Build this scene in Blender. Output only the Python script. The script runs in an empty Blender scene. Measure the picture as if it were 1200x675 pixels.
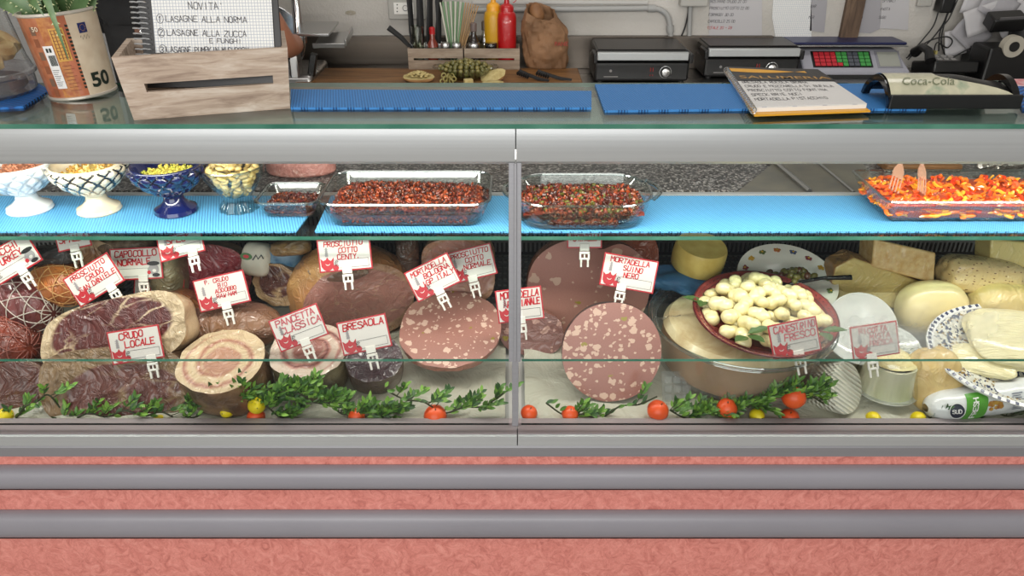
import bpy, math, random
from mathutils import Vector, Matrix, Euler, noise
PI = math.pi
R = math.radians
C = bpy.context.scene.collection
scene = bpy.context.scene

# ------------------------------------------------------------------ camera
PITCH = R(29); FPX = 870.0; CAM = Vector((0, -1.2, 1.6))
cam_d = bpy.data.cameras.new('camera'); cam_d.sensor_width = 36; cam_d.lens = 36 * FPX / 1200
cam_d.clip_start = .05
cam = bpy.data.objects.new('camera', cam_d); C.objects.link(cam)
cam.location = CAM; cam.rotation_euler = (R(90) - PITCH, 0, 0)
scene.camera = cam
# ------------------------------------------------------------------ world, lights, exposure
scene.view_settings.view_transform = 'Standard'; scene.view_settings.look = 'None'
scene.view_settings.gamma = 1; scene.view_settings.use_curve_mapping = False
scene.view_settings.exposure = 0.0
world = bpy.data.worlds.new('world'); scene.world = world; world.use_nodes = True
world.node_tree.nodes['Background'].inputs[0].default_value = (.93, .96, 1, 1)
world.node_tree.nodes['Background'].inputs[1].default_value = .42
scene.cycles.max_bounces = 10; scene.cycles.transparent_max_bounces = 24
scene.cycles.diffuse_bounces = 3; scene.cycles.glossy_bounces = 4
scene.cycles.use_denoising = True; scene.cycles.caustics_reflective = False; scene.cycles.caustics_refractive = False
scene.cycles.sample_clamp_indirect = 6

def area(name, loc, rot, sx, sy, power, col=(1, 1, 1)):
    l = bpy.data.lights.new(name, 'AREA'); l.shape = 'RECTANGLE'; l.size = sx; l.size_y = sy; l.energy = power; l.color = col
    o = bpy.data.objects.new(name, l); C.objects.link(o); o.location = loc; o.rotation_euler = rot
    return o
area('shop_front_daylight', (-.6, -3.6, 2.1), (R(68), 0, R(-8)), 4.2, 1.8, 112, (1, .985, .96))
area('ceiling_light_customers', (0, -1.4, 2.85), (0, 0, 0), 2.4, .5, 13, (1, .97, .93))
area('ceiling_light_staff', (.3, .75, 2.85), (0, 0, 0), 2.6, .5, 13, (1, .97, .93))
area('case_led_strip', (0, .035, 1.168), (R(28), 0, 0), 3.1, .03, 12, (1, .96, .88))

# ------------------------------------------------------------------ pixel helpers (photo is 1200 x 675)
FW = Vector((0, math.cos(PITCH), -math.sin(PITCH))); UP = Vector((0, math.sin(PITCH), math.cos(PITCH))); RT = Vector((1, 0, 0))
def ray(px, py): return FW + RT * ((px - 600) / FPX) + UP * ((337.5 - py) / FPX)
def AY(px, py, Y):
    d = ray(px, py); return CAM + d * ((Y - CAM.y) / d.y)
def AZ(px, py, Z):
    d = ray(px, py); return CAM + d * ((Z - CAM.z) / d.z)
DZ0, DSL = .646, .165
def deckz(y): return DZ0 + DSL * (y + .08)
def DK(px, py, r=0):                      # point on the ray lying r above the sloping deck
    d = ray(px, py); t = (DZ0 + DSL * .08 + DSL * CAM.y + r - CAM.z) / (d.z - DSL * d.y)
    return CAM + d * t
def S(v): return (v - CAM).dot(FW) / FPX  # metres per photo pixel at v

# ------------------------------------------------------------------ material helpers
def lin(c):
    out = []
    for x in c[:3]:
        x /= 255.0
        out.append(x / 12.92 if x <= .04045 else ((x + .055) / 1.055) ** 2.4)
    return (*out, 1)
class G:
    """tiny node-graph helper"""
    def __init__(s, name):
        s.m = bpy.data.materials.new(name); s.m.use_nodes = True; s.nt = s.m.node_tree; s.b = s.nt.nodes['Principled BSDF']
        s.out = s.nt.nodes['Material Output']; s.tc = None
    def n(s, t, **kw):
        nd = s.nt.nodes.new(t)
        for k, v in kw.items():
            if k[0] == '_': setattr(nd, k[1:], v)
            else:
                key = int(k[1:]) if k[0] == 'i' and k[1:].isdigit() else k.replace('__', ' ')
                s.set(nd.inputs[key], v)
        return nd
    def set(s, sock, v):
        if hasattr(v, 'is_output') or isinstance(v, bpy.types.NodeSocket): s.nt.links.new(v, sock)
        else: sock.default_value = v
    def obj(s):
        if not s.tc: s.tc = s.nt.nodes.new('ShaderNodeTexCoord')
        return s.tc.outputs['Object']
    def math(s, op, a, b=0.0, c=None):
        nd = s.n('ShaderNodeMath', _operation=op, i0=a, i1=b)
        if c is not None: s.set(nd.inputs[2], c)
        return nd.outputs[0]
    def vmap(s, v, sc=(1, 1, 1), loc=(0, 0, 0), rot=(0, 0, 0)):
        return s.n('ShaderNodeMapping', Vector=v, Scale=sc, Location=loc, Rotation=rot).outputs[0]
    def noise(s, v, scale, detail=3, rough=.5, dist=0.0):
        return s.n('ShaderNodeTexNoise', Vector=v, Scale=scale, Detail=detail, Roughness=rough, Distortion=dist)
    def warp(s, v, scale, amt):
        nz = s.noise(v, scale, 3)
        sub = s.n('ShaderNodeVectorMath', _operation='SUBTRACT', i0=nz.outputs['Color'], i1=(.5, .5, .5)).outputs[0]
        scl = s.n('ShaderNodeVectorMath', _operation='SCALE', i0=sub); scl.inputs['Scale'].default_value = amt
        return s.n('ShaderNodeVectorMath', _operation='ADD', i0=v, i1=scl.outputs[0]).outputs[0]
    def ramp(s, f, stops, interp='LINEAR'):
        nd = s.nt.nodes.new('ShaderNodeValToRGB'); nd.color_ramp.interpolation = interp
        cr = nd.color_ramp
        while len(cr.elements) < len(stops): cr.elements.new(.5)
        for e, (p, c) in zip(cr.elements, stops):
            e.position = p; e.color = lin(c) if len(c) == 3 and max(c) > 1 else (*c[:3], 1)
        s.nt.links.new(f, nd.inputs[0]); return nd.outputs[0]
    def mix(s, f, a, b):
        nd = s.n('ShaderNodeMix', _data_type='RGBA')
        s.set(nd.inputs[0], f); s.set(nd.inputs[6], a); s.set(nd.inputs[7], b); return nd.outputs[2]
    def bump(s, h, strength=.3, dist=.002):
        return s.n('ShaderNodeBump', Strength=strength, Distance=dist, Height=h).outputs[0]
    def P(s, **kw):
        for k, v in kw.items():
            s.set(s.b.inputs[k.replace('__', ' ')], v)
        return s
def pmat(name, col, rough=.5, metal=0, coat=0, noise=None, bump=None, spec=.5, sub=0, film=None):
    """noise=(scale, col2, detail)  bump=(scale, strength, dist)  film=(scale, strength): crinkled cling film as clear coat"""
    g = G(name); c = lin(col)
    if noise:
        nz = g.noise(g.obj(), noise[0], noise[2] if len(noise) > 2 else 4)
        c = g.mix(g.ramp(nz.outputs[0], [(.32, (0, 0, 0)), (.68, (1, 1, 1))]), c, lin(noise[1]))
    g.P(Base__Color=c, Roughness=rough, Metallic=metal, Specular__IOR__Level=spec)
    if bump: g.P(Normal=g.bump(g.noise(g.obj(), bump[0], 4).outputs[0], bump[1], bump[2] if len(bump) > 2 else .002))
    if coat: g.P(Coat__Weight=coat, Coat__Roughness=.08)
    if film: add_film(g, *film)
    return g.m
def add_film(g, scale=9, strength=.5, w=.75):
    v = g.warp(g.obj(), 7, .12)
    nz = g.noise(g.vmap(v, (1, .45, 1)), scale, 2, .45, .6); n2 = g.noise(g.vmap(v, (1, .6, 1), (4, 2, 1)), scale * 2.6, 3, .5, 1.2)
    f1 = g.math('ABSOLUTE', g.math('SUBTRACT', nz.outputs[0], .5)); f2 = g.math('ABSOLUTE', g.math('SUBTRACT', n2.outputs[0], .5))
    fold = g.math('ADD', g.ramp(f1, [(0, (1, 1, 1)), (.12, (0, 0, 0))]), g.math('MULTIPLY', g.ramp(f2, [(0, (1, 1, 1)), (.09, (0, 0, 0))]), .45))
    if not g.b.inputs['Normal'].is_linked: g.P(Normal=g.bump(fold, min(1, strength), .0035))
    g.P(Coat__Weight=w, Coat__Roughness=.13, Coat__Normal=g.bump(fold, min(1, strength * 1.25), .006))
def glass(name, tint=(1, 1, 1), k=1.0, base=.0, rough=.02, haze=0.0, hazecol=(1, 1, 1, 1)):
    """thin clear pane/film: transparent plus a facing-dependent gloss"""
    g = G(name); nt = g.nt; nt.nodes.remove(g.b)
    fc = g.n('ShaderNodeLayerWeight', Blend=.5).outputs['Facing']
    f = g.math('MINIMUM', g.math('MULTIPLY_ADD', g.math('MULTIPLY_ADD', g.math('POWER', fc, 5), .96, .04), k, base), .95)
    t = g.n('ShaderNodeBsdfTransparent', Color=(*tint, 1)); gl = g.n('ShaderNodeBsdfGlossy', Roughness=rough)
    a = t.outputs[0]
    if haze:
        d = g.n('ShaderNodeBsdfDiffuse', Color=hazecol)
        mx = g.n('ShaderNodeMixShader', i0=haze); nt.links.new(a, mx.inputs[1]); nt.links.new(d.outputs[0], mx.inputs[2]); a = mx.outputs[0]
    mx = g.n('ShaderNodeMixShader', i0=f); nt.links.new(a, mx.inputs[1]); nt.links.new(gl.outputs[0], mx.inputs[2])
    nt.links.new(mx.outputs[0], g.out.inputs[0]); return g.m

# ------------------------------------------------------------------ mesh helpers
class MB:
    def __init__(s): s.v = []; s.f = []; s.m = []; s.M = Matrix()
    def at(s, loc=(0, 0, 0), rot=(0, 0, 0), sc=1):
        s.M = Matrix.Translation(loc) @ Euler(rot).to_matrix().to_4x4() @ (Matrix.Diagonal((*(sc if hasattr(sc, '__len__') else (sc,) * 3), 1))); return s
    def av(s, pts):
        i = len(s.v); s.v += [tuple(s.M @ Vector(p)) for p in pts]; return i
    def face(s, idx, m=0): s.f.append(tuple(idx)); s.m.append(m)
    def poly(s, pts, m=0):
        i = s.av(pts); s.face(range(i, i + len(pts)), m); return s
    def box(s, c, d, rot=(0, 0, 0), m=0, taper=1.0):
        a, b, h = d[0] / 2, d[1] / 2, d[2] / 2; rm = Euler(rot).to_matrix(); c = Vector(c); t = taper
        p = [(-a, -b, -h), (a, -b, -h), (a, b, -h), (-a, b, -h), (-a * t, -b * t, h), (a * t, -b * t, h), (a * t, b * t, h), (-a * t, b * t, h)]
        i = s.av([c + rm @ Vector(q) for q in p])
        for f in ((0, 3, 2, 1), (4, 5, 6, 7), (0, 1, 5, 4), (1, 2, 6, 5), (2, 3, 7, 6), (3, 0, 4, 7)): s.face([i + k for k in f], m)
        return s
    def bx(s, x0, x1, y0, y1, z0, z1, m=0): return s.box(((x0 + x1) / 2, (y0 + y1) / 2, (z0 + z1) / 2), (x1 - x0, y1 - y0, z1 - z0), m=m)
    def tube(s, pts, r, seg=8, m=0, cap=True, closed=False, flat=1.0):
        pts = [Vector(p) for p in pts]; n = len(pts); rr = r if hasattr(r, '__len__') else [r] * n
        prev = None; rings = []
        for k in range(n):
            a = pts[k - 1] if (k > 0 or closed) else pts[0]; b = pts[(k + 1) % n] if (k < n - 1 or closed) else pts[-1]
            t = (b - a).normalized() if (b - a).length > 1e-9 else Vector((0, 0, 1))
            if prev is None:
                u = t.orthogonal().normalized()
            else:
                u = (prev - t * prev.dot(t)); u = u.normalized() if u.length > 1e-6 else t.orthogonal().normalized()
            prev = u; w = t.cross(u)
            rings.append(s.av([pts[k] + (u * math.cos(2 * PI * j / seg) + w * math.sin(2 * PI * j / seg) * flat) * rr[k] for j in range(seg)]))
        for k in range(n if closed else n - 1):
            a, b = rings[k], rings[(k + 1) % n]
            for j in range(seg): s.face((a + j, a + (j + 1) % seg, b + (j + 1) % seg, b + j), m)
        if cap and not closed:
            s.face([rings[0] + j for j in reversed(range(seg))], m); s.face([rings[-1] + j for j in range(seg)], m)
        return s
    def cyl(s, a, b, r, seg=16, m=0, r2=None): return s.tube([a, b], [r, r if r2 is None else r2], seg, m)
    def lathe(s, prof, seg=32, m=0, mf=None, fn=None):
        """prof [(r,z)...] from bottom to top; mf(j)->material by segment; fn(r,z,ang)->r"""
        rings = []
        for (r, z) in prof:
            if r < 1e-6: rings.append((s.av([(0, 0, z)]), 1))
            else:
                rings.append((s.av([((fn(r, z, 2 * PI * j / seg) if fn else r) * math.cos(2 * PI * j / seg), (fn(r, z, 2 * PI * j / seg) if fn else r) * math.sin(2 * PI * j / seg), z) for j in range(seg)]), seg))
        for k in range(len(rings) - 1):
            (a, na), (b, nb) = rings[k], rings[k + 1]
            for j in range(seg):
                mm = mf(k, j) if mf else m
                j2 = (j + 1) % seg
                if na == 1 and nb == 1: continue
                if na == 1: s.face((a, b + j2, b + j), mm)
                elif nb == 1: s.face((a + j, a + j2, b), mm)
                else: s.face((a + j, a + j2, b + j2, b + j), mm)
        return s
    def prism(s, out, z0, z1, m=0, mtop=None):
        n = len(out); i = s.av([(x, y, z0) for x, y in out] + [(x, y, z1) for x, y in out])
        s.face([i + k for k in reversed(range(n))], m); s.face([i + n + k for k in range(n)], m if mtop is None else mtop)
        for k in range(n): s.face((i + k, i + (k + 1) % n, i + n + (k + 1) % n, i + n + k), m)
        return s
    def ico(s, c, r, sub=1, m=0, jit=0.0, rnd=None, rot=None):
        vs, fs = ICO[sub]; rr = r if hasattr(r, '__len__') else (r, r, r); c = Vector(c); rm = Euler(rot).to_matrix() if rot else None
        pts = []
        for v in vs:
            k = 1 + (rnd.uniform(-jit, jit) if jit and rnd else 0)
            p = Vector((v[0] * rr[0] * k, v[1] * rr[1] * k, v[2] * rr[2] * k))
            pts.append(c + (rm @ p if rm else p))
        i = s.av(pts)
        for f in fs: s.face([i + q for q in f], m)
        return s
    def grid(s, nx, ny, fn, m=0):
        i = s.av([fn(a / nx, b / ny) for b in range(ny + 1) for a in range(nx + 1)])
        for b in range(ny):
            for a in range(nx):
                q = i + b * (nx + 1) + a; s.face((q, q + 1, q + nx + 2, q + nx + 1), m if not callable(m) else m(a / nx, b / ny))
        return s
    def build(s, name, mats, parent=None, loc=None, rot=None, smooth=True, bevel=0, sub=0, sharp=40, solid=0):
        me = bpy.data.meshes.new(name); me.from_pydata(s.v, [], s.f)
        for m in (mats if isinstance(mats, (list, tuple)) else [mats]): me.materials.append(m)
        me.polygons.foreach_set('material_index', s.m)
        me.polygons.foreach_set('use_smooth', [smooth] * len(s.f)); me.update()
        if smooth and sharp: me.set_sharp_from_angle(angle=R(sharp))
        o = bpy.data.objects.new(name, me); C.objects.link(o)
        if loc is not None: o.location = loc
        if rot is not None: o.rotation_euler = rot
        if parent: o.parent = parent
        if solid:
            q = o.modifiers.new('solid', 'SOLIDIFY'); q.thickness = solid; q.offset = 0
        if bevel:
            q = o.modifiers.new('bevel', 'BEVEL'); q.width = bevel; q.segments = 2; q.limit_method = 'ANGLE'; q.angle_limit = R(35)
        if sub:
            q = o.modifiers.new('sub', 'SUBSURF'); q.levels = sub; q.render_levels = sub
        return o
def _ico():
    import bmesh
    out = {}
    for s_ in (0, 1, 2, 3, 4, 5):
        bm = bmesh.new(); bmesh.ops.create_icosphere(bm, subdivisions=max(1, s_), radius=1) if s_ else bmesh.ops.create_cube(bm, size=1.3)
        out[s_] = ([tuple(v.co) for v in bm.verts], [tuple(v.index for v in f.verts) for f in bm.faces]); bm.free()
    return out
ICO = _ico()
def tag(o, label=None, cat=None, group=None, kind=None):
    if label: o['label'] = label
    if cat: o['category'] = cat
    if group: o['group'] = group
    if kind: o['kind'] = kind
    return o
def thing(name, label, cat, loc=(0, 0, 0), rot=(0, 0, 0), group=None):
    o = bpy.data.objects.new(name, None); o.empty_display_size = .05; C.objects.link(o); o.location = loc; o.rotation_euler = rot
    return tag(o, label, cat, group)
def structure(o): o['kind'] = 'structure'; return o
def smoothstep(a, b, x):
    t = max(0, min(1, (x - a) / (b - a))); return t * t * (3 - 2 * t)
def nz(p, sc=1, seed=0): return noise.noise(Vector(p) * sc + Vector((seed * 13.7, seed * 7.1, seed * 3.3)))
def catmull(pts, n=8, closed=False):
    pts = [Vector(p) for p in pts]; out = []; N = len(pts)
    for i in range(N if closed else N - 1):
        g = (lambda k: pts[k % N]) if closed else (lambda k: pts[max(0, min(N - 1, k))])
        a, b, c, d = g(i - 1), g(i), g(i + 1), g(i + 2)
        for k in range(n):
            t = k / n; out.append(.5 * ((2 * b) + (c - a) * t + (2 * a - 5 * b + 4 * c - d) * t * t + (3 * b - a - 3 * c + d) * t ** 3))
    if not closed: out.append(pts[-1])
    return out

# ------------------------------------------------------------------ lettering
GL = {'A': '002640 1232', 'B': '00063645443303 334241300 0', 'C': '4536160501103041', 'D': '00062644423000', 'E': '46060040 0333', 'F': '460600 0333',
 'G': '45361605011030414323', 'H': '0006 4046 0343', 'I': '2026', 'J': '46412010', 'K': '0006 460340', 'L': '060040', 'M': '0006234640', 'N': '00064046',
 'O': '16364541301001051 6', 'P': '00063645443303', 'Q': '163645413010010516 2240', 'R': '00063645443303 1340', 'S': '4536160504334241301001', 'T': '0646 2620',
 'U': '0601103041 4146', 'V': '062046', 'W': '0610233046', 'X': '0046 0640', 'Y': '062346 2320', 'Z': '06460040', '1': '142620', '2': '051636450040',
 '3': '05163645442313 234241301001', '0': '163645413010010516', '5': '4606033342413010', '7': '064610', '4': '30360242', '6': '4636160501103041423303',
 '8': '1304051636454433130201103041 4233', '9': '403045361605041343', '.': '1011', ',': '1100', '-': '0343', "'": '2526', '/': '0046', '€': '4536160501103041 0434 0232', '&': '40051636140110'}
GL['B'] = '00063645443303 33423000'; GL['O'] = GL['0']; GL['U'] = '060110304146'; GL['8'] = '13040516364544331302011030414233'
def stroke_text(mb, txt, x, y, h, w=None, thick=None, m=0, rnd=None, z=.0, jit=.06, slant=.0):
    """single-stroke handwriting, flat ribbons in the local XY plane; returns end x"""
    w = w or h * .62; thick = thick or h * .13; rnd = rnd or random.Random(len(txt)); cx = x
    for ch in txt:
        if ch == ' ': cx += w * .9; continue
        g = GL.get(ch.upper())
        if not g: continue
        a = rnd.uniform(-jit, jit) * 1.6; dy = rnd.uniform(-jit, jit) * h; ws = w * rnd.uniform(.85, 1.05)
        for pl in g.split():
            P = [Vector((int(pl[i]) / 4 * ws, int(pl[i + 1]) / 6 * h)) for i in range(0, len(pl) - 1, 2)]
            P = [Vector((cx + p.x + slant * p.y - a * p.y, y + p.y + a * p.x + dy)) for p in P]
            for q0, q1 in zip(P, P[1:]):
                d = (q1 - q0)
                if d.length < 1e-6: continue
                d.normalize(); n = Vector((-d.y, d.x)) * thick / 2; e = d * thick * .35
                mb.poly([(*(q0 - e + n), z), (*(q0 - e - n), z), (*(q1 + e - n), z), (*(q1 + e + n), z)][::1], m)
        cx += ws + w * .28
    return cx
def text_width(txt, h, w=None):
    w = w or h * .62; return sum(w * .9 if c == ' ' else w * 1.23 for c in txt)
def font_text(mb, txt, size, at=(0, 0, 0), rot=(0, 0, 0), align='CENTER', extrude=0.0, m=0, shear=0, sx=1, fn=None, offset=0):
    cu = bpy.data.curves.new('t', 'FONT'); cu.body = txt; cu.size = size; cu.align_x = align; cu.align_y = 'CENTER'; cu.extrude = extrude; cu.shear = shear; cu.resolution_u = 3; cu.offset = offset
    ob = bpy.data.objects.new('t', cu); me = bpy.data.meshes.new_from_object(ob)
    M = Matrix.Translation(at) @ Euler(rot).to_matrix().to_4x4(); i = len(mb.v)
    for v in me.vertices:
        p = M @ Vector((v.co.x * sx, v.co.y, v.co.z))
        if fn: p = Vector(fn(p))
        mb.v.append(tuple(mb.M @ p))
    for f in me.polygons: mb.face([i + k for k in f.vertices], m)
    bpy.data.objects.remove(ob); bpy.data.curves.remove(cu); bpy.data.meshes.remove(me)
    return mb
# ================================================================== materials of the place
M = {}
g = G('wall_plaster')
nz1 = g.noise(g.obj(), 5, 4); nz2 = g.noise(g.obj(), 120, 4)
c = g.mix(g.ramp(nz1.outputs[0], [(.4, (0, 0, 0)), (.7, (1, 1, 1))]), lin((196, 192, 186)), lin((182, 178, 171)))
g.P(Base__Color=c, Roughness=.85, Normal=g.bump(nz2.outputs[0], .55, .004)); M['wall'] = g.m
g = G('grey_plaster'); nz2 = g.noise(g.obj(), 160, 5, .7)
g.P(Base__Color=g.mix(nz2.outputs[0], lin((150, 148, 146)), lin((176, 174, 172))), Roughness=.9, Normal=g.bump(nz2.outputs[0], .9, .006)); M['wall_grey'] = g.m
g = G('floor_tile'); br = g.n('ShaderNodeTexBrick', Vector=g.obj(), Scale=2.2, Color1=lin((150, 142, 132)), Color2=lin((140, 133, 124)), Mortar=lin((95, 90, 84)), Mortar__Size=.01); br.offset = 0
g.P(Base__Color=br.outputs[0], Roughness=.45); M['floor'] = g.m
M['ceiling'] = pmat('ceiling_paint', (215, 213, 208), .9)
# brushed metals: brushing runs along x
def brushed(name, c1, c2, rough, metal=.9, sx=1.2, sz=220, b=.05):
    g = G(name); v = g.vmap(g.obj(), (sx, sz, sz)); n1 = g.noise(v, 1, 3)
    g.P(Base__Color=g.mix(n1.outputs[0], lin(c1), lin(c2)), Roughness=g.math('MULTIPLY_ADD', n1.outputs[0], .15, rough), Metallic=metal, Normal=g.bump(n1.outputs[0], b, .001)); return g.m
M['alu'] = brushed('brushed_aluminium', (172, 175, 176), (190, 193, 194), .30, .45)
M['alu_dark'] = brushed('grey_anodised_profile', (138, 138, 142), (150, 150, 154), .38, .3)
M['alu_mauve'] = brushed('alu_mauve_reflection', (150, 140, 142), (162, 152, 154), .4, .3)  # mauve reflection on the aluminium, put into its colour
M['steel'] = brushed('stainless_steel', (150, 150, 150), (170, 168, 166), .22, 1, 2, 60, .03)
M['steel_soft'] = pmat('satin_steel', (190, 190, 190), .3, 1)
M['white_metal'] = pmat('white_enamelled_sheet', (206, 212, 210), .4)
M['chrome'] = pmat('chrome', (220, 220, 222), .12, 1)
M['bumper'] = pmat('grey_rubber_bumper', (136, 134, 141), .36, 0, 0, (3, (143, 141, 148), 3), spec=.45)
g = G('pink_laminate')
v = g.warp(g.obj(), 14, .05)
vo = g.noise(g.vmap(v, (1, 1, .8)), 42, 6, .68, 1.6)
big = g.noise(g.obj(), 2.2, 3)
c = g.ramp(vo.outputs[0], [(.3, (180, 106, 98)), (.43, (210, 130, 120)), (.58, (228, 150, 139)), (.8, (238, 170, 158))])
vein = g.noise(g.vmap(v, (1, 1, 1.2), (3, 1, 2)), 26, 7, .72, 2.4)
lnm = g.ramp(g.math('ABSOLUTE', g.math('SUBTRACT', vein.outputs[0], .5)), [(0, (1, 1, 1)), (.022, (0, 0, 0))])
c = g.mix(g.math('MULTIPLY', lnm, .42), c, lin((168, 92, 80)))
c = g.mix(g.math('MULTIPLY', big.outputs[0], .25), c, lin((205, 118, 102)))
g.P(Base__Color=c, Roughness=.5, Normal=g.bump(vo.outputs[0], .5, .004)); M['pink'] = g.m
g = G('granite'); vv = g.n('ShaderNodeTexVoronoi', Vector=g.obj(), Scale=230); nn = g.noise(g.obj(), 90, 4, .7)
c = g.ramp(g.math('MULTIPLY_ADD', g.n('ShaderNodeSeparateColor', i0=vv.outputs['Color']).outputs[0], .6, g.math('MULTIPLY', nn.outputs[0], .5)), [(.3, (32, 31, 32)), (.5, (62, 60, 60)), (.68, (104, 101, 99)), (.82, (172, 168, 164))])
g.P(Base__Color=c, Roughness=.3); M['granite'] = g.m
M['green_edge'] = pmat('green_glass_edge', (44, 104, 86), .12, 0, .6, (9, (84, 138, 118), 3))
M['glass_top'] = glass('top_glass', (.86, .93, .90), 1.25, .02, .015)
M['glass_clear'] = glass('front_glass', (.80, .825, .81), .5, .0, .01)
M['glass_shelf'] = glass('shelf_glass', (.86, .93, .9), 1.0, .02)
M['glass_dish'] = glass('dish_glass', (.93, .95, .93), 1.3, .02, .03)
M['glass_rim'] = glass('dish_rim_glass', (.72, .78, .76), 2.0, .16, .05)
M['film'] = glass('clear_plastic', (.95, .96, .96), 1.1, .02, .12, .05)
M['dark_void'] = pmat('louvre_gap_shade', (22, 22, 24), .6)  # darkness of the gaps behind the slats, given as colour
M['slat_grey'] = pmat('louvre_slat', (138, 138, 138), .35, .6)
M['deck_white'] = pmat('white_deck_sheet', (172, 172, 168), .4)
M['black'] = pmat('black_plastic', (18, 18, 19), .35)
M['black_soft'] = pmat('black_rubber', (24, 24, 25), .6)
M['black_gloss'] = pmat('black_gloss', (12, 12, 14), .12, 0, .5)
M['white_plastic'] = pmat('white_plastic', (232, 230, 224), .35)
M['ivory'] = pmat('grey_ivory_plastic', (170, 168, 162), .5)

# blue anti-slip mat: rows of round holes
def matmat(name, base, dark, scale, slant=0.6):
    g = G(name); v = g.vmap(g.obj(), (scale, scale * 1.15, 0), rot=(0, 0, slant))
    sx = g.n('ShaderNodeSeparateXYZ', i0=v)
    a = g.math('SINE', sx.outputs[0]); b = g.math('SINE', sx.outputs[1])
    h = g.math('MULTIPLY', a, b); mk = g.ramp(g.math('MULTIPLY_ADD', h, .5, .5), [(.62, (0, 0, 0)), (.86, (1, 1, 1))])
    g.P(Base__Color=g.mix(mk, lin(base), lin(dark)), Roughness=.55, Normal=g.bump(g.math('MULTIPLY', mk, -1), .8, .003)); return g.m
M['mat_top'] = matmat('blue_perforated_mat', (58, 134, 205), (28, 78, 140), 900)
M['mat_shelf'] = matmat('light_blue_perforated_mat', (98, 178, 228), (40, 96, 150), 820, .5)
g = G('ribbed_blue_mat'); sx = g.n('ShaderNodeSeparateXYZ', i0=g.vmap(g.obj(), (620, 620, 0), rot=(0, 0, .9)))
h = g.math('SINE', sx.outputs[0]); mk = g.ramp(g.math('MULTIPLY_ADD', h, .5, .5), [(.4, (0, 0, 0)), (.9, (1, 1, 1))])
g.P(Base__Color=g.mix(mk, lin((40, 112, 190)), lin((22, 66, 128))), Roughness=.5, Normal=g.bump(h, .6, .003)); M['mat_rib'] = g.m

def wood(name, c1, c2, c3, sc=(4, 60, 60), rough=.6):
    g = G(name); v = g.warp(g.vmap(g.obj(), sc), .8, .8); n1 = g.noise(v, 1, 5, .65, .4)
    g.P(Base__Color=g.ramp(n1.outputs[0], [(.3, c1), (.5, c2), (.72, c3)]), Roughness=rough, Normal=g.bump(n1.outputs[0], .25, .001)); return g.m
M['wood_pale'] = wood('pale_weathered_wood', (132, 110, 94), (182, 162, 144), (212, 200, 186), (9, 90, 70))
M['wood_box'] = wood('small_box_wood', (110, 92, 76), (150, 132, 114), (180, 164, 146), (6, 60, 60))
M['board'] = wood('cutting_board_wood', (84, 54, 28), (126, 86, 46), (154, 112, 66), (7, 60, 40), .5)
M['wood_dark'] = wood('dark_post_wood', (58, 44, 34), (92, 72, 56), (120, 98, 78), (50, 50, 6))

# ================================================================== room
def slab(name, x0, x1, y0, y1, z0, z1, m): return structure(MB().bx(x0, x1, y0, y1, z0, z1).build(name, m, smooth=False))
WY = AZ(600, 80, 1.034).y + .15           # back wall plane
slab('floor', -2.9, 2.9, -4.2, WY, -.05, 0, M['floor'])
slab('ceiling', -2.9, 2.9, -4.2, WY, 2.95, 3.0, M['ceiling'])
slab('wall_back', -2.9, 2.9, WY, WY + .1, 0, 2.95, M['wall'])
slab('wall_right', 2.9, 3.0, -4.2, WY + .1, 0, 2.95, M['wall'])
slab('wall_left', -3.0, -2.9, -4.2, WY + .1, 0, 2.95, M['wall'])
gx = AY(128, 50, 1.24).x
slab('wall_partition', -2.9, gx, 1.24, WY, 0, 2.95, M['wall_grey'])

# ================================================================== display counter
GT = 1.247                                 # top of glass worktop
X0, X1 = -1.75, 1.75
XM = AY(604, 300, 0).x
case = thing('deli_counter', 'long refrigerated deli display counter with glass front, aluminium trim and pink base', 'display counter', (0, 0, 0))
def rect_slab_two(name, x0, x1, y0, y1, z0, z1, mtop, medge, parent):
    mb = MB(); i = mb.av([(x0, y0, z0), (x1, y0, z0), (x1, y1, z0), (x0, y1, z0), (x0, y0, z1), (x1, y0, z1), (x1, y1, z1), (x0, y1, z1)])
    for k, f in enumerate(((0, 3, 2, 1), (4, 5, 6, 7), (0, 1, 5, 4), (1, 2, 6, 5), (2, 3, 7, 6), (3, 0, 4, 7))): mb.face([i + q for q in f], 0 if k < 2 else 1)
    return mb.build(name, [mtop, medge], parent, smooth=False)
YB = AZ(600, 97, GT).y
rect_slab_two('worktop_glass', X0, X1, -.012, YB, GT - .008, GT, M['glass_top'], M['green_edge'], case)
# lamp housing under the glass
zf1 = AY(600, 192, 0).z; zf0 = AY(600, 149, 0).z
mb = MB(); mb.bx(X0, X1, .012, AZ(600, 106.5, GT).y, 1.196, GT - .012)
mb.build('lamp_housing', M['white_metal'], case, smooth=False)
for k, (a, b) in enumerate(((X0, XM - .001), (XM + .001, X1))):
    mb = MB()
    prof = [(.0, zf1), (-.006, zf1 + .006), (-.008, zf1 + .02), (-.009, zf0 - .012), (-.006, zf0), (.012, zf0), (.012, zf1)]
    i = mb.av([(a, y, z) for y, z in prof] + [(b, y, z) for y, z in prof]); n = len(prof)
    for j in range(n): mb.face((i + j, i + (j + 1) % n, i + n + (j + 1) % n, i + n + j))
    mb.face(range(i, i + n)); mb.face(range(i + n, i + 2 * n))
    mb.build('fascia', M['alu'], case, sharp=30)
# LED tube, the lamp of the case
g = G('led_tube'); g.P(Base__Color=(1, 1, 1, 1), Emission__Color=(1, .96, .88, 1), Emission__Strength=2.5); 
mb = MB(); mb.cyl((X0 + .1, .03, 1.182), (X1 - .1, .03, 1.182), .009, 10); mb.build('led_tube', g.m, case)
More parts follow.
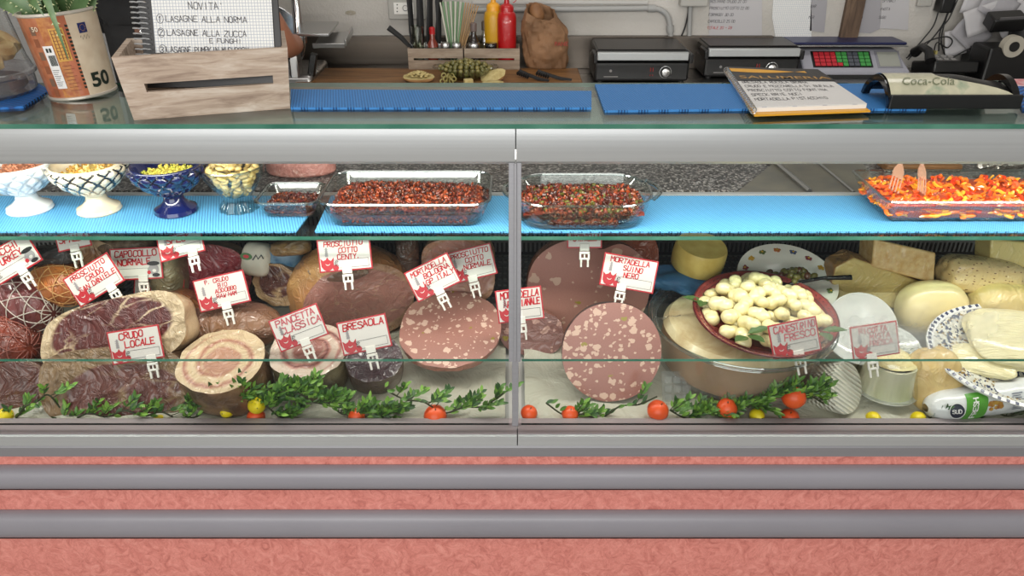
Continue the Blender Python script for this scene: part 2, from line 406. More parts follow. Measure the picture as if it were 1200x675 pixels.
# front panes
YG0, YG1 = 0.0, -.08
z421 = AY(600, 422, -.062).z; z498 = AY(600, 498, YG1).z
def pane(name, x0, x1, ya, za, yb, zb, t=.005, lip=True):
    mb = MB(); i = mb.av([(x0, ya, za), (x1, ya, za), (x1, yb, zb), (x0, yb, zb), (x0, ya + t, za), (x1, ya + t, za), (x1, yb + t, zb), (x0, yb + t, zb)])
    mb.face((i, i + 1, i + 2, i + 3)); mb.face((i + 4, i + 5, i + 1, i), 1); mb.face((i + 3, i + 2, i + 6, i + 7), 1)
    mb.face((i, i + 3, i + 7, i + 4), 1); mb.face((i + 1, i + 5, i + 6, i + 2), 1)
    return mb.build(name, [M['glass_clear'], M['green_edge']], case, smooth=False)
ym = -.062
for a, b in ((X0, XM - .012), (XM + .012, X1)):
    pane('front_pane', a, b, YG0 + .001, zf1 + .004, ym, z421, .0035)
    pane('lower_pane', a, b, ym - .004, z421, YG1, z498, .005)
# mullion, following the lean of the glass
def leaning(mb, x0, x1, ya, za, yb, zb, d, m=0):
    i = mb.av([(x0, ya, za), (x1, ya, za), (x1, yb, zb), (x0, yb, zb), (x0, ya + d, za), (x1, ya + d, za), (x1, yb + d, zb), (x0, yb + d, zb)])
    for f in ((3, 2, 1, 0), (4, 5, 6, 7), (0, 1, 5, 4), (1, 2, 6, 5), (2, 3, 7, 6), (3, 0, 4, 7)): mb.face([i + q for q in f], m)
mb = MB(); leaning(mb, XM - .012, XM + .010, YG0 - .006, zf1 + .004, ym - .006, z421, .02); leaning(mb, XM - .003, XM + .002, YG0 - .009, zf1 + .004, ym - .009, z421, .004)
mb.build('mullion', M['alu_dark'], case, smooth=False, bevel=.001)
mb = MB(); leaning(mb, XM - .006, XM + .006, ym - .006, z421, YG1 - .004, z498, .012); mb.build('lower_mullion', M['alu_dark'], case, smooth=False, bevel=.001)
# bottom rail: sloping face with painted mauve reflection, bright face, recessed grey lip
def strip(name, pts, m, x0=X0, x1=X1, sharp=30, bevel=0, split=False):
    for a, b in (((x0, XM + .003), (XM + .005, x1)) if split else ((x0, x1),)):
        mb = MB(); n = len(pts); i = mb.av([(a, y, z) for y, z in pts] + [(b, y, z) for y, z in pts])
        for j in range(n): mb.face((i + j, i + (j + 1) % n, i + n + (j + 1) % n, i + n + j))
        mb.face(list(range(i, i + n))[::-1]); mb.face(range(i + n, i + 2 * n)); mb.build(name, m, case, sharp=sharp, bevel=bevel)
zA = z498; yF = -.112
zB = AY(600, 509.5, yF + .004).z; zC = AY(600, 522.5, yF).z; zD = AY(600, 535, yF + .006).z
strip('sill_rail', [(-.06, zA), (YG1 - .008, zA), (yF + .006, zB + .002), (yF + .006, zC), (-.06, zC)], M['alu_mauve'], split=True)
strip('bright_rail', [(yF + .005, zB), (yF, zB - .001), (yF - .001, zC + .001), (yF + .005, zC)], M['alu'], split=True)
strip('lower_rail', [(-.06, zC - .0015), (yF + .003, zC - .0015), (yF + .001, zC - .006), (yF + .006, zD), (-.06, zD)], M['alu_dark'])
yP = yF + .014
strip('base_panel', [(yP, zD + .01), (yP, .12), (yP + .03, .12), (yP + .03, zD + .01)], M['pink'])
strip('plinth', [(yP + .05, .12), (yP + .05, 0), (yP + .1, 0), (yP + .1, .12)], M['black_soft'])
def bumper(p0, p1):
    z0 = AY(600, p0, yP - .012).z; z1 = AY(600, p1, yP - .012).z; h = (z0 - z1) / 2; zc = (z0 + z1) / 2
    pts = [(yP - .001, zc + h)]
    for k in range(9):
        a = PI / 2 - PI * k / 8; pts.append((yP - .006 - .02 * math.cos(a) ** .8 if abs(math.cos(a)) > 1e-6 else yP - .006, zc + h * math.sin(a)))
    pts.append((yP - .001, zc - h)); strip('bumper_rail', pts, M['bumper'], sharp=50)
    strip('bumper_seam', [(yP - .008, zc - h - .0005), (yP - .014, zc - h - .002), (yP - .006, zc - h - .005), (yP, zc - h - .005), (yP, zc - h)], M['black_soft'])
bumper(549, 572.5); bumper(602, 629.5)
# inside: shelf, worktop, louvred back, deck
SZ = AY(600, 277, .10).z
YS1 = AZ(600, 229.5, SZ).y
shelf = rect_slab_two('shelf_glass', X0, X1, .10, YS1, SZ - .008, SZ, M['glass_shelf'], M['green_edge'], case)
strip('shelf_bracket', [(YS1, SZ + .004), (YS1 + .012, SZ + .004), (YS1 + .012, SZ - .02), (YS1, SZ - .02)], M['alu'])
YW = .36
strip('granite_worktop', [(YW, .985), (.74, .985), (.74, .955), (YW, .955)], M['granite'])
YD = .51
strip('rear_casing', [(YD + .03, .955), (.72, .955), (.72, .1), (YD + .03, .1)], M['white_metal'])
strip('deck', [(YG1 + .01, deckz(YG1 + .01) - .004), (YD + .02, deckz(YD + .02) - .004), (YD + .02, .58), (YG1 + .01, .58)], M['deck_white'])
strip('louvre_back', [(YD + .012, .95), (YD + .03, .95), (YD + .03, deckz(YD)), (YD + .012, deckz(YD))], M['dark_void'])
mb = MB()
for row in range(5):
    z0 = deckz(YD) + .012 + row * .036
    n = 300
    for k in range(n):
        x = X0 + .05 + (X1 - X0 - .1) * k / n; mb.bx(x, x + .0055, YD + .006, YD + .012, z0, z0 + .026)
    mb.bx(X0, X1, YD + .006, YD + .012, z0 + .026, z0 + .036)
mb.build('louvre_grille', M['slat_grey'], case, smooth=False)
mb = MB()                                      # rear return-air grid of the deck
for k in range(260):
    x = X0 + .04 + k * (X1 - X0 - .08) / 260
    i_ = mb.av([(a, y, deckz(y) + z) for a, y, z in ((x, .33, 0), (x + .005, .33, 0), (x + .005, YD, 0), (x, YD, 0), (x, .33, .004), (x + .005, .33, .004), (x + .005, YD, .004), (x, YD, .004))])
    for f in ((4, 5, 6, 7), (0, 1, 5, 4), (1, 2, 6, 5), (3, 0, 4, 7)): mb.face([i_ + q for q in f])
for k in range(8):
    y = .33 + k * .024; mb.bx(X0, X1, y, y + .008, deckz(y) - .004, deckz(y) + .0045)
mb.build('air_grid', M['slat_grey'], case, smooth=False)
for x in (X0, X1):
    mb = MB(); mb.bx(x - .02, x + .02, -.1, .74, .1, GT - .01); mb.build('end_panel', M['white_metal'], case, smooth=False, bevel=.003)
# crumpled greaseproof paper on the deck
g = G('greaseproof_paper'); nn = g.noise(g.warp(g.obj(), 5, .1), 11, 4, .6, .7)
g.P(Base__Color=lin((186, 184, 168)), Roughness=.4, Coat__Weight=.5, Coat__Roughness=.2, Normal=g.bump(nn.outputs[0], .9, .014)); M['paper_liner'] = g.m
for (x0, x1, lab) in ((-1.7, XM - .02, 'white greaseproof sheet lining the left half of the deck, under the cured meats'), (XM + .02, 1.7, 'white greaseproof sheet lining the right half of the deck, under the mortadella and cheeses')):
    mb = MB()
    def fn(u, v, x0=x0, x1=x1):
        x = x0 + (x1 - x0) * u; y = -.066 + .36 * v; w = nz((x, y, 0), 9) * .011 + nz((x, y, 3), 22) * .006
        return (x, y, deckz(y) + .009 + abs(w) * 1.1)
    mb.grid(110, 26, fn); tag(mb.build('paper_liner', M['paper_liner'], sharp=180), lab, 'paper', 'greaseproof sheets on the deck')
# ================================================================== things standing on the glass worktop
def flat_mat(name, corners, z, label, m, group=None, t=.004, cat='mat'):
    """corners are pixels in the photo, on the plane z"""
    pts = [AZ(x, y, z) for x, y in corners]; c = sum(pts, Vector()) / len(pts)
    mb = MB(); P = [(p.x - c.x, p.y - c.y) for p in pts]
    if sum(P[i][0] * P[(i + 1) % len(P)][1] - P[(i + 1) % len(P)][0] * P[i][1] for i in range(len(P))) < 0: P = P[::-1]
    mb.prism(P, 0, t); o = mb.build(name, m, None, (c.x, c.y, z), smooth=False); return tag(o, label, cat, group)
gm = 'blue anti-slip mats on the glass worktop'
flat_mat('anti_slip_mat', [(341, 107), (693, 109), (693, 128.5), (341, 128.5)], GT, 'bright blue perforated anti-slip mat on the glass worktop between the wooden crate and the mullion', M['mat_top'], gm)
flat_mat('anti_slip_mat', [(697, 101), (1085, 100), (1085, 130), (885, 130), (708, 132)], GT, 'bright blue perforated anti-slip mat under the open menu notebook and the coin tray', M['mat_top'], gm)
flat_mat('anti_slip_mat', [(-40, 97.5), (40, 96.5), (59, 108), (28, 127), (-40, 131)], GT, 'ribbed dark blue mat corner under the pastry tub at the left end', M['mat_rib'], gm)
flat_mat('anti_slip_mat', [(1180, 95), (1290, 96), (1290, 131), (1198, 130)], GT, 'ribbed blue mat piece right of the coin tray at the far right', M['mat_rib'], gm)

# ---- pastry tub (left edge)
p = AZ(-20, 112, GT)
t = thing('pastry_tub', 'clear plastic tub of rolled pastries at the far left on the blue mat', 'tub', (p.x, p.y, GT + .0045))
mb = MB(); mb.lathe([(.0, 0), (.085, 0), (.092, .006), (.092, .03), (.098, .034), (.098, .04), (.094, .042)], 40); mb.build('tub_base', glass('tub_plastic', (.75, .75, .78), 1.4, .06, .1, .12), t)
mb = MB(); mb.lathe([(.094, .042), (.088, .06), (.07, .19), (.06, .215), (0, .22)], 40); mb.build('tub_lid', M['film'], t)
mb = MB(); mb.box((.093, -.02, .035), (.018, .02, .008), bev if False else (0, 0, -.2)); mb.build('latch', M['film'], t, bevel=.002)
mb = MB(); mb.lathe([(0, .006), (.072, .006), (.078, .012), (.076, .024), (0, .024)], 32); mb.build('dark_tray', pmat('plum_tray', (54, 38, 48), .4), t)
pm = pmat('pastry_crust', (214, 186, 130), .6, noise=(30, (186, 140, 84)), bump=(70, .5))
rnd = random.Random(3)
for k in range(9):
    a = k * 2.4; r = .046 if k % 4 else .01; z = .05 + .028 * (k // 2)
    mb = MB(); pts = [(math.cos(q) * .03 * (1 - q * .06) + .0, math.sin(q) * .012, math.sin(q) * .026 * (1 - q * .06)) for q in [i * .45 for i in range(15)]]
    mb.at((math.cos(a) * r, math.sin(a) * r, z), (rnd.uniform(-.5, .5), rnd.uniform(-.5, .5), a)); mb.tube(pts, .015, 8)
    o = mb.build('pastry', pm, None, (p.x, p.y, GT + .0045), smooth=True)
    tag(o, 'golden rolled pastry inside the clear tub at the far left', 'pastry', 'pastries in the clear tub')

# ---- aloe in a 50 euro tin
p = AZ(98.5, 109, GT); s = S(p); rb = 35.5 * s; rt = 39.5 * s; H = .149
tin = thing('tin_planter', 'tin can planter printed like an orange 50 euro banknote, aloe growing in it', 'planter', (p.x, p.y, GT), (0, R(-3.5), 0))
face = math.atan2(CAM.y - p.y, CAM.x - p.x)      # direction to the viewer
def band(deg):                                   # deg: angle left(-)/right(+) of the viewer-facing line
    if deg < -62: return 0
    if deg < -34: return 1
    if deg < -6: return 2
    if deg < 10: return 3
    return 4
segs = 120
def mf(k, j):
    d = math.degrees((2 * PI * (j + .5) / segs - face + PI) % (2 * PI) - PI)
    return band(d) if abs(d) < 115 else 4
mb = MB(); mb.lathe([(rb, .004), (rb + (rt - rb) * .5, H * .5), (rt, H - .004)], segs, mf=mf)
def printed(name, a, b, sc=40):
    return pmat(name, a, .45, 0, .3, (sc, b, 5))
cream = (220, 204, 180)
mb.build('printed_wrap', [printed('tin_rust', (134, 80, 56), (176, 116, 88)), printed('tin_orange', (160, 86, 54), (186, 120, 84), 60), printed('tin_gold', (166, 88, 46), (196, 134, 72), 120), printed('tin_redorange', (170, 90, 56), (190, 112, 78)), printed('tin_cream', cream, (206, 186, 160))], tin)
mb = MB()
mb.lathe([(rb, 0), (rb + .0018, .002), (rb + .0018, .005), (rb, .006)], 64); mb.build('bottom_rim', pmat('tin_bottom_rim', (206, 196, 184), .3, .3), tin); mb = MB(); mb.lathe([(rt, H - .006), (rt + .002, H - .004), (rt + .002, H), (rt - .002, H), (rt - .003, H - .02), (rt - .003, H - .025)], 64)
mb.build('rim', pmat('tin_rim', (214, 206, 194), .3, .3), tin)
mb = MB(); mb.grid(18, 18, lambda u, v: ((lambda r, a: (r * math.cos(a), r * math.sin(a), H - .014 + nz((r * 9, a, 0), 3) * .006))((rt - .003) * v, 2 * PI * u)))
mb.build('soil', pmat('potting_soil', (44, 36, 30), .95, bump=(120, .8)), tin)
def wrapfn(extra=.0006):                         # local plane (x right, y up from tin mid) -> cylinder
    def f(q):
        z = H * .5 + q.y; r = rb + (rt - rb) * z / H + extra + q.z; a = face + q.x / rb
        return (r * math.cos(a), r * math.sin(a), z)
    return f
ink = pmat('dark_green_ink', (28, 40, 32), .4); blue = pmat('flag_blue', (34, 44, 98), .4); white = pmat('label_white', (232, 230, 228), .5); gold = pmat('gold_ink', (208, 156, 70), .4); rust = pmat('rust_ink', (120, 58, 34), .4); creamm = pmat('pale_ink', (226, 206, 178), .5)
def wrapped_quad(mb, x0, x1, y0, y1, m, n=6, e=.0004, f=None, sk=0):
    f = f or wrapfn(e)
    mb.grid(n, 1, lambda u, v: f(Vector((x0 + (x1 - x0) * u + sk * v, y0 + (y1 - y0) * v, 0))), m)
mb = MB(); W = wrapfn(.0009)
font_text(mb, '50', .034, (.036, -.046, 0), fn=W, sx=1.05, offset=.0012); 
mb.build('numeral', ink, tin, smooth=False)
mb = MB(); wrapped_quad(mb, .023, .037, .036, .053, 0)
for k in range(12):
    a = k * PI / 6; mb.poly([wrapfn(.0009)(Vector((.030 + .0042 * math.cos(a) + dx, .0445 + .0052 * math.sin(a) + dy, 0))) for dx, dy in ((-.0007, 0), (0, -.0007), (.0007, 0), (0, .0007))], 1)
mb.build('flag', [blue, gold], tin, smooth=False)
mb = MB(); rnd = random.Random(5)
pts = [Vector((.022 + .0018 * i, .029 + .004 * math.sin(i * 2.1) * (1 if i % 3 else .3) , 0)) for i in range(10)]
for a, b in zip(pts, pts[1:]): mb.poly([W(a + Vector((0, -.0005, 0))), W(b + Vector((0, -.0005, 0))), W(b + Vector((0, .0005, 0))), W(a + Vector((0, .0005, 0)))])
mb.build('signature', ink, tin, smooth=False)
mb = MB()                                        # serial strip of dark glyph dashes between orange and cream
for k in range(17):
    y = .052 - k * .0066; w = rnd.uniform(.003, .0045)
    wrapped_quad(mb, .008 - w / 2 - .001 , .008 + w / 2 - .001, y - .0022, y + .0014, 0, 1, .0007); wrapped_quad(mb, .0048, .0056, y - .0022, y + .002, 0, 1, .0007)
mb.build('serial_strip', ink, tin, smooth=False)
mb = MB()                                        # gold lattice block with rust lines
wrapped_quad(mb, -.020, .001, -.006, .050, 0, 8, .0005)
for k in range(9):
    wrapped_quad(mb, -.018, -.001, .046 - k * .0058, .0468 - k * .0058, 1, 6, .0008)
for k in range(4): wrapped_quad(mb, -.0175 + k * .005, -.0165 + k * .005, -.003, .047, 1, 1, .0008)
for k in range(8): wrapped_quad(mb, -.018, -.004 + .003 * (k % 2), -.014 - k * .0062, -.0132 - k * .0062, 1, 6, .0008)
mb.build('gold_lattice', [gold, rust], tin, smooth=False)
mb = MB()
wrapped_quad(mb, -.038, -.022, -.052, .022, 0, 6, .0009)
for k in range(14):
    wrapped_quad(mb, -.034 + .0008 * k, -.034 + .0008 * k + (.0004 if k % 3 else .0006), -.012, .006, 1, 1, .0013)
for k in range(9): wrapped_quad(mb, -.036, -.0245 - .002 * (k % 3), -.020 - k * .0034, -.0192 - k * .0034, 1, 4, .0013)
for k in range(2): wrapped_quad(mb, -.034 + k * .005, -.0305 + k * .005, .011, .018, 1, 2, .0013)
mb.build('barcode_label', [white, ink], tin, smooth=False)
mb = MB()
for (y, m_) in ((.048, 0), (.028, 1), (.006, 0), (-.018, 1), (-.04, 0), (-.058, 1)):
    wrapped_quad(mb, -.050, -.041, y - .008, y + .006, m_, 3, .0006)
font_text(mb, '50', .011, (-.040, .050, .0004), fn=W, m=2, offset=.0002)
mb.build('side_vignettes', [pmat('grey_brown_ink', (120, 92, 74), .5), pmat('brown_ink', (142, 84, 56), .5), creamm], tin, smooth=False)

# aloe
al = thing('aloe_plant', 'green aloe with toothed spiky leaves in the 50 euro tin', 'plant', (p.x, p.y, GT + H - .012))
g = G('aloe_skin'); nn = g.noise(g.obj(), 30, 4); g.P(Base__Color=g.ramp(nn.outputs[0], [(.3, (70, 98, 58)), (.6, (96, 126, 80)), (.8, (130, 156, 112))]), Roughness=.4); alm = g.m
thorn = pmat('thorn', (196, 200, 150), .5)
leaves = [((-.02, .01), (-.06, -.01), .030, (-.150, -.02), .085, .020), ((-.014, -.01), (-.045, .0), .055, (-.09, .02), .12, .018), ((.0, .018), (.0, .02), .07, (-.01, .03), .17, .019), ((.02, .01), (.026, .01), .06, (.03, .02), .16, .014),
          ((.028, -.005), (.055, -.01), .035, (.12, -.02), .085, .014), ((-.004, -.02), (.020, -.070), .060, (.040, -.088), -.058, .014), ((-.03, -.005), (-.08, .0), .012, (-.165, .01), .045, .015), ((-.02, -.02), (-.01, -.06), .035, (.012, -.075), .012, .014), ((.036, .0), (.06, .02), .05, (.085, .03), .14, .012)]
for (bx_, by_), (mx, my), mz, (tx, ty), tz, wd in leaves:
    P0, P1, P2 = Vector((bx_, by_, 0)), Vector((mx, my, mz)), Vector((tx, ty, tz)); K = 18; mb = MB()
    ctr = [P0 * (1 - q) ** 2 + (P1 * 2 - (P0 + P2) * .5) * 2 * q * (1 - q) + P2 * q * q for q in [i / K for i in range(K + 1)]]
    rad = [wd * (1 - (i / K) ** 1.6) + .0006 for i in range(K + 1)]
    view = Vector((0, -1, .35)).normalized(); i0 = None
    for i, c_ in enumerate(ctr):
        tt = (ctr[min(K, i + 1)] - ctr[max(0, i - 1)]).normalized(); side = tt.cross(view); side = side.normalized() if side.length > .05 else Vector((1, 0, 0)); nn_ = side.cross(tt)
        r = rad[i]; ring = [c_ + side * (r * math.cos(a)) + nn_ * (r * .34 * math.sin(a)) * (1 if math.sin(a) < 0 else .3) for a in [2 * PI * j / 10 for j in range(10)]]
        k = mb.av(ring)
        if i0 is not None:
            for j in range(10): mb.face((i0 + j, i0 + (j + 1) % 10, k + (j + 1) % 10, k + j))
        i0 = k
        if 0 < i < K - 1:
            for sg in (-1, 1):
                b0 = c_ + side * r * sg; mb.poly([b0 - tt * .0016, b0 + tt * .0016, b0 + side * sg * .0036 + tt * .002], 1); mb.poly([b0 + tt * .0016, b0 - tt * .0016, b0 + side * sg * .0036 + tt * .002 + nn_ * .0004], 1)
    mb.build('leaf', [alm, thorn], al, sharp=60)

# ---- wooden crate with the menu notebook
fl = AZ(157, 141, GT); fr_ = AZ(340, 127, GT)
ang = math.atan2(fr_.y - fl.y, fr_.x - fl.x); Wd = (fr_ - fl).length; crH = .102; dep = .165; th = .009
cr = thing('wooden_crate', 'whitewashed slotted wooden crate holding the handwritten menu notebook on the glass worktop', 'crate', (fl.x, fl.y, GT), (0, 0, ang))
tp = 1.0; sp = .010                                # the sides splay outwards a little
def splay_panel(mb, x0, x1, y0, y1, z0, z1):
    def sx(x, z): return x + (x - Wd / 2) / (Wd / 2) * sp * z / crH
    i = mb.av([(sx(x, z), y, z) for z in (z0, z1) for x, y in ((x0, y0), (x1, y0), (x1, y1), (x0, y1))])
    for f in ((0, 3, 2, 1), (4, 5, 6, 7), (0, 1, 5, 4), (1, 2, 6, 5), (2, 3, 7, 6), (3, 0, 4, 7)): mb.face([i + q for q in f])
for nm, ya in (('front_panel', 0), ('back_panel', dep - th)):
    mb = MB(); s0, s1, zz0, zz1 = Wd * .13, Wd * .90, .044, .058
    splay_panel(mb, 0, Wd, ya, ya + th, 0, zz0); splay_panel(mb, 0, Wd, ya, ya + th, zz1, crH)
    splay_panel(mb, 0, s0, ya, ya + th, zz0, zz1); splay_panel(mb, s1, Wd, ya, ya + th, zz0, zz1)
    mb.build(nm, M['wood_pale'], cr, smooth=False)
for x in (0, Wd - th):
    mb = MB(); splay_panel(mb, x, x + th, th, dep - th, 0, crH); mb.build('side_panel', M['wood_pale'], cr, smooth=False)
mb = MB(); mb.bx(th, Wd - th, th, dep - th, .002, .008); mb.build('bottom_panel', M['wood_pale'], cr, smooth=False)
# notebook leaning inside, page towards the viewer
def page_grid(name, step=.005, base=(232, 232, 228), line=(172, 178, 190), vert=True):
    g = G(name); sx = g.n('ShaderNodeSeparateXYZ', i0=g.obj()); st = 1 / step
    def ln(o): return g.math('LESS_THAN', g.math('FRACT', g.math('MULTIPLY', o, st)), .16)
    f = g.math('MAXIMUM', ln(sx.outputs[0]), ln(sx.outputs[1])) if vert else ln(sx.outputs[1])
    g.P(Base__Color=g.mix(f, lin(base), lin(line)), Roughness=.7); return g.m
M['squared'] = page_grid('squared_paper'); M['ruled'] = page_grid('ruled_paper', .006, (226, 224, 220), (176, 176, 186), False)
M['marker'] = pmat('grey_marker', (78, 76, 80), .6); M['cover_black'] = pmat('black_cover', (38, 37, 38), .45); M['cover_yellow'] = pmat('yellow_cover', (226, 164, 44), .45)
M['red_marker'] = pmat('red_marker', (196, 30, 44), .5)
cen = AY(247, 62, .085)
nb = thing('menu_notebook', 'black spiral menu notebook standing in the wooden crate, squared page listing new dishes', 'notebook', (fl.x + math.cos(ang) * Wd * .5 + .012, fl.y + .066, GT + .038), (R(74), R(0), ang * .35 + R(-4)))
nw, nh = .232, .205; nx = -.012
mb = MB(); mb.box((nx, nh / 2, -.004), (nw, nh, .004)); mb.build('cover', M['cover_black'], nb, bevel=.001)
mb = MB()
sw = [(nx - nw / 2 + .0, .146 + .0)] + [(nx - nw / 2 + nw * .86 * k / 14, .146 - .012 * math.sin(PI * k / 14 * .9)) for k in range(1, 14)] + [(nx + nw * .38, .168), (nx + nw * .2, nh), (nx - nw / 2, nh)]
mb.prism([(x, y) for x, y in sw], -.0018, -.0012); mb.build('cover_swoosh', M['cover_yellow'], nb, smooth=False); mb = MB(); mb.prism([(nx - nw / 2, .028), (nx - nw * .05, .016), (nx - nw / 2, .012)][::-1], -.0018, -.0012)
mb.build('cover_swoosh', M['cover_yellow'], nb, smooth=False)
mb = MB(); font_text(mb, 'MENÙ', .013, (nx - .068, .1535, -.0009)); mb.build('cover_title', M['cover_black'], nb, smooth=False)
mb = MB(); mb.box((nx + .006, .100, .0), (nw - .034, .090, .0016), (0, 0, R(-1.2))); mb.build('page', M['squared'], nb, smooth=False)
mb = MB(); rnd = random.Random(2); mb.at((nx - .086, 0, .0013), (0, 0, R(-1.2))); T = .0011
stroke_text(mb, "NOVITA'", .052, .127, .011, thick=T, rnd=rnd)
for k, (tx, y) in enumerate((("1 LASAGNE ALLA NORMA", .107), ("2 LASAGNE ALLA ZUCCA", .085), ("3 LASAGNE PUMPKIN MUSHROOM", .058))):
    stroke_text(mb, tx, -.0005, y, .0092, w=.0062 if k < 2 else .0048, thick=T, rnd=rnd)
    ring = [(.0028 + .0055 * math.cos(a), y + .0045 + .0075 * math.sin(a)) for a in [2 * PI * j / 14 for j in range(15)]]
    for a, b in zip(ring, ring[1:]):
        n_ = Vector((b[1] - a[1], a[0] - b[0])).normalized() * .0004; mb.poly([(a[0] - n_.x, a[1] - n_.y, 0), (b[0] - n_.x, b[1] - n_.y, 0), (b[0] + n_.x, b[1] + n_.y, 0), (a[0] + n_.x, a[1] + n_.y, 0)][::-1])
stroke_text(mb, "E FUNGHI", .082, .074, .0068, w=.0058, thick=T, rnd=rnd)
mb.build('handwriting', M['marker'], nb, smooth=False)
mb = MB()
for k in range(23):
    y = .012 + k * .0083
    for dx in (0, .012):
        mb.tube([(nx - nw / 2 - .004 + dx + .008 * math.cos(a) * .9, y + .0014 * math.sin(a * .5), -.001 + .008 * math.sin(a)) for a in [PI * (-.15) + PI * 1.3 * j / 8 for j in range(9)]], .0013, 6)
mb.build('spiral_binding', pmat('spiral_wire', (196, 198, 200), .3, .5), nb)

# ---- spiral notebook lying open at right ("SALUMERIA")
c4 = [AZ(x, y, GT + .006) for x, y in ((884, 136), (1020, 131), (957, 88), (850, 85))]
cx = sum(v.x for v in c4) / 4; cy = sum(v.y for v in c4) / 4
sb = thing('menu_notebook', 'spiral menu notebook lying on the blue mat, black heading and handwritten ruled page', 'notebook', (cx, cy, GT + .005))
L4 = [Vector((v.x - cx, v.y - cy, 0)) for v in c4]     # front-left, front-right, back-right, back-left
def bil(u, v, z=0):
    q = (L4[0] * (1 - u) + L4[1] * u) * (1 - v) + (L4[3] * (1 - u) + L4[2] * u) * v; return (q.x, q.y, z)
def quadslab(mb, u0, u1, v0, v1, z0, z1, m=0, nv=12, curl=0):
    def zz(u, v, z): return z + curl * (1 - v) ** 2 * u
    i = mb.av([bil(u0 + (u1 - u0) * a, v0 + (v1 - v0) * b / nv, zz(a, v0 + (v1 - v0) * b / nv, z)) for z in (z0, z1) for b in range(nv + 1) for a in (0, 1)])
    n2 = 2 * (nv + 1)
    for b in range(nv):
        q = i + 2 * b; mb.face((q, q + 2, q + 3, q + 1), m); q += n2; mb.face((q, q + 1, q + 3, q + 2), m)
        mb.face((i + 2 * b, i + 2 * b + n2, i + 2 * b + n2 + 2, i + 2 * b + 2), m); mb.face((i + 2 * b + 1, i + 2 * b + 3, i + 2 * b + n2 + 3, i + 2 * b + n2 + 1), m)
    mb.face((i, i + 1, i + n2 + 1, i + n2), m); q = i + 2 * nv; mb.face((q, q + n2, q + n2 + 1, q + 1), m)
mb = MB(); quadslab(mb, 0, 1, 0, 1, 0, .003); mb.build('back_cover', M['cover_yellow'], sb, sharp=30)
mb = MB(); quadslab(mb, .01, .985, .05, .99, .0032, .010); mb.build('page_block', M['white_plastic'], sb, sharp=30)
mb = MB(); quadslab(mb, .01, .99, .055, .66, .0102, .011); mb.build('page', M['ruled'], sb, sharp=30)
mb = MB(); quadslab(mb, .01, 1.0, .64, 1.0, .0112, .0126); mb.build('cover', M['cover_black'], sb, sharp=30)
mb = MB(); K = 14
for k in range(K):
    a, b = k / K, (k + 1) / K; h = lambda q: .87 - .05 * math.sin(PI * q) + .05 * q; 
    mb.poly([bil(.02 + .8 * a, h(a), .0129), bil(.02 + .8 * b, h(b), .0129), bil(.02 + .8 * b, .955 - .09 * b * b, .0129), bil(.02 + .8 * a, .955 - .09 * a * a, .0129)])
mb.build('cover_swoosh', M['cover_yellow'], sb, smooth=False)
mb = MB(); font_text(mb, 'SALUMERIA', .2, (0, 0, 0), fn=lambda q: bil(.52 + q.x * .9, .715 + q.y * .50, .0130), offset=.002); mb.build('title', pmat('gold_title', (186, 140, 70), .4), sb, smooth=False)
mb = MB()
rnd = random.Random(8)
tmp = MB()
for k, tx in enumerate(('BRESAOLA RUCOLA GRANA', 'CRUDO E MOZZARELLA DI BUFALA', 'PROSCIUTTO COTTO FONTINA', 'SPECK BRIE NOCI', 'MORTADELLA PISTACCHIO')):
    stroke_text(tmp, tx, 0, -k * 1.0, .52, w=.36, thick=.06, rnd=rnd)
for v in tmp.v: mb.v.append(bil(.06 + v[0] * .072 , .585 + v[1] * .1, .0114))
mb.f = tmp.f; mb.m = tmp.m
mb.build('handwriting', M['marker'], sb, smooth=False)
mb = MB()
for k in range(24):
    q = Vector(bil(0, .03 + k * .0405, .006)); mb.tube([q + Vector((.005 * math.cos(a) - .001, 0, .006 * math.sin(a) + .002)) for a in [2 * PI * j / 10 for j in range(11)]], .001, 5)
mb.build('spiral_binding', M['chrome'], sb)
# ---- coin tray
a0, a1 = AZ(1040, 131, GT), AZ(1192, 130, GT); b0 = AZ(985, 103, GT)
tw = a1.x - a0.x; td = .115
ct = thing('coin_tray', 'black arched plastic coin tray with a faded drinks advert on its clear top', 'coin tray', (a0.x, a0.y, GT + .0045))
def arch(q): return (td * q, .045 * (math.sin(PI * min(.999, max(.001, q))) ** .62))
for x0, x1 in ((0, .012), (tw - .012, tw)):
    mb = MB(); N = 22; outer = [arch(k / N) for k in range(N + 1)]; inner = [(td * (.08 + .84 * k / N), .034 * math.sin(PI * k / N) ** .62) for k in range(N + 1)]
    i = mb.av([(x, y, z) for x in (x0, x1) for y, z in outer + inner]); n = N + 1
    for k in range(N):
        for off, flip in ((0, 0), (2 * n, 1)):
            f = [i + off + k, i + off + k + 1, i + off + n + k + 1, i + off + n + k]; mb.face(f if flip else f[::-1])
        mb.face((i + k, i + 2 * n + k, i + 2 * n + k + 1, i + k + 1)); mb.face((i + n + k, i + n + k + 1, i + 3 * n + k + 1, i + 3 * n + k))
    mb.build('side_arch', M['black_gloss'], ct)
mb = MB(); mb.grid(20, 22, lambda u, v: (.012 + (tw - .024) * u, *((lambda q: (q[0], q[1] - .001 - .013 * smoothstep(.55, 1.0, u) * math.sin(PI * v)))(arch(.02 + .96 * v))))); mb.build('tray_shell', M['black'], ct, solid=.002, sharp=180)
mb = MB(); mb.grid(20, 16, lambda u, v: ((.014 + (tw - .028) * u) * (1 - .0 * v) - .0, *(lambda q: (q[0], q[1] + .0016))(arch(.10 + .62 * v))), lambda u, v: 0)
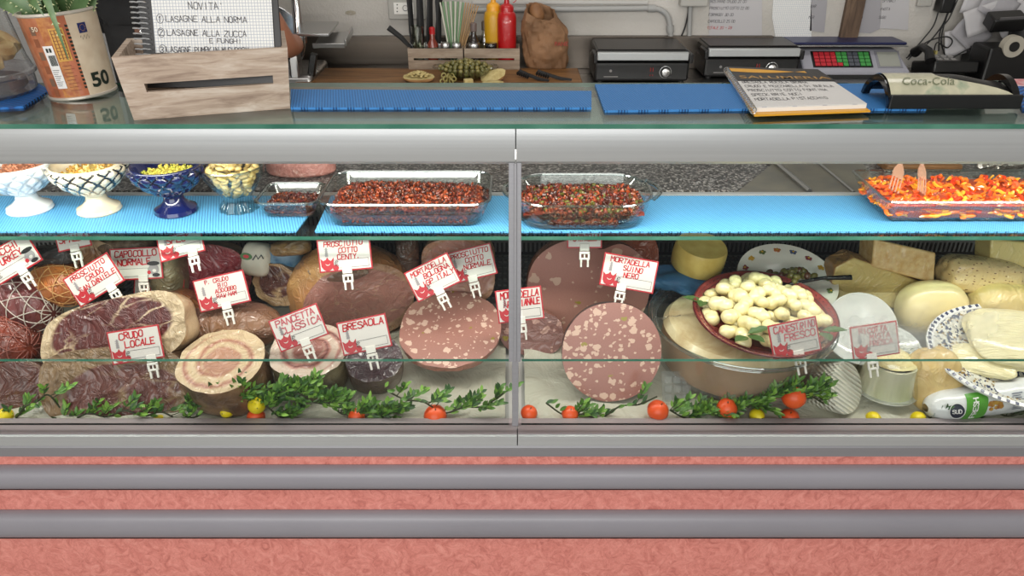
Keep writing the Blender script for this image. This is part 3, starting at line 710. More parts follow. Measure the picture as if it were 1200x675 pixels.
# the advert covers the top up to a sweeping curve on its right side
mb = MB()
def adv(u, v):
    edge = tw * (.97 - .56 * smoothstep(-.05, .5, v)); x = .004 + (edge - .004) * u; q = arch(.08 + .70 * v); return (x, q[0], q[1] + .002)
mb.grid(24, 16, adv)
g = G('faded_advert'); nn = g.noise(g.obj(), 26, 4); g.P(Base__Color=g.ramp(nn.outputs[0], [(.35, (178, 176, 152)), (.6, (196, 192, 166)), (.75, (150, 162, 138))]), Roughness=.18, Coat__Weight=.6); 
mb.build('advert_sheet', g.m, ct, sharp=180)
mb = MB(); font_text(mb, 'Coca-Cola', 1, (0, 0, 0), fn=lambda q: (lambda r: (.070 + q.x * .021, r[0], r[1] + .0036))(arch(.26 + q.y * .20)), shear=.45); mb.build('advert_lettering', pmat('faded_green_print', (112, 118, 92), .3), ct, smooth=False)
mb = MB(); mb.bx(.0, tw, -.001, .006, 0, .024); mb.build('front_lip', M['black'], ct, smooth=False, bevel=.002)
# small flyer at the right edge
flat_mat('flyer', [(1178, 93), (1260, 93), (1275, 101), (1192, 101)], GT + .0045, 'small white flyer with pink print behind the coin tray at the far right', pmat('pink_print_paper', (226, 206, 206), .6, noise=(40, (206, 90, 100), 5)), None, .001, 'flyer')
# ================================================================== goods on the glass shelf
SM = SZ + .004
gs = 'blue anti-slip mats on the glass shelf'
flat_mat('anti_slip_mat', [(-170, 231), (362, 231), (372, 240), (347, 273), (-170, 273)], SZ, 'light blue perforated mat on the inner glass shelf under the goblets', M['mat_shelf'], gs, .003)
flat_mat('anti_slip_mat', [(388, 231), (596, 231), (596, 273), (369, 273)], SZ, 'light blue perforated mat under the large rectangular dish of dried tomatoes', M['mat_shelf'], gs, .003)
flat_mat('anti_slip_mat', [(611, 231), (1330, 231), (1330, 273), (611, 273)], SZ, 'long light blue perforated mat on the inner glass shelf right of the mullion', M['mat_shelf'], gs, .003)

def scaled_goblet(px, py, rpx, label, glaze, gap, fill, rnd_seed, name='goblet', clear=False):
    p = AZ(px, py, SM); s = S(p); R1 = rpx * s; H = .102
    t = thing(name, label, 'goblet', (p.x, p.y, SM - .001), group=None)
    prof = []
    base = [(0, 0), (R1 * .60, 0), (R1 * .63, .003), (R1 * .60, .010), (R1 * .42, .017), (R1 * .30, .026), (R1 * .28, .036), (R1 * .34, .040)]
    mb = MB(); mb.lathe(base, 40); mb.build('foot', glaze, t)
    z0, z1 = .040, H; N = 34; cup = []
    for k in range(N + 1):
        q = k / N; cup.append((R1 * (.34 + .66 * math.sin(q * PI / 2 * 1.02) ** .8), z0 + (z1 - z0) * q))
    nrow, ncol = 4.5, 14
    def fn(r, z, a):
        q = (z - z0) / (z1 - z0)
        if q > .93: return r
        row = q * nrow; u = a / (2 * PI) * ncol; best = 0
        for rr in (math.floor(row) - 1, math.floor(row), math.floor(row) + 1):
            uc = (u - .5 * (rr % 2)) % 1 - .5; vc = row - rr - .5
            d = abs(uc) / .5 + abs(vc) / 1.0
            best = max(best, max(0, 1 - d) ** .45)
        return r * (1 + .13 * best * (0 if q < .06 else 1))
    def mf(k, j):
        (r, z) = cup[min(k, N)]; b = fn(r, z + (z1 - z0) / N / 2, 2 * PI * (j + .5) / 168) / r - 1
        q = k / N
        return 1 if (b < .068 and .06 < q < .93) else 0
    inner = [(R1 * .93, H), (R1 * .90, H - .006), (R1 * .78, H - .022), (R1 * .4, .05), (0, .047)]
    mb = MB(); mb.lathe(cup + [(cup[-1][0] - R1 * .03, H + .002)] + inner, 168, fn=lambda r, z, a: fn(r, z, a) if r > 0 and (r, z) in set(cup) else r, mf=lambda k, j: mf(k, j) if k < N else 0)
    mb.build('cup', [glaze, gap], t, sharp=60)
    # contents: heap of crumbs, nobody could count them
    rnd = random.Random(rnd_seed); mb = MB(); lv, cols, sz = fill
    rr = R1 * .80
    mb.lathe([(0, H - .016 + lv), (rr * .5, H - .018 + lv), (rr * .98, H - .022)][::-1], 30)
    for k in range(150):
        a = rnd.uniform(0, 2 * PI); q = math.sqrt(rnd.random()) * rr * .93; z = H - .017 + lv * (1 - (q / rr) ** 2)
        mb.ico((q * math.cos(a), q * math.sin(a), z), (sz * rnd.uniform(.6, 1.3), sz * rnd.uniform(.5, 1), sz * rnd.uniform(.35, .7)), 1, rnd.randrange(len(cols)), .15, rnd, (rnd.random() * 3, rnd.random() * 3, rnd.random() * 3))
    o = mb.build('goblet_filling', cols, None, (p.x, p.y, SM - .001)); return t, o
cer = lambda n, c, c2=None: pmat(n, c, .12, 0, .8, (14, c2 or c, 3))
t1, f1 = scaled_goblet(36, 245, 40, 'white scale-patterned ceramic goblet of crushed nuts, leftmost on the shelf', cer('white_glaze', (236, 236, 232), (214, 218, 222)), cer('pale_grey_glaze', (188, 192, 196)), (.004, [pmat('nut_brown', (178, 110, 78), .6), pmat('nut_pink', (204, 142, 108), .6)], .005), 1)
tag(f1, 'reddish brown crushed nuts heaped in the white goblet', 'nuts', kind='stuff')
t2, f2 = scaled_goblet(117, 246, 39, 'cream scale-patterned ceramic goblet with dark gaps between scales, yellow seeds inside', cer('cream_glaze', (232, 222, 200), (220, 200, 164)), cer('smoky_glaze', (48, 46, 46)), (.006, [pmat('seed_yellow', (222, 186, 98), .5), pmat('seed_gold', (196, 146, 64), .5), pmat('seed_pale', (232, 212, 150), .5)], .005), 2)
tag(f2, 'yellow seeds heaped in the cream goblet', 'seeds', kind='stuff')
t3, f3 = scaled_goblet(207, 247, 39, 'navy blue scale-patterned ceramic goblet with a few yellow bits inside', cer('navy_glaze', (12, 18, 62), (18, 28, 84)), cer('navy_gap_glaze', (6, 8, 34)), (.000, [pmat('bit_yellow', (226, 206, 92), .5), pmat('bit_lime', (196, 196, 80), .5)], .0042), 3)
tag(f3, 'yellow crumbs at the bottom of the navy goblet', 'crumbs', kind='stuff')
# glass goblet of beans
p = AZ(281, 243, SM); s = S(p); R1 = 36 * s
gb = thing('glass_goblet', 'clear glass footed goblet filled with pale beans, right of the navy goblet', 'goblet', (p.x, p.y, SM - .001))
wav = lambda r, z, a: r * (1 + (.05 * math.cos(a * 10) if z < .03 else .012 * math.cos(a * 10)))
mb = MB(); mb.lathe([(0, 0), (R1 * .62, 0), (R1 * .60, .008), (R1 * .46, .018), (R1 * .44, .028), (R1 * .7, .05), (R1 * .94, .075), (R1, .094), (R1 * .97, .094), (R1 * .9, .074), (R1 * .66, .052), (R1 * .36, .03), (0, .026)], 80, fn=wav)
mb.build('bowl', M['glass_dish'], gb, sharp=70)
mb = MB(); mb.tube([(R1 * .985 * math.cos(2 * PI * k / 40), R1 * .985 * math.sin(2 * PI * k / 40), .094) for k in range(40)], .0016, 6, closed=True); mb.build('rim', M['glass_rim'], gb)
bm_ = pmat('bean_skin', (236, 214, 150), .4, noise=(60, (214, 178, 104), 3), coat=.3)
mb = MB(); mb.ico((0, 0, 0), (.0105, .0072, .0048), 3); bean0 = mb.build('bean', bm_); first = True; rnd = random.Random(4)
def copyobj(o, loc, rot, label=None, sc=None):
    c = o.copy(); C.objects.link(c); c.location = loc; c.rotation_euler = rot
    if label: c['label'] = label
    if sc: c.scale = sc
    return c
def copytree(o, loc=None, rot=None, parent=None, label=None):
    c = o.copy(); C.objects.link(c)
    if parent: c.parent = parent
    if loc is not None: c.location = loc
    if rot is not None: c.rotation_euler = rot
    if label: c['label'] = label
    for ch in o.children: copytree(ch, parent=c)
    return c
tag(bean0, 'pale yellow bean in the clear glass goblet', 'bean', 'beans in the glass goblet'); beans = 0
for lay in range(7):
    z = .034 + lay * .0088; q = (z - .028) / .066; rr = R1 * (.36 + .54 * min(1, q) ** .8) - .008; n = 5 + int(lay * 1.6)
    for k in range(n):
        a = 2 * PI * k / n + lay; loc = (p.x + rr * math.cos(a), p.y + rr * math.sin(a), SM + z); rt_ = (rnd.uniform(-.7, .7), rnd.uniform(-.7, .7), a + PI / 2 + rnd.uniform(-.6, .6))
        if beans == 0: bean0.location = loc; bean0.rotation_euler = rt_
        else: copyobj(bean0, loc, rt_)
        beans += 1
for k in range(16):
    a = rnd.uniform(0, 6.28); q = math.sqrt(rnd.random()) * R1 * .62; copyobj(bean0, (p.x + q * math.cos(a), p.y + q * math.sin(a), SM + .092 + rnd.uniform(0, .006)), (rnd.uniform(-.5, .5), rnd.uniform(-.5, .5), rnd.uniform(0, 3)))

def rr_ring(w, d, rad, z, n=10):                   # rounded rectangle ring
    out = []
    for cx_, cy_, a0_ in ((w / 2 - rad, d / 2 - rad, 0), (-w / 2 + rad, d / 2 - rad, PI / 2), (-w / 2 + rad, -d / 2 + rad, PI), (w / 2 - rad, -d / 2 + rad, 1.5 * PI)):
        for k in range(n): a = a0_ + PI / 2 * k / (n - 1); out.append((cx_ + rad * math.cos(a), cy_ + rad * math.sin(a), z))
    return out
def rings(mb, rs, cap0=True, cap1=False, m=0):
    ids = [mb.av(r) for r in rs]; n = len(rs[0])
    for a, b in zip(ids, ids[1:]):
        for j in range(n): mb.face((a + j, a + (j + 1) % n, b + (j + 1) % n, b + j), m)
    if cap0: mb.face([ids[0] + j for j in reversed(range(n))], m)
    if cap1: mb.face([ids[-1] + j for j in range(n)], m)
def glass_dish(name, label, cx_, cy_, w, d, h, rad, flare=.018, handles=False, rimr=.0028, yaw=0):
    t = thing(name, label, 'dish', (cx_, cy_, SM), (0, 0, yaw))
    mb = MB(); f = lambda q: (w - 2 * flare * (1 - q), d - 2 * flare * (1 - q))
    rings(mb, [rr_ring(f(0)[0] - .01, f(0)[1] - .01, rad * .7, 0), rr_ring(*f(.05), rad * .8, .004), rr_ring(*f(.5), rad * .9, h * .5), rr_ring(*f(1), rad, h)])
    rings(mb, [rr_ring(f(0)[0] - .014, f(0)[1] - .014, rad * .6, .005), rr_ring(f(.1)[0] - .008, f(.1)[1] - .008, rad * .7, .009), rr_ring(f(1)[0] - .008, f(1)[1] - .008, rad * .9, h)])
    mb.build('dish_body', M['glass_dish'], t, sharp=50)
    mb = MB(); mb.tube(rr_ring(w, d, rad, h, 8), rimr, 8, closed=True)
    if handles:
        for sx in (-1, 1): mb.tube([(sx * (w / 2 + .02 * math.sin(PI * k / 10)), -d * .28 + d * .56 * k / 10, h) for k in range(11)], rimr * 1.6, 8)
    mb.build('rim', M['glass_rim'], t); return t, f
def heap(name, label, cat, cx_, cy_, w, d, z0, hfn, mats, n, sz, seed, rad=.03, z_side=None):
    """chopped filling: bumpy body reaching the dish walls plus many crumbs, one stuff object"""
    rnd = random.Random(seed); mb = MB()
    rings(mb, [rr_ring(w - .02, d - .02, rad * .7, .007), rr_ring(w - .006, d - .006, rad * .8, z0 * .5), rr_ring(w, d, rad * .8, z0)], m=len(mats) - 1)
    def inside(x, y): return abs(x) < w / 2 - .002 and abs(y) < d / 2 - .002 and not ((abs(x) > w / 2 - rad) and (abs(y) > d / 2 - rad) and math.hypot(abs(x) - w / 2 + rad, abs(y) - d / 2 + rad) > rad - .002)
    mb.grid(40, 26, lambda u, v: ((u - .5) * (w - .012), (v - .5) * (d - .012), z0 + hfn(u, v) - .003 + nz((u * 9, v * 7, 0), 2, seed) * .004), 0)
    k = 0
    while k < n:
        u, v = rnd.random(), rnd.random(); x, y = (u - .5) * w, (v - .5) * d
        if not inside(x, y): continue
        k += 1; q = sz * rnd.uniform(.5, 1.25); e = min(1, (1 - abs(2 * u - 1)) * 6, (1 - abs(2 * v - 1)) * 6)
        mb.ico((x, y, z0 + hfn(u, v) * e + rnd.uniform(-.004, .004)), (q, q * rnd.uniform(.5, 1), q * rnd.uniform(.3, .8)), rnd.choice((0, 1)) if sz < .004 else 1, rnd.randrange(len(mats) - 1), .22, rnd, (rnd.random() * 3, rnd.random() * 3, rnd.random() * 3))
    k = 0
    while k < n // 3:                                # crumbs pressed against the front and side walls
        s_ = rnd.random(); q = sz * rnd.uniform(.5, 1.1); z = rnd.uniform(.008, z0 + .002)
        if s_ < .6: x, y = rnd.uniform(-w / 2 + rad, w / 2 - rad), -d / 2 + .002
        else: x, y = (w / 2 - .002) * rnd.choice((-1, 1)), rnd.uniform(-d / 2 + rad, d / 2 - rad)
        mb.ico((x, y, z), (q, q * .5, q * .7), 1, rnd.randrange(len(mats) - 1) if z > z0 * .45 else len(mats) - 1, .2, rnd, (0, rnd.random() * 3, 0)); k += 1
    o = mb.build(name, mats, None, (cx_, cy_, SM + .001), sharp=50); return tag(o, label, cat, kind='stuff')
tom = [pmat('dried_tomato_red', (112, 38, 20), .4, 0, .3), pmat('dried_tomato_dark', (62, 26, 18), .35, 0, .4), pmat('dried_tomato_orange', (158, 68, 30), .4, 0, .3), pmat('dried_tomato_pink', (132, 66, 36), .4, 0, .3), pmat('dried_tomato_brown', (84, 42, 28), .4, 0, .3), pmat('tomato_oil', (104, 38, 18), .2, 0, .6, (60, (58, 22, 12), 4))]
# large rectangular dish
pf = AZ(475, 266.5, SM); s = S(pf); w = 199 * s; d = .185; h = .052
hx = AY(472, 240, pf.y + d / 2 - .01).x
td_, ff = glass_dish('glass_baking_dish', 'large rectangular glass baking dish of chopped dried tomatoes, left of the mullion', pf.x, pf.y + d / 2 - .012, w, d, h, .035)
heap('chopped_tomato', 'chopped dried tomato heaped in the large rectangular glass dish', 'food', pf.x, pf.y + d / 2 - .012, w - .03, d - .026, .026, lambda u, v: .017 * (.35 + .65 * math.sin(PI * min(1, u * 1.2 + .05)) ** .6) * math.sin(PI * min(1, v * .8 + .1)) + .006 * nz((u * 6, v * 5, 0), 1, 3), tom, 2600, .0042, 11)
# oval dish right of the mullion
pf = AZ(684, 270, SM); s = S(pf); w = 164 * s; d = .175
glass_dish('oval_glass_dish', 'oval-cornered glass dish with end handles full of dried tomatoes in oil, right of the mullion', pf.x, pf.y + d / 2 - .012, w, d, .055, .068, .014, True)
heap('chopped_tomato', 'oily dried tomato pieces filling the oval-cornered glass dish', 'food', pf.x, pf.y + d / 2 - .012, w - .026, d - .026, .030, lambda u, v: .012 * math.sin(PI * u) ** .5 * math.sin(PI * v) ** .5 + .006 * nz((u * 6, v * 5, 0), 1, 9), [tom[0], tom[1], tom[2], tom[4], pmat('herb_green', (92, 88, 34), .4), tom[0], tom[1], tom[3], tom[5]], 1500, .0056, 12, .055)
# small dish
pf = AZ(337, 256, SM); s = S(pf); w = 72 * s
glass_dish('small_glass_dish', 'small square glass dish of dark tomato paste beside the bean goblet', pf.x, pf.y + .05, w, .115, .034, .02, .012, False, .0034)
heap('tomato_paste', 'dark red chopped paste in the small square glass dish', 'food', pf.x, pf.y + .05, w - .022, .092, .014, lambda u, v: .010 * math.sin(PI * u) * math.sin(PI * v), [tom[1], tom[3], pmat('paste_maroon', (88, 26, 26), .3, 0, .6), tom[4], pmat('paste_base', (84, 20, 18), .25, 0, .6)], 500, .0036, 13, .018)
# orange peppers dish
pf = AZ(1165, 262, SM); s = S(pf); w = 250 * s; cxo = AZ(1044, 262, SM).x + w / 2 - .022
glass_dish('glass_baking_dish', 'rectangular glass dish of orange peppers in oil, clear forks on its edge', cxo, pf.y + .078, w, .18, .05, .012, .022)
rnd = random.Random(21); mb = MB(); pep = [pmat('pepper_red', (214, 62, 24), .22, 0, .7), pmat('pepper_orange', (234, 112, 28), .22, 0, .7), pmat('pepper_yellow', (240, 164, 48), .22, 0, .7), pmat('pepper_salmon', (224, 96, 44), .25, 0, .7), pmat('pepper_oil', (196, 74, 24), .2, 0, .6)]
wo, do = w - .042, .142
rings(mb, [rr_ring(wo - .012, do - .01, .01, .006), rr_ring(wo, do, .012, .014), rr_ring(wo + .012, do + .012, .012, .034)], cap1=True, m=4)
for k in range(430):
    front = k % 4 == 0
    c0 = Vector((rnd.uniform(-wo / 2, wo / 2), -do / 2 - .002 + rnd.uniform(-.002, .003), rnd.uniform(.010, .034))) if front else Vector((rnd.uniform(-wo / 2, wo / 2), rnd.uniform(-do / 2, do / 2), .036 + rnd.uniform(0, .008)))
    if k % 13 == 0: c0 = Vector((-wo / 2 - .001, rnd.uniform(-do / 2, do / 2), rnd.uniform(.012, .034)))
    a = rnd.uniform(-.6, .6) if front else rnd.uniform(0, PI); L = rnd.uniform(.012, .028); bd = rnd.uniform(-.01, .01); pts = []
    for j in range(6):
        q = j / 5 - .5; pts.append(c0 + Vector((math.cos(a) * q * L - math.sin(a) * bd * (1 - 4 * q * q) * (0 if front else 1), (0 if front else math.sin(a) * q * L), (math.sin(a) * q * L * .5 + bd * .6 * (1 - 4 * q * q)) if front else .003 * math.sin(q * 6 + k))))
    lowz = c0.z < .022 and front
    mb.tube(pts, [.001, .0035, .004, .004, .0035, .001], 6, rnd.choice((2, 2, 1)) if lowz else rnd.choice((0, 1, 1, 3, 2)), flat=.6)
tag(mb.build('pepper_strips', pep, None, (cxo, pf.y + .078, SM + .001)), 'orange and red pepper strips in oil in the right glass dish', 'food', kind='stuff')
# clear orange-tinted plastic forks standing in that dish
fkm = glass('plastic_fork', (.95, .78, .66), 1.2, .10, .08, .38, (.85, .52, .36, 1))
def fork(loc, rot, label):
    o = thing('plastic_fork', label, 'fork', loc, rot, 'clear plastic forks in the pepper dish')
    mb = MB()
    for k in range(4): mb.box((-.0105 + k * .007, 0, .018), (.003, .0022, .036), taper=.8)
    mb.build('tines', fkm, o)
    mb = MB(); mb.prism([(-.0125, .034), (.0125, .034), (.012, .052), (.006, .066), (-.006, .066), (-.012, .052)][::1], 0, .002)
    mb.v = [(x, z, y) for x, y, z in mb.v]; mb.build('head', fkm, o, smooth=False)
    mb = MB(); mb.box((0, .001, .11), (.009, .003, .09)); mb.build('handle', fkm, o, bevel=.001)
    return o
ff_ = AY(1047, 206, pf.y + .10)
f0 = fork((ff_.x, ff_.y, ff_.z), (R(58), R(8), R(-12)), 'left of the clear plastic forks lying in the orange pepper dish')
f1_ = AY(1085, 222, pf.y + .06)
f0.rotation_euler = (R(-48), R(26), R(-8)); f0.location = AY(1047, 224, pf.y + .06)
c2 = copytree(f0, AY(1080, 226, pf.y + .05), (R(-44), R(30), R(10)), label='right of the clear plastic forks lying in the orange pepper dish')
# things lying on the granite behind the shelf
GZ = .985
p = AZ(350, 206, GZ)
g = G('wrapped_ham_face'); nn = g.noise(g.vmap(g.obj(), (1, 1, 1)), 60, 4, .6, 1.5); g.P(Base__Color=g.ramp(nn.outputs[0], [(.4, (206, 138, 128)), (.62, (222, 160, 148)), (.7, (240, 214, 200))]), Roughness=.4); add_film(g, 20, .5); 
mb = MB(); mb.prism([(x * .085 * (1 if abs(x) < 2 else 1), y * .05) for x, y in [(math.cos(a) * (1 if abs(math.cos(a)) < .8 else .97), math.sin(a)) for a in [2 * PI * k / 30 for k in range(30)]]], 0, .035)
tag(mb.build('wrapped_ham', g.m, None, (p.x, p.y + .03, GZ), bevel=.006), 'pink wrapped piece of cooked ham on the granite behind the small glass dish', 'ham')
t = thing('steel_tray', 'flat steel tray with a slanted lip lying on the granite behind the right shelf', 'tray', (0, 0, GZ))
mb = MB(); P4 = [AZ(x, y, GZ) for x, y in ((862, 228), (1036, 228), (1000, 178), (925, 178))]; 
mb.prism([(v.x, v.y) for v in P4], .0005, .004); mb.build('tray_plate', pmat('dull_steel', (128, 126, 120), .38, .7, noise=(12, (150, 146, 132), 4)), t, smooth=False)
mb = MB(); a, b = AZ(948, 228, GZ), AZ(892, 180, GZ); mb.tube([(a.x, a.y, .008), (b.x, b.y, .008)], .006, 6); a, b = AZ(1000, 228, GZ), AZ(940, 178, GZ); mb.tube([(a.x, a.y, .006), (b.x, b.y, .006)], .003, 6)
mb.build('tray_ridge', M['steel_soft'], t)
p = AZ(1160, 205, GZ)
mb = MB(); mb.ico((0, 0, .022), (.07, .03, .024), 4); v2 = []
for v in mb.v: k = 1 + .35 * nz(v, 40, 3); v2.append((v[0] * k, v[1] * k, max(0, v[2] * k)))
mb.v = v2; tag(mb.build('foil_parcel', pmat('aluminium_foil', (210, 206, 198), .2, 1, bump=(50, 1, .006)), None, (p.x + .04, p.y + .03, GZ), (0, 0, .2), sharp=20), 'crumpled aluminium foil parcel behind the pepper dish', 'foil')
p = AZ(1085, 204, GZ)
mb = MB(); mb.bx(-.09, .09, 0, .09, 0, .018); tag(mb.build('chopping_board', M['board'], None, (p.x, p.y + .01, GZ), bevel=.004), 'small tan wooden chopping board on the granite behind the pepper dish', 'chopping board')

# ================================================================== goods on the deck
import bmesh
def body(name, size, axis_p=2.4, rp=2.0, cuts=(), mats=(), amp=.03, nsc=3, seed=0, parent=None, loc=None, rot=None, sub=5, bevel=.004, fn=None, film=None, notch=None):
    """rounded solid: semi-axes size, super-exponent along local y (axis_p) and round the axis (rp); cuts = [(normal, offset, material)]"""
    bm = bmesh.new(); bmesh.ops.create_icosphere(bm, subdivisions=sub, radius=1)
    for v in bm.verts:
        x, y, z = v.co
        rr = (abs(x) ** rp + abs(z) ** rp) ** (1 / rp); k = (rr ** axis_p + abs(y) ** axis_p) ** (-1 / axis_p)
        k *= 1 + amp * nz((x, y, z), nsc, seed)
        q = Vector((x * k, y * k, z * k))
        if fn: q = Vector(fn(q))
        v.co = (q.x * size[0], q.y * size[1], q.z * size[2])
    for f in bm.faces: f.smooth = True
    for n, off, mi in cuts:
        n = Vector(n).normalized()
        geom = bm.verts[:] + bm.edges[:] + bm.faces[:]
        r = bmesh.ops.bisect_plane(bm, geom=geom, plane_co=n * off, plane_no=n, clear_outer=True)
        ed = [e for e in r['geom_cut'] if isinstance(e, bmesh.types.BMEdge)]
        fr = bmesh.ops.contextual_create(bm, geom=ed)
        for f in fr['faces']:
            f.material_index = mi; f.smooth = False
    bmesh.ops.recalc_face_normals(bm, faces=bm.faces[:])
    me = bpy.data.meshes.new(name); bm.to_mesh(me); bm.free()
    for m in mats: me.materials.append(m)
    me.set_sharp_from_angle(angle=R(50))
    o = bpy.data.objects.new(name, me); C.objects.link(o)
    if parent: o.parent = parent
    if loc is not None: o.location = loc
    if rot is not None: o.rotation_euler = rot
    if bevel:
        q = o.modifiers.new('bevel', 'BEVEL'); q.width = bevel; q.segments = 2; q.limit_method = 'ANGLE'; q.angle_limit = R(50)
    return o
def orient(tilt, yaw=0, roll=0):                  # face (local -y) tilted up by tilt, turned by yaw, rolled in its own plane (anticlockwise in the picture)
    return (Matrix.Rotation(R(yaw), 3, 'Z') @ Matrix.Rotation(R(-tilt), 3, 'X') @ Matrix.Rotation(R(-roll), 3, 'Y')).to_euler()
def radial(g, a, b, ox=0, oz=0, wob=.15, wsc=9):
    v = g.warp(g.obj(), wsc, .02); sx = g.n('ShaderNodeSeparateXYZ', i0=v)
    x = g.math('MULTIPLY_ADD', sx.outputs[0], 1 / a, ox); z = g.math('MULTIPLY_ADD', sx.outputs[2], 1 / b, oz)
    return g.math('SQRT', g.math('ADD', g.math('MULTIPLY', x, x), g.math('MULTIPLY', z, z))), v
def ham_face(name, a, b, meat, fat=(214, 190, 156), rim=.86, ox=0, oz=0, marble=.02, msc=16, film=True, fatn=.0, stripe=(3, 1, 1)):
    g = G(name); r, v = radial(g, a, b, ox, oz)
    mm = g.noise(g.vmap(v, stripe), 26, 5, .65, .8); c = g.ramp(mm.outputs[0], [(.3, meat[0]), (.55, meat[1]), (.8, meat[2])])
    vo = g.n('ShaderNodeTexVoronoi', Vector=g.warp(g.vmap(g.obj(), (.7, 1, 1.6)), 14, .07), Scale=msc, _feature='DISTANCE_TO_EDGE').outputs['Distance']
    patch = g.noise(g.obj(), 11, 2)
    ln = g.math('MULTIPLY', g.ramp(vo, [(0, (1, 1, 1)), (marble * 2.4 + .012, (0, 0, 0))]), g.ramp(patch.outputs[0], [(.42, (0, 0, 0)), (.58, (1, 1, 1))]))
    c = g.mix(ln, c, lin(fat))
    fb = g.noise(g.obj(), 34, 5, .65); fatc = g.mix(g.ramp(fb.outputs[0], [(.4, (0, 0, 0)), (.72, (1, 1, 1))]), lin(fat), lin(tuple(max(0, q - 58) for q in fat)))
    c = g.mix(g.ramp(r, [(rim - .03, (0, 0, 0)), (rim + .03, (1, 1, 1))]), c, fatc)
    g.P(Base__Color=c, Roughness=.38)
    if film: add_film(g, 16, .55)
    else: g.P(Coat__Weight=.25, Coat__Roughness=.2)
    return g.m
def mortadella(name, base=(186, 122, 108), spot=(226, 186, 168), sc=62, film=False, dens=.42, pist=True, big=1.12):
    g = G(name); v = g.warp(g.vmap(g.obj(), (1, 1, 1.15)), 60, .020)
    c = g.mix(g.noise(g.obj(), 300, 2).outputs[0], lin(base), lin(tuple(min(255, q + 14) for q in base)))
    for i, (s_, th_, ds) in enumerate(((sc, .36 * big, dens), (sc * 1.9, .30, dens * .8))):
        vo = g.n('ShaderNodeTexVoronoi', Vector=g.vmap(v, (1, 1, 1.0), (i * 3.3, i, 0)), Scale=s_, Randomness=.9)
        rnd_ = g.n('ShaderNodeSeparateColor', i0=vo.outputs['Color'])
        siz = g.math('MULTIPLY', g.math('LESS_THAN', rnd_.outputs[0], ds), g.math('MULTIPLY_ADD', rnd_.outputs[1], .5 * th_, th_ * .75))
        mk = g.ramp(g.math('SUBTRACT', siz, vo.outputs['Distance']), [(.0, (0, 0, 0)), (.03, (1, 1, 1))])
        c = g.mix(mk, c, lin(spot))
    if pist:
        vo = g.n('ShaderNodeTexVoronoi', Vector=g.vmap(v, (1, 1, 1.3), (7, 2, 4)), Scale=sc * .72); rnd_ = g.n('ShaderNodeSeparateColor', i0=vo.outputs['Color'])
        q = g.math('MULTIPLY', g.math('LESS_THAN', rnd_.outputs[0], .10), .25)
        mk = g.ramp(g.math('SUBTRACT', q, vo.outputs['Distance']), [(.0, (0, 0, 0)), (.04, (1, 1, 1))]); c = g.mix(mk, c, lin((150, 132, 50)))
    g.P(Base__Color=c, Roughness=.35, Coat__Weight=.3, Coat__Roughness=.15)
    if film: add_film(g, 14, .45)
    return g.m
def pancetta(name, a, b, c1=(188, 148, 120), c2=(160, 106, 88), fat=(200, 176, 142), k=3.2):
    g = G(name); r, v = radial(g, a, b); sx = g.n('ShaderNodeSeparateXYZ', i0=v)
    an = g.math('ARCTAN2', sx.outputs[2], sx.outputs[0]); nn = g.noise(g.obj(), 18, 4, .6, .6)
    ph = g.math('FRACT', g.math('ADD', g.math('MULTIPLY', r, k), g.math('ADD', g.math('MULTIPLY', an, 1 / (2 * PI)), g.math('MULTIPLY', nn.outputs[0], .7))))
    c = g.ramp(ph, [(.0, fat), (.3, fat), (.42, c1), (.6, c2), (.75, c1), (.9, fat)])
    c = g.mix(g.ramp(r, [(.84, (0, 0, 0)), (.9, (1, 1, 1))]), c, lin(fat))
    c = g.mix(g.ramp(r, [(.36, (1, 1, 1)), (.46, (0, 0, 0))]), c, g.mix(nn.outputs[0], lin(c1), lin(c2)))
    g.P(Base__Color=c, Roughness=.4); add_film(g, 15, .6); return g.m
film = (13, .7)
MEAT_DARK = ((78, 36, 36), (112, 54, 52), (140, 74, 68)); MEAT_RED = ((120, 30, 44), (150, 46, 60), (182, 84, 92)); MEAT_COTTO = ((150, 104, 92), (170, 122, 108), (188, 142, 126))

def cut_meat(name, label, cat, px, py, r, w, h, L, tilt, yaw, roll, face, skin, axis_p=2.6, rp=2.2, amp=.05, seed=0, bevel=.004, part='meat', cutoff=0, extra=(), fn=None, nsc=3):
    """cut face centred at the pixel, r above the deck; w,h face size in photo pixels, body reaches L behind the face"""
    p = DK(px, py, r); s = S(p); a, b = w * s / 2, h * s / 2
    if callable(face): face = face(a, b)
    o = body(name, (a, L, b), axis_p, rp, [((0, -1, 0), cutoff, 1)] + list(extra), [skin, face], amp, nsc, seed, None, p, orient(tilt, yaw, roll), bevel=bevel, fn=fn)
    return tag(o, label, cat), p, a, b
skin_brown = pmat('ham_rind', (132, 96, 66), .5, noise=(22, (92, 62, 46), 5), bump=(50, .4), film=film)
skin_fat = pmat('ham_fat_side', (206, 182, 148), .45, noise=(16, (170, 138, 104), 5), bump=(40, .3), film=film)
skin_dark = pmat('cured_skin', (84, 54, 44), .45, noise=(28, (52, 34, 30), 5), bump=(60, .5), film=film)
skin_mort = pmat('mortadella_casing', (150, 96, 82), .4, noise=(40, (176, 124, 108), 4), film=film)
skin_pepper = pmat('peppered_rind', (120, 100, 76), .6, noise=(90, (82, 62, 48), 5), bump=(120, .5), film=film)

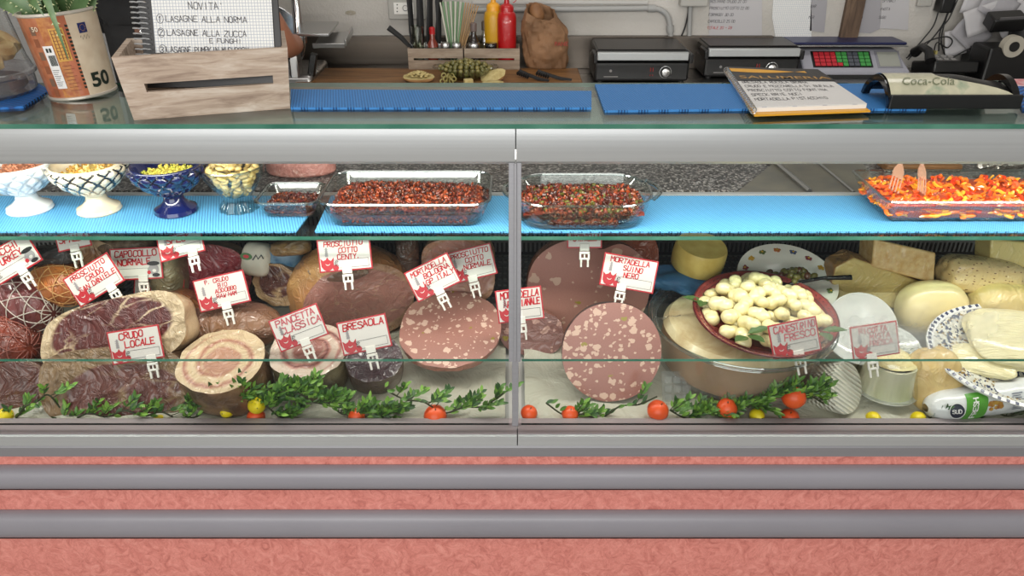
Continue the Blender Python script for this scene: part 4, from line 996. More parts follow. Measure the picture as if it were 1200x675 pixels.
# --- left block: cured hams
cut_meat('prosciutto', 'upper half of raw ham with white fat edge, wrapped in film, at the left', 'ham', 132, 392, .135, 184, 84, .07, 26, -6, 16, lambda a, b: ham_face('upper_prosciutto_face', a, b, ((74, 32, 33), (94, 44, 43), (122, 66, 60)), rim=.84, ox=.0, oz=-.16, marble=.016, msc=14), skin_fat, rp=3.4, axis_p=5, amp=.10, seed=4, nsc=1.6)
cut_meat('prosciutto', 'lower dark raw ham half in crinkled film, under the upper ham', 'ham', 134, 452, .062, 176, 92, .10, 24, 3, 4, lambda a, b: ham_face('lower_prosciutto_face', a, b, ((84, 44, 40), (104, 58, 52), (132, 84, 72)), fat=(150, 122, 92), rim=.76, ox=-.10, oz=.20, marble=.03, msc=12), pmat('pale_ham_side', (150, 124, 96), .45, noise=(20, (112, 80, 60), 5), bump=(40, .4), film=film), rp=3.2, axis_p=3.5, amp=.10, seed=6, nsc=1.6)
def netting(parent_thing, size, n1, n2, m, r=.0009, axis_p=2.4, diag=True, y0=-1, name='netting'):
    mb = MB()
    def P(u, v):                                  # u around axis, v along
        th = PI * v; x, y, z = math.sin(th) * math.cos(u), -math.cos(th), math.sin(th) * math.sin(u)
        rr = math.hypot(x, z); k = (rr ** axis_p + abs(y) ** axis_p) ** (-1 / axis_p) * 1.012
        return (x * k * size[0], y * k * size[1], z * k * size[2])
    for i in range(n1):
        for sg in ((1, -1) if diag else (0,)):
            mb.tube([P(2 * PI * i / n1 + sg * 2.4 * v, .04 + .92 * v) for v in [k / 30 for k in range(31)]], r, 5)
    for i in range(n2): mb.tube([P(2 * PI * k / 40, (i + 1) / (n2 + 1)) for k in range(40)], r, 5, closed=True)
    return mb.build(name, m, parent_thing)
netm = pmat('net_string', (190, 180, 170), .7); netgr = pmat('grey_net', (120, 116, 110), .7)
def round_ham(name, label, cat, px, py, r, sx, sy, sz, rot, mats, net=None, cuts=(), amp=.04, seed=0, axis_p=2.2, fn=None, rp=2.0):
    p = DK(px, py, r); s = S(p); sz_ = (sx * s / 2, sy, sz * s / 2)
    t = thing(name, label, cat, p, rot)
    body('meat', sz_, axis_p, rp, cuts, mats, amp, 3, seed, t, fn=fn)
    if net: netting(t, sz_, *net)
    return t, p, s, sz_
round_ham('netted_ham', 'dark red rolled ham tied in white netting at the far left', 'ham', 28, 356, .135, 62, .078, 66, (R(6), R(10), R(72)), [pmat('netted_red', (112, 52, 52), .35, noise=(18, (82, 34, 36), 4), film=film)], (8, 6, netm, .0011), seed=2)
round_ham('smoked_ham', 'orange smoked ham in brown netting behind the dark netted ham at the left', 'ham', 72, 332, .165, 56, .07, 50, (R(0), R(5), R(65)), [pmat('smoked_orange', (186, 110, 52), .4, noise=(14, (142, 78, 40), 4), film=film)], (10, 5, pmat('tan_net', (196, 150, 96), .7), .001), seed=5)
cut_meat('ham_shank', 'grey rinded ham shank with cream fat, behind the handwritten raw ham card', 'ham', 112, 308, .20, 76, 58, .10, 14, -12, -22, lambda a, b: ham_face('shank_face', a, b, ((120, 84, 60), (150, 110, 80), (186, 154, 116)), fat=(206, 182, 148), rim=.62, oz=.1, marble=.05), skin_pepper, seed=8, amp=.10)
round_ham('glazed_ham', 'reddish brown glazed netted ham at the left edge, below the netted ham', 'ham', 6, 402, .085, 74, .07, 72, (R(-4), 0, R(70)), [pmat('glazed_red', (134, 58, 40), .3, noise=(16, (88, 40, 32), 4), film=film)], (8, 4, pmat('wine_net', (150, 90, 80), .7), .001), seed=9)
cut_meat('salami', 'dark coarse salami with round cut face at the lower left edge', 'salami', 20, 452, .05, 66, 60, .09, 22, 18, 0, lambda a, b: ham_face('salami_face', a, b, ((74, 38, 32), (92, 48, 40), (112, 66, 54)), fat=(120, 86, 70), rim=.93, marble=.0, msc=60), skin_dark, seed=10)
tb, *_ = cut_meat('raw_beef_ham', 'crimson round raw ham with a large smooth cut face, behind the raw ham card', 'ham', 247, 324, .155, 92, 76, .10, 12, 4, 0, lambda a, b: ham_face('crimson_face', a, b, ((116, 28, 40), (142, 40, 54), (164, 66, 76)), fat=(150, 70, 74), rim=.95, marble=.012, msc=30, film=True), pmat('tan_casing', (140, 116, 84), .45, noise=(20, (104, 80, 58), 4), film=film), seed=12, amp=.03, axis_p=3)
cut_meat('speck', 'small dark smoked ham chunk with pale fat rim, right of the crimson ham', 'ham', 323, 334, .15, 56, 52, .07, 10, -8, -6, lambda a, b: ham_face('speck_face', a, b, ((62, 34, 30), (80, 44, 38), (104, 62, 52)), fat=(170, 138, 104), rim=.74, oz=-.12, marble=.03), skin_pepper, seed=14, amp=.10)
round_ham('smoked_shoulder', 'long purple-brown smoked shoulder lying behind the tied pancetta', 'ham', 262, 384, .085, 142, .055, 62, (R(-6), R(-6), R(-4)), [pmat('purple_brown', (112, 78, 70), .4, noise=(8, (140, 100, 70), 3), film=film)], seed=15, axis_p=2.6)
cut_meat('dark_ham_end', 'dark brown ham end behind the upper ham half', 'ham', 205, 375, .11, 74, 66, .08, 10, 0, -10, lambda a, b: ham_face('dark_end_face', a, b, MEAT_DARK, fat=(150, 96, 56), rim=.8, marble=.03), pmat('amber_rind', (134, 80, 44), .4, noise=(18, (88, 52, 36), 4), film=film), seed=16, amp=.1)
# pancettas: short upright rolls, cut face on top
def roll(label, name, px, py, r, w, h, L, tilt, yaw, roll_, face, skin, seed):
    return cut_meat(name, label, 'pancetta' if 'pancetta' in name else 'bresaola', px, py, r, w, h, L, tilt, yaw, roll_, face, skin, axis_p=5, rp=2.2, amp=.05, seed=seed, bevel=.005)
roll('thick pancetta roll standing upright, pale spiral cut face on top, at the left front', 'pancetta_roll', 259, 422, .112, 100, 96, .108, 74, -4, -3, lambda a, b: pancetta('pancetta_face', a, b), pmat('pancetta_rind', (140, 106, 76), .5, noise=(20, (82, 58, 42), 6), bump=(50, .5), film=(16, .9)), 20)
roll('second pancetta roll in crinkled film, red and white cut face, right of the first roll', 'pancetta_roll', 361, 410, .100, 88, 84, .098, 74, 6, 4, lambda a, b: pancetta('pancetta_face_streaky', a, b, (176, 124, 112), (112, 62, 58), (196, 176, 160), 2.6), pmat('green_grey_rind', (142, 128, 96), .5, noise=(18, (88, 80, 58), 6), bump=(50, .5), film=(16, .9)), 22)
roll('dark purple bresaola end wrapped in clear film, left of the empty white paper', 'bresaola', 438, 420, .080, 66, 62, .078, 66, 8, 0, lambda a, b: ham_face('bresaola_face', a, b, ((44, 30, 36), (60, 42, 48), (86, 64, 70)), fat=(84, 68, 70), rim=.96, marble=.01, msc=24), pmat('bresaola_side', (112, 96, 80), .45, noise=(16, (80, 60, 54), 4), film=(16, .9)), 24)
# big cooked ham
cotto = ham_face('cotto_face', .13, .09, ((158, 108, 98), (170, 120, 108), (180, 130, 118)), fat=(186, 150, 120), rim=.90, ox=-.12, oz=.02, marble=.0, msc=12, stripe=(1, 1, 1))
p = DK(412, 343, .115); s = S(p)
t = thing('cooked_ham', 'big rounded cooked ham with golden rind and broad cut face, centre of the left window', 'ham', p, orient(4, 0, 0))
body('meat', (73 * s, .085, 60 * s), 2.3, 2.2, [((.30, -1, -.22), .040, 1)], [pmat('golden_rind', (186, 138, 88), .38, noise=(9, (152, 96, 58), 4), film=film), cotto], .05, 2, 30, t, bevel=.008)
g = G('brown_glaze_patch'); body('glaze_patch', (34 * s, .012, 12 * s), 2, 2, [], [pmat('dark_glaze', (96, 70, 58), .4, noise=(60, (124, 96, 80), 4), film=film)], .1, 3, 31, t, (-8 * s, -.050, 39 * s), orient(38, 0, 0), sub=4, bevel=0)
# cooked ham slab behind
cut_meat('cooked_ham', 'pale pink cooked ham block behind the half mortadella, left of the mullion', 'ham', 537, 318, .15, 86, 78, .10, 10, 0, 0, lambda a, b: ham_face('pale_cotto_face', a, b, ((178, 128, 112), (190, 140, 124), (204, 158, 140)), fat=(196, 150, 120), rim=.97, marble=.01, msc=10, stripe=(1, 1, 1)), pmat('tan_rind', (186, 142, 104), .45, film=film), rp=3.6, axis_p=4, amp=.03, seed=33)
# mortadellas
cut_meat('mortadella', 'half mortadella lying tilted with its oval cut face up, left of the mullion', 'mortadella', 527, 384, .088, 119, 110, .032, 68, -8, 4, mortadella('mortadella_oval', (154, 106, 95), (212, 180, 162), 56), skin_mort, axis_p=5, amp=.04, seed=35, bevel=.006)
cut_meat('mortadella', 'small pinkish-grey mortadella end behind the mullion', 'mortadella', 622, 390, .052, 78, 58, .06, 14, -6, -6, mortadella('mortadella_small', (126, 86, 80), (186, 146, 134), 36, True, .3), skin_mort, seed=36)
def heart(q): return (q.x, q.y, q.z - .22 * math.exp(-(q.x - .12) ** 2 / .05) * max(0, q.z))
tt, pq, aq, bq = cut_meat('mortadella', 'very large heart-topped mortadella in brown netting, behind the round mortadella', 'mortadella', 690, 338, .12, 146, 122, .11, 10, 4, -4, mortadella('mortadella_heart', (168, 116, 105), (210, 174, 156), 40, False, .16), pmat('brown_netted_casing', (140, 92, 68), .6, noise=(60, (104, 62, 48), 5), bump=(90, 1, .004), film=film), axis_p=3, rp=2.3, amp=.02, seed=38, fn=heart, nsc=1.5)
cut_meat('mortadella', 'reddish mortadella casing rising behind the heart-topped one', 'mortadella', 722, 318, .15, 120, 76, .06, 6, 0, 0, pmat('red_casing', (158, 84, 58), .45, film=film), pmat('red_casing_side', (160, 84, 56), .45, noise=(30, (130, 60, 42), 4), film=film), seed=39); bpy.context.view_layer.update()
ob = bpy.data.objects['mortadella.003']; ob.location.y += .10; ob.location.z -= .01
cut_meat('mortadella', 'round mortadella with white fat cubes and green pistachios, front right of the mullion', 'mortadella', 717, 413, .104, 117, 118, .045, 22, 2, 0, mortadella('mortadella_round', (152, 99, 88), (212, 176, 156), 54, False, .55), pmat('dark_casing', (58, 48, 46), .35, film=(13, .5)), axis_p=6, rp=2.05, amp=.012, seed=40, bevel=.003)
p = DK(748, 400, .08); mb = MB()                    # loose film skirt behind the round mortadella
mb.grid(14, 10, lambda u, v: (.02 + .09 * u + .01 * nz((u * 3, v * 3, 0), 2, 3), .03 * v + .01 * nz((u * 3, v * 3, 1), 2, 3), .03 - .10 * v * (1 - u * .3) + .015 * nz((u * 4, v * 2, 0), 2, 5)))
tag(mb.build('cling_film', M['film'], None, p + Vector((0, .045, .0)), solid=.0006, sharp=180), 'loose clear film hanging off the right side of the round mortadella', 'cling film')

# --- packages at the back left
def packet(label, px, py, r, w, h, d, rot, m, extra=None):
    p = DK(px, py, r); s = S(p); t = thing('food_packet', label, 'packet', p, rot)
    body('wrapper', (w * s / 2, d, h * s / 2), 3, 3.4, [], [m], .05, 3, int(px), t, bevel=0, sub=4)
    if extra: extra(t, s, d)
    return t
def logo(t, s, d):
    mb = MB(); mb.poly([(math.cos(a) * 7 * s - 9 * s, -d * 1.03, math.sin(a) * 4 * s + 3 * s) for a in [k * PI / 8 for k in range(16)]], 0); mb.poly([(math.cos(a) * 3.4 * s - 9 * s, -d * 1.04, math.sin(a) * 2 * s + 3 * s) for a in [k * PI / 8 for k in range(16)]], 1)
    mb.build('roundel', [pmat('leaf_green', (62, 110, 52), .5), M['red_marker']], t, smooth=False)
    mb = MB(); mb.at((-1 * s, -d * 1.03, 0 * s), (R(90), 0, R(0))); mb.tube([(0, 0, 0), (3 * s, 6 * s, 0), (6 * s, 2 * s, 0), (9 * s, 7 * s, 0), (12 * s, 3 * s, 0)], .9 * s, 5); mb.build('script_mark', M['black'], t)
packet('white paper packet with a green roundel at the back, right of the crimson ham', 303, 304, .19, 36, 40, .03, orient(24, 0, -8), pmat('butcher_paper', (206, 200, 184), .6), logo)
packet('blue and white packet at the back, behind the big cooked ham', 332, 300, .19, 44, 30, .03, orient(15, 0, 0), pmat('blue_pack', (60, 96, 126), .4, noise=(40, (120, 150, 170), 4)))
packet('tan vacuum packet on the back row, above the blue packet', 341, 290, .22, 46, 18, .03, orient(15, 0, 4), pmat('tan_pack', (150, 120, 78), .4, noise=(50, (96, 72, 48), 4), film=film))
packet('dark vacuum packet at the back, between the leftmost cards', 60, 300, .21, 60, 24, .03, orient(15, 0, 0), pmat('charcoal_pack', (62, 60, 62), .4, noise=(30, (90, 88, 88), 4), film=film))
packet('grey-brown wrapped cut at the back, behind the card for capocollo', 150, 290, .215, 66, 30, .035, orient(8, 0, 0), skin_pepper)
packet('olive wrapped salami at the back, left of the crimson ham', 200, 318, .17, 40, 60, .05, orient(10, 0, 0), pmat('olive_wrap', (110, 102, 76), .4, noise=(30, (150, 140, 110), 4), film=film))
packet('small dark jar-shaped packet at the back, between the two cooked hams', 478, 300, .18, 26, 54, .03, orient(8, 0, 0), pmat('brown_pack', (70, 52, 44), .4, noise=(30, (100, 76, 60), 4), film=film))
# ================================================================== cheeses, right window
def cheese(name, label, px, py, r, w, h, d, rot, mat, ap=2.4, rp=2.4, cuts=(), mats=None, amp=.04, seed=0, bevel=.003, nsc=3, fn=None):
    p = DK(px, py, r); s = S(p)
    o = body(name, (w * s / 2, d, h * s / 2), ap, rp, cuts, mats or [mat], amp, nsc, seed, None, p, rot, bevel=bevel, fn=fn)
    return tag(o, label, 'cheese'), p, s
ch_pale = pmat('pale_cheese', (226, 208, 150), .4, noise=(12, (212, 188, 124), 3), coat=.3, film=(13, .35))
ch_yellow = pmat('yellow_cheese', (226, 202, 116), .45, noise=(40, (208, 178, 92), 4), bump=(60, .2))
ch_rind = pmat('brown_cheese_rind', (176, 134, 80), .5, noise=(14, (142, 100, 60), 4), film=film)
ch_parm = pmat('grainy_cheese', (222, 194, 140), .5, noise=(70, (200, 160, 96), 4), bump=(70, .5), film=(14, .4))
ch_ivory = pmat('ivory_cheese', (228, 214, 162), .35, noise=(6, (220, 200, 140), 3), coat=.4)
ch_green = pmat('straw_cheese', (206, 186, 120), .45, noise=(10, (184, 160, 94), 4), film=(12, .4))
g = G('seeded_cheese'); vo = g.n('ShaderNodeTexVoronoi', Vector=g.vmap(g.obj(), (1, 1, 2.2)), Scale=120); rn = g.n('ShaderNodeSeparateColor', i0=vo.outputs['Color'])
mk = g.ramp(g.math('SUBTRACT', g.math('MULTIPLY', g.math('LESS_THAN', rn.outputs[0], .3), .34), vo.outputs['Distance']), [(0, (0, 0, 0)), (.05, (1, 1, 1))])
g.P(Base__Color=g.mix(mk, lin((216, 190, 136)), lin((120, 82, 46))), Roughness=.45); add_film(g, 12, .4); ch_seed = g.m
# yellow wheel on blue cloth
p = DK(804, 330, .105); s = S(p); mb = MB()
mb.ico((0, 0, 0), (60 * s, .05, 12 * s), 4); mb.v = [tuple(Vector(v) * (1 + .3 * nz(v, 28, 2))) for v in mb.v]
tag(mb.build('blue_cloth', pmat('blue_wrap_paper', (62, 116, 158), .5, noise=(20, (44, 88, 128), 4), bump=(60, .6)), None, p + Vector((0, .01, 0)), sharp=25), 'crumpled blue wrapping under the yellow cheese wheel at the back', 'wrapping')
p = DK(819, 300, .150); s = S(p); mb = MB(); R1 = 31 * s; mb.lathe([(0, -15 * s), (R1 * .9, -15 * s), (R1 * .98, -12 * s), (R1, 0), (R1 * .98, 12 * s), (R1 * .92, 16 * s), (0, 17 * s)], 48)
tag(mb.build('yellow_cheese', ch_yellow, None, p, (R(8), R(6), 0), sharp=50), 'small round yellow cheese wheel on blue wrapping at the back', 'cheese')
# stack: dark glass base blocks under things at the back row
# big wrapped wheel in a clear tub
p = AZ(889, 430, .77); base = Vector((p.x, .122, deckz(.122) + .020))
dz = -.004
t = thing('porchetta_wheel', 'large round cream-topped wheel with brown paper sides, in a clear tub under the bowl', 'cheese', base)
Rw = .158; Hh = .092
g = G('wheel_top'); nn = g.noise(g.obj(), 10, 4, .6, 1); g.P(Base__Color=g.ramp(nn.outputs[0], [(.3, (186, 160, 116)), (.5, (216, 200, 158)), (.7, (230, 220, 184))]), Roughness=.4, Normal=g.bump(nn.outputs[0], .6, .01)); g.P(Coat__Weight=.4, Coat__Roughness=.15)
mb = MB(); mb.lathe([(0, Hh), (Rw * .6, Hh + .002), (Rw * .93, Hh - .004), (Rw, Hh - .016)][::-1], 64); mb.build('top_rind', g.m, t)
mb = MB(); mb.lathe([(0, 0), (Rw * .98, 0), (Rw * 1.0, .01), (Rw, Hh - .016)], 64); mb.build('paper_side', pmat('brown_paper_side', (168, 136, 102), .55, noise=(6, (140, 110, 82), 4), bump=(12, .3, .006)), t)
t = thing('clear_tub', 'wide clear plastic tub around the cream-topped wheel, flared ringed rim', 'tub', base)
Rt = .172
mb = MB(); mb.lathe([(Rt * .96, 0), (Rt * .985, .05), (Rt, .082), (Rt * 1.05, .086), (Rt * 1.055, .092), (Rt * 1.10, .094), (Rt * 1.105, .100), (Rt * 1.09, .100)], 72); mb.build('tub_wall', M['film'], t, sharp=60)
mb = MB(); mb.tube([(Rt * 1.1 * math.cos(2 * PI * k / 60), Rt * 1.1 * math.sin(2 * PI * k / 60), .1) for k in range(60)], .0018, 6, closed=True); mb.build('tub_rim', M['glass_rim'], t)
for rr_, zz_ in ((1.06, .09), (1.02, .082)):
    mb = MB(); mb.tube([(Rt * rr_ * math.cos(2 * PI * k / 60), Rt * rr_ * math.sin(2 * PI * k / 60), zz_) for k in range(60)], .0011, 6, closed=True); mb.build('tub_ridge', M['glass_rim'], t)
# red-rimmed bowl with mozzarella knots
bz = base.z + Hh + .006; pc = AZ(895, 366, bz + .032); Rb = 82 * S(pc)
g = G('terracotta_rim'); g.P(Base__Color=g.mix(g.noise(g.obj(), 60, 4).outputs[0], lin((112, 40, 40)), lin((150, 74, 68))), Roughness=.25, Coat__Weight=.5)
t = thing('terracotta_bowl', 'red terracotta bowl with a ring of dots on its rim, holding knotted mozzarella', 'bowl', (pc.x, pc.y, bz), (R(7), 0, 0))
mb = MB(); mb.lathe([(0, 0), (Rb * .55, 0), (Rb * .6, .004), (Rb * .9, .024), (Rb, .036), (Rb * .985, .039), (Rb * .90, .034), (Rb * .84, .026), (Rb * .55, .008), (0, .006)], 72); mb.build('bowl', g.m, t)
mb = MB()
for k in range(74):
    a = 2 * PI * k / 74; mb.ico((Rb * .945 * math.cos(a), Rb * .945 * math.sin(a), .0365), (.0022, .0022, .0012), 1)
mb.tube([(Rb * 1.0 * math.cos(2 * PI * k / 60), Rb * 1.0 * math.sin(2 * PI * k / 60), .0375) for k in range(60)], .0016, 6, closed=True); mb.tube([(Rb * .89 * math.cos(2 * PI * k / 60), Rb * .89 * math.sin(2 * PI * k / 60), .0340) for k in range(60)], .0010, 6, closed=True)
mb.build('rim_dots', pmat('dark_dots', (84, 30, 34), .3), t)
mz = pmat('mozzarella', (232, 222, 172), .28, noise=(14, (222, 206, 146), 2), coat=.5)
rnd = random.Random(31)
def knot(seed):
    rr = random.Random(seed); mb = MB()
    mb.ico((-.009, 0, 0), (.0155, .016, .0135), 3); mb.ico((.009, .004, .001), (.0150, .015, .013), 3); mb.ico((.0, -.001, .005), (.009, .012, .011), 3)
    if seed % 2: mb.ico((.003, .012, .004), (.010, .008, .008), 3)
    return mb
protos = []
for k in range(3):
    o = knot(k).build('mozzarella_knot', mz, None, sharp=180); q = o.modifiers.new('remesh', 'REMESH'); q.mode = 'VOXEL'; q.voxel_size = .0016; q.use_smooth_shade = True
    q = o.modifiers.new('sm', 'SMOOTH'); q.factor = .6; q.iterations = 6
    tag(o, 'knotted white mozzarella in the red terracotta bowl', 'mozzarella', 'mozzarella knots in the terracotta bowl'); protos.append(o)
cnt = 0; spots = []
for lay, (n, rad, z) in enumerate(((15, .104, .030), (10, .068, .034), (5, .03, .038), (12, .084, .048), (8, .050, .056), (4, .02, .064))):
    for k in range(n):
        a = 2 * PI * k / n + lay * .5 + rnd.uniform(-.1, .1); spots.append((rad * math.cos(a), rad * math.sin(a) * .92 + .004, z + rnd.uniform(-.003, .003)))
for x, y, z in spots:
    loc = t.matrix_basis @ Vector((x * Rb / .143, y * Rb / .143, z)) if False else Vector((pc.x + x * Rb / .135, pc.y + y * Rb / .135, bz + z + y * .12))
    rot = (rnd.uniform(-.5, .5), rnd.uniform(-.5, .5), rnd.uniform(0, 6.28)); sc = rnd.uniform(.82, 1.08)
    if cnt < 3: o = protos[cnt]; o.location = loc; o.rotation_euler = rot
    else: o = copyobj(protos[cnt % 3], loc, rot, sc=(sc, sc, sc))
    cnt += 1
lf = pmat('rocket_leaf', (66, 96, 44), .5)
def leafpoly(mb, c, d, up, L, W, m=0, fold=.3):
    d = d.normalized(); s_ = d.cross(up).normalized(); n_ = s_.cross(d)
    pr = [(0, .08), (.25, .85), (.5, 1), (.75, .7), (1, .02)]
    for sg in (-1, 1):
        for (a, wa), (b, wb) in zip(pr, pr[1:]):
            q = [c + d * L * a - n_ * .0, c + d * L * b, c + d * L * b + s_ * sg * W * wb + n_ * W * fold * wb, c + d * L * a + s_ * sg * W * wa + n_ * W * fold * wa]
            mb.poly(q if sg > 0 else q[::-1], m)
for dx, dy in ((-.115, .03), (-.06, -.095), (.085, -.085)):
    mb = MB()
    for k in range(3): leafpoly(mb, Vector((0, 0, k * .004)), Vector((math.cos(k * 1.3 + dx * 40), math.sin(k * 1.3 + dx * 40), .2)), Vector((0, 0, 1)), .045, .011)
    tag(mb.build('rocket_leaf', lf, None, (pc.x + dx, pc.y + dy, bz + .034)), 'green salad leaf tucked among the mozzarella knots in the red bowl', 'leaf', 'salad leaves in the mozzarella bowl')
# flowered plate with olives and a spoon, behind
pl = DK(922, 328, .125); s = S(pl); Rp = 58 * s
t = thing('flowered_plate', 'white plate with coloured flower spots round its rim, behind the mozzarella bowl', 'plate', pl, (R(18), 0, 0))
mb = MB(); mb.lathe([(0, -.012), (Rp * .5, -.012), (Rp * .7, -.006), (Rp, .004), (Rp * .99, .007), (Rp * .7, -.002), (Rp * .5, -.008), (0, -.008)], 64); mb.build('plate', pmat('plate_glaze', (222, 218, 206), .15, 0, .6), t)
mb = MB(); cols = [(92, 108, 60), (196, 156, 56), (130, 44, 50), (70, 86, 120), (184, 110, 60)]
for k in range(16):
    a = 2 * PI * k / 16; z = .0030
    for j in range(5):
        b = j * 1.256; c_ = Vector((Rp * .85 * math.cos(a) + .0052 * math.cos(b), Rp * .85 * math.sin(a) + .0052 * math.sin(b), z))
        mb.ico(c_, (.0042, .0042, .0012), 1, k % 5)
    mb.ico((Rp * .85 * math.cos(a), Rp * .85 * math.sin(a), z + .001), (.003, .003, .0014), 1, 1)
mb.build('painted_flowers', [pmat('flower_paint', c, .2) for c in cols], t)
olm = [pmat('green_olive', (116, 110, 54), .25, 0, .5), pmat('brown_olive', (92, 58, 38), .25, 0, .5)]
mb = MB(); mb.ico((0, 0, 0), (.009, .007, .007), 3); ol = mb.build('olive', olm[0]); tag(ol, 'olive on the flowered plate behind the mozzarella bowl', 'olive', 'olives on the flowered plate'); rnd = random.Random(9)
mb2 = MB(); mb2.ico((0, 0, 0), (.009, .007, .007), 3); ol2 = mb2.build('olive', olm[1]); tag(ol2, 'olive on the flowered plate behind the mozzarella bowl', 'olive', 'olives on the flowered plate')
for k in range(34):
    a = rnd.uniform(0, 6.28); q = math.sqrt(rnd.random()) * Rp * .55; loc = pl + Vector((q * math.cos(a) + .012, q * math.sin(a) * .9, .002 + rnd.random() * .012 + .018 * (1 - q / Rp * 1.6) - q * math.sin(a) * .3)); o = (ol, ol2)[k % 3 == 0]
    if k < 1: ol.location = loc
    elif k == 3: ol2.location = loc
    else: copyobj(o, loc, (rnd.random() * 3, rnd.random() * 3, rnd.random() * 3))
a, b = DK(925, 333, .155), DK(998, 325, .165)
t = thing('spoon', 'black plastic spoon lying across the flowered plate', 'spoon')
mb = MB(); mb.tube([a, a.lerp(b, .5) + Vector((0, 0, .006)), b], [.0035, .004, .006], 8, flat=.5); mb.build('handle', M['black_gloss'], t)
mb = MB(); mb.ico(a - Vector((.014, 0, .002)), (.02, .014, .004), 2); mb.build('bowl', M['black_gloss'], t)
# support cheeses at back
def wedge(name, label, pxs, r, L, mats, up=8, face_m=0, seed=0, bev=.004):
    """block whose front face is the traced outline (pixels), really L deep"""
    c = DK(sum(x for x, y in pxs) / len(pxs), sum(y for x, y in pxs) / len(pxs), r); pts = [AY(x, y, c.y) - c for x, y in pxs]
    out = catmull([(q.x, q.z, 0) for q in pts], 1, True)
    mb = MB(); P = [(q.x, q.y) for q in out]
    if sum(P[i][0] * P[(i + 1) % len(P)][1] - P[(i + 1) % len(P)][0] * P[i][1] for i in range(len(P))) < 0: P = P[::-1]
    mb.prism(P, -L, 0, 0, face_m); mb.v = [(x, -z, y) for x, y, z in mb.v]
    o = mb.build(name, mats, None, c, (R(-up), 0, 0), bevel=bev, sharp=30); return tag(o, label, 'cheese')
wedge('cheese_wedge', 'long brown-rinded cheese wedge at the back, under the grainy block', [(974, 332), (980, 314), (1002, 303), (1040, 316), (1079, 330), (1076, 346), (1040, 352), (990, 345)], .135, .06, [ch_rind, ch_green], 6, 1)
wedge('cheese_wedge', 'pale cream cheese wedge in front of the brown-rinded one, pointing left', [(980, 352), (984, 322), (1000, 314), (1030, 330), (1054, 342), (1052, 360), (1010, 356)], .115, .05, [ch_pale, ch_pale], 18)
wedge('cheese_block', 'grainy hard cheese block in clear film, topmost at the back right', [(1021, 312), (1029, 282), (1099, 297), (1090, 329)], .185, .07, [ch_parm, ch_parm], 20)
cheese('seeded_cheese', 'long rounded cheese dotted with brown seeds, back right', 1148, 322, .15, 94, 42, .045, (R(-14), R(7), R(0)), ch_seed, 4, 3.6, seed=51)
wedge('cheese_block', 'yellow cheese block cut by the right edge at the back', [(1160, 304), (1166, 282), (1235, 287), (1235, 318), (1196, 312)], .185, .06, [pmat('light_yellow_cheese', (226, 206, 134), .4, film=(12, .4))] * 2, 18)
cheese('cheese_ball', 'smooth round ivory cheese, centre of the right cheeses', 1091, 362, .10, 80, 68, .045, (R(-15), 0, 0), ch_ivory, 2.6, 2.3, amp=.015, seed=53)
cheese('cheese_loaf', 'straw-coloured cheese loaf beneath the seeded cheese at the right edge', 1180, 357, .11, 96, 52, .05, (R(-20), R(6), 0), ch_green, 2.6, 2.8, seed=54)
cheese('cheese_loaf', 'rounded tan cheese half behind the black spoon handle', 1000, 322, .12, 44, 46, .04, (0, 0, 0), ch_green, 2.4, 2.2, seed=55)
cheese('cheese_piece', 'beige cheese piece standing between the wrapped ricotta and the printed packet', 1094, 445, .055, 60, 78, .035, (R(-18), R(-12), 0), pmat('beige_cheese', (214, 188, 128), .45, noise=(30, (196, 164, 104), 4), film=(12, .3)), 3, 2.8, seed=56)
# upright white dish
wd = DK(1004, 386, .085); s = S(wd)
white_gl = pmat('white_dish_glaze', (214, 218, 214), .15, 0, .6)
mb = MB(); Rd = 42 * s; mb.lathe([(0, 0), (Rd * .5, 0), (Rd * .85, .012), (Rd, .022), (Rd * .98, .024), (Rd * .82, .015), (Rd * .48, .004), (0, .004)], 56)
tag(mb.build('white_dish', white_gl, None, wd, (R(52), R(-8), 0)), 'white dish propped upright under film between the mozzarella bowl and the round ivory cheese', 'dish')
mb = MB(); Rd = 34 * s; mb.lathe([(0, 0), (Rd * .5, 0), (Rd * .85, .010), (Rd, .018), (Rd * .98, .020), (Rd * .82, .013), (Rd * .48, .004), (0, .004)], 56)
wd2 = DK(1042, 414, .060); tag(mb.build('white_dish', white_gl, None, wd2, (R(22), R(0), 0)), 'smaller white dish lying behind the wrapped ricotta, below the ricotta card', 'dish')
# tilted basket ricotta
g = G('ricotta_weave'); v = g.vmap(g.obj(), (520, 520, 520)); sx = g.n('ShaderNodeSeparateXYZ', i0=v)
h = g.math('MULTIPLY', g.math('SINE', sx.outputs[2]), g.math('SINE', g.math('ADD', sx.outputs[0], sx.outputs[1])))
g.P(Base__Color=g.mix(g.math('MULTIPLY_ADD', h, .5, .5), lin((206, 204, 186)), lin((236, 234, 220))), Roughness=.4, Normal=g.bump(h, .8, .003), Coat__Weight=.4); ric = g.m
rp_ = DK(979, 463, .045); s = S(rp_); mb = MB(); R1 = 31 * s
mb.lathe([(0, -.042), (R1 * .7, -.042), (R1 * .80, -.038), (R1, .026), (R1 * .96, .032), (R1 * .8, .033), (0, .031)], 48)
tag(mb.build('ricotta', ric, None, rp_ + Vector((0, .02, .004)), orient(0, 0, 0).to_matrix().to_4x4().to_euler() if False else (R(62), R(0), R(38)), sharp=50), 'basket-moulded white ricotta lying on its side, woven pattern on its face', 'ricotta')
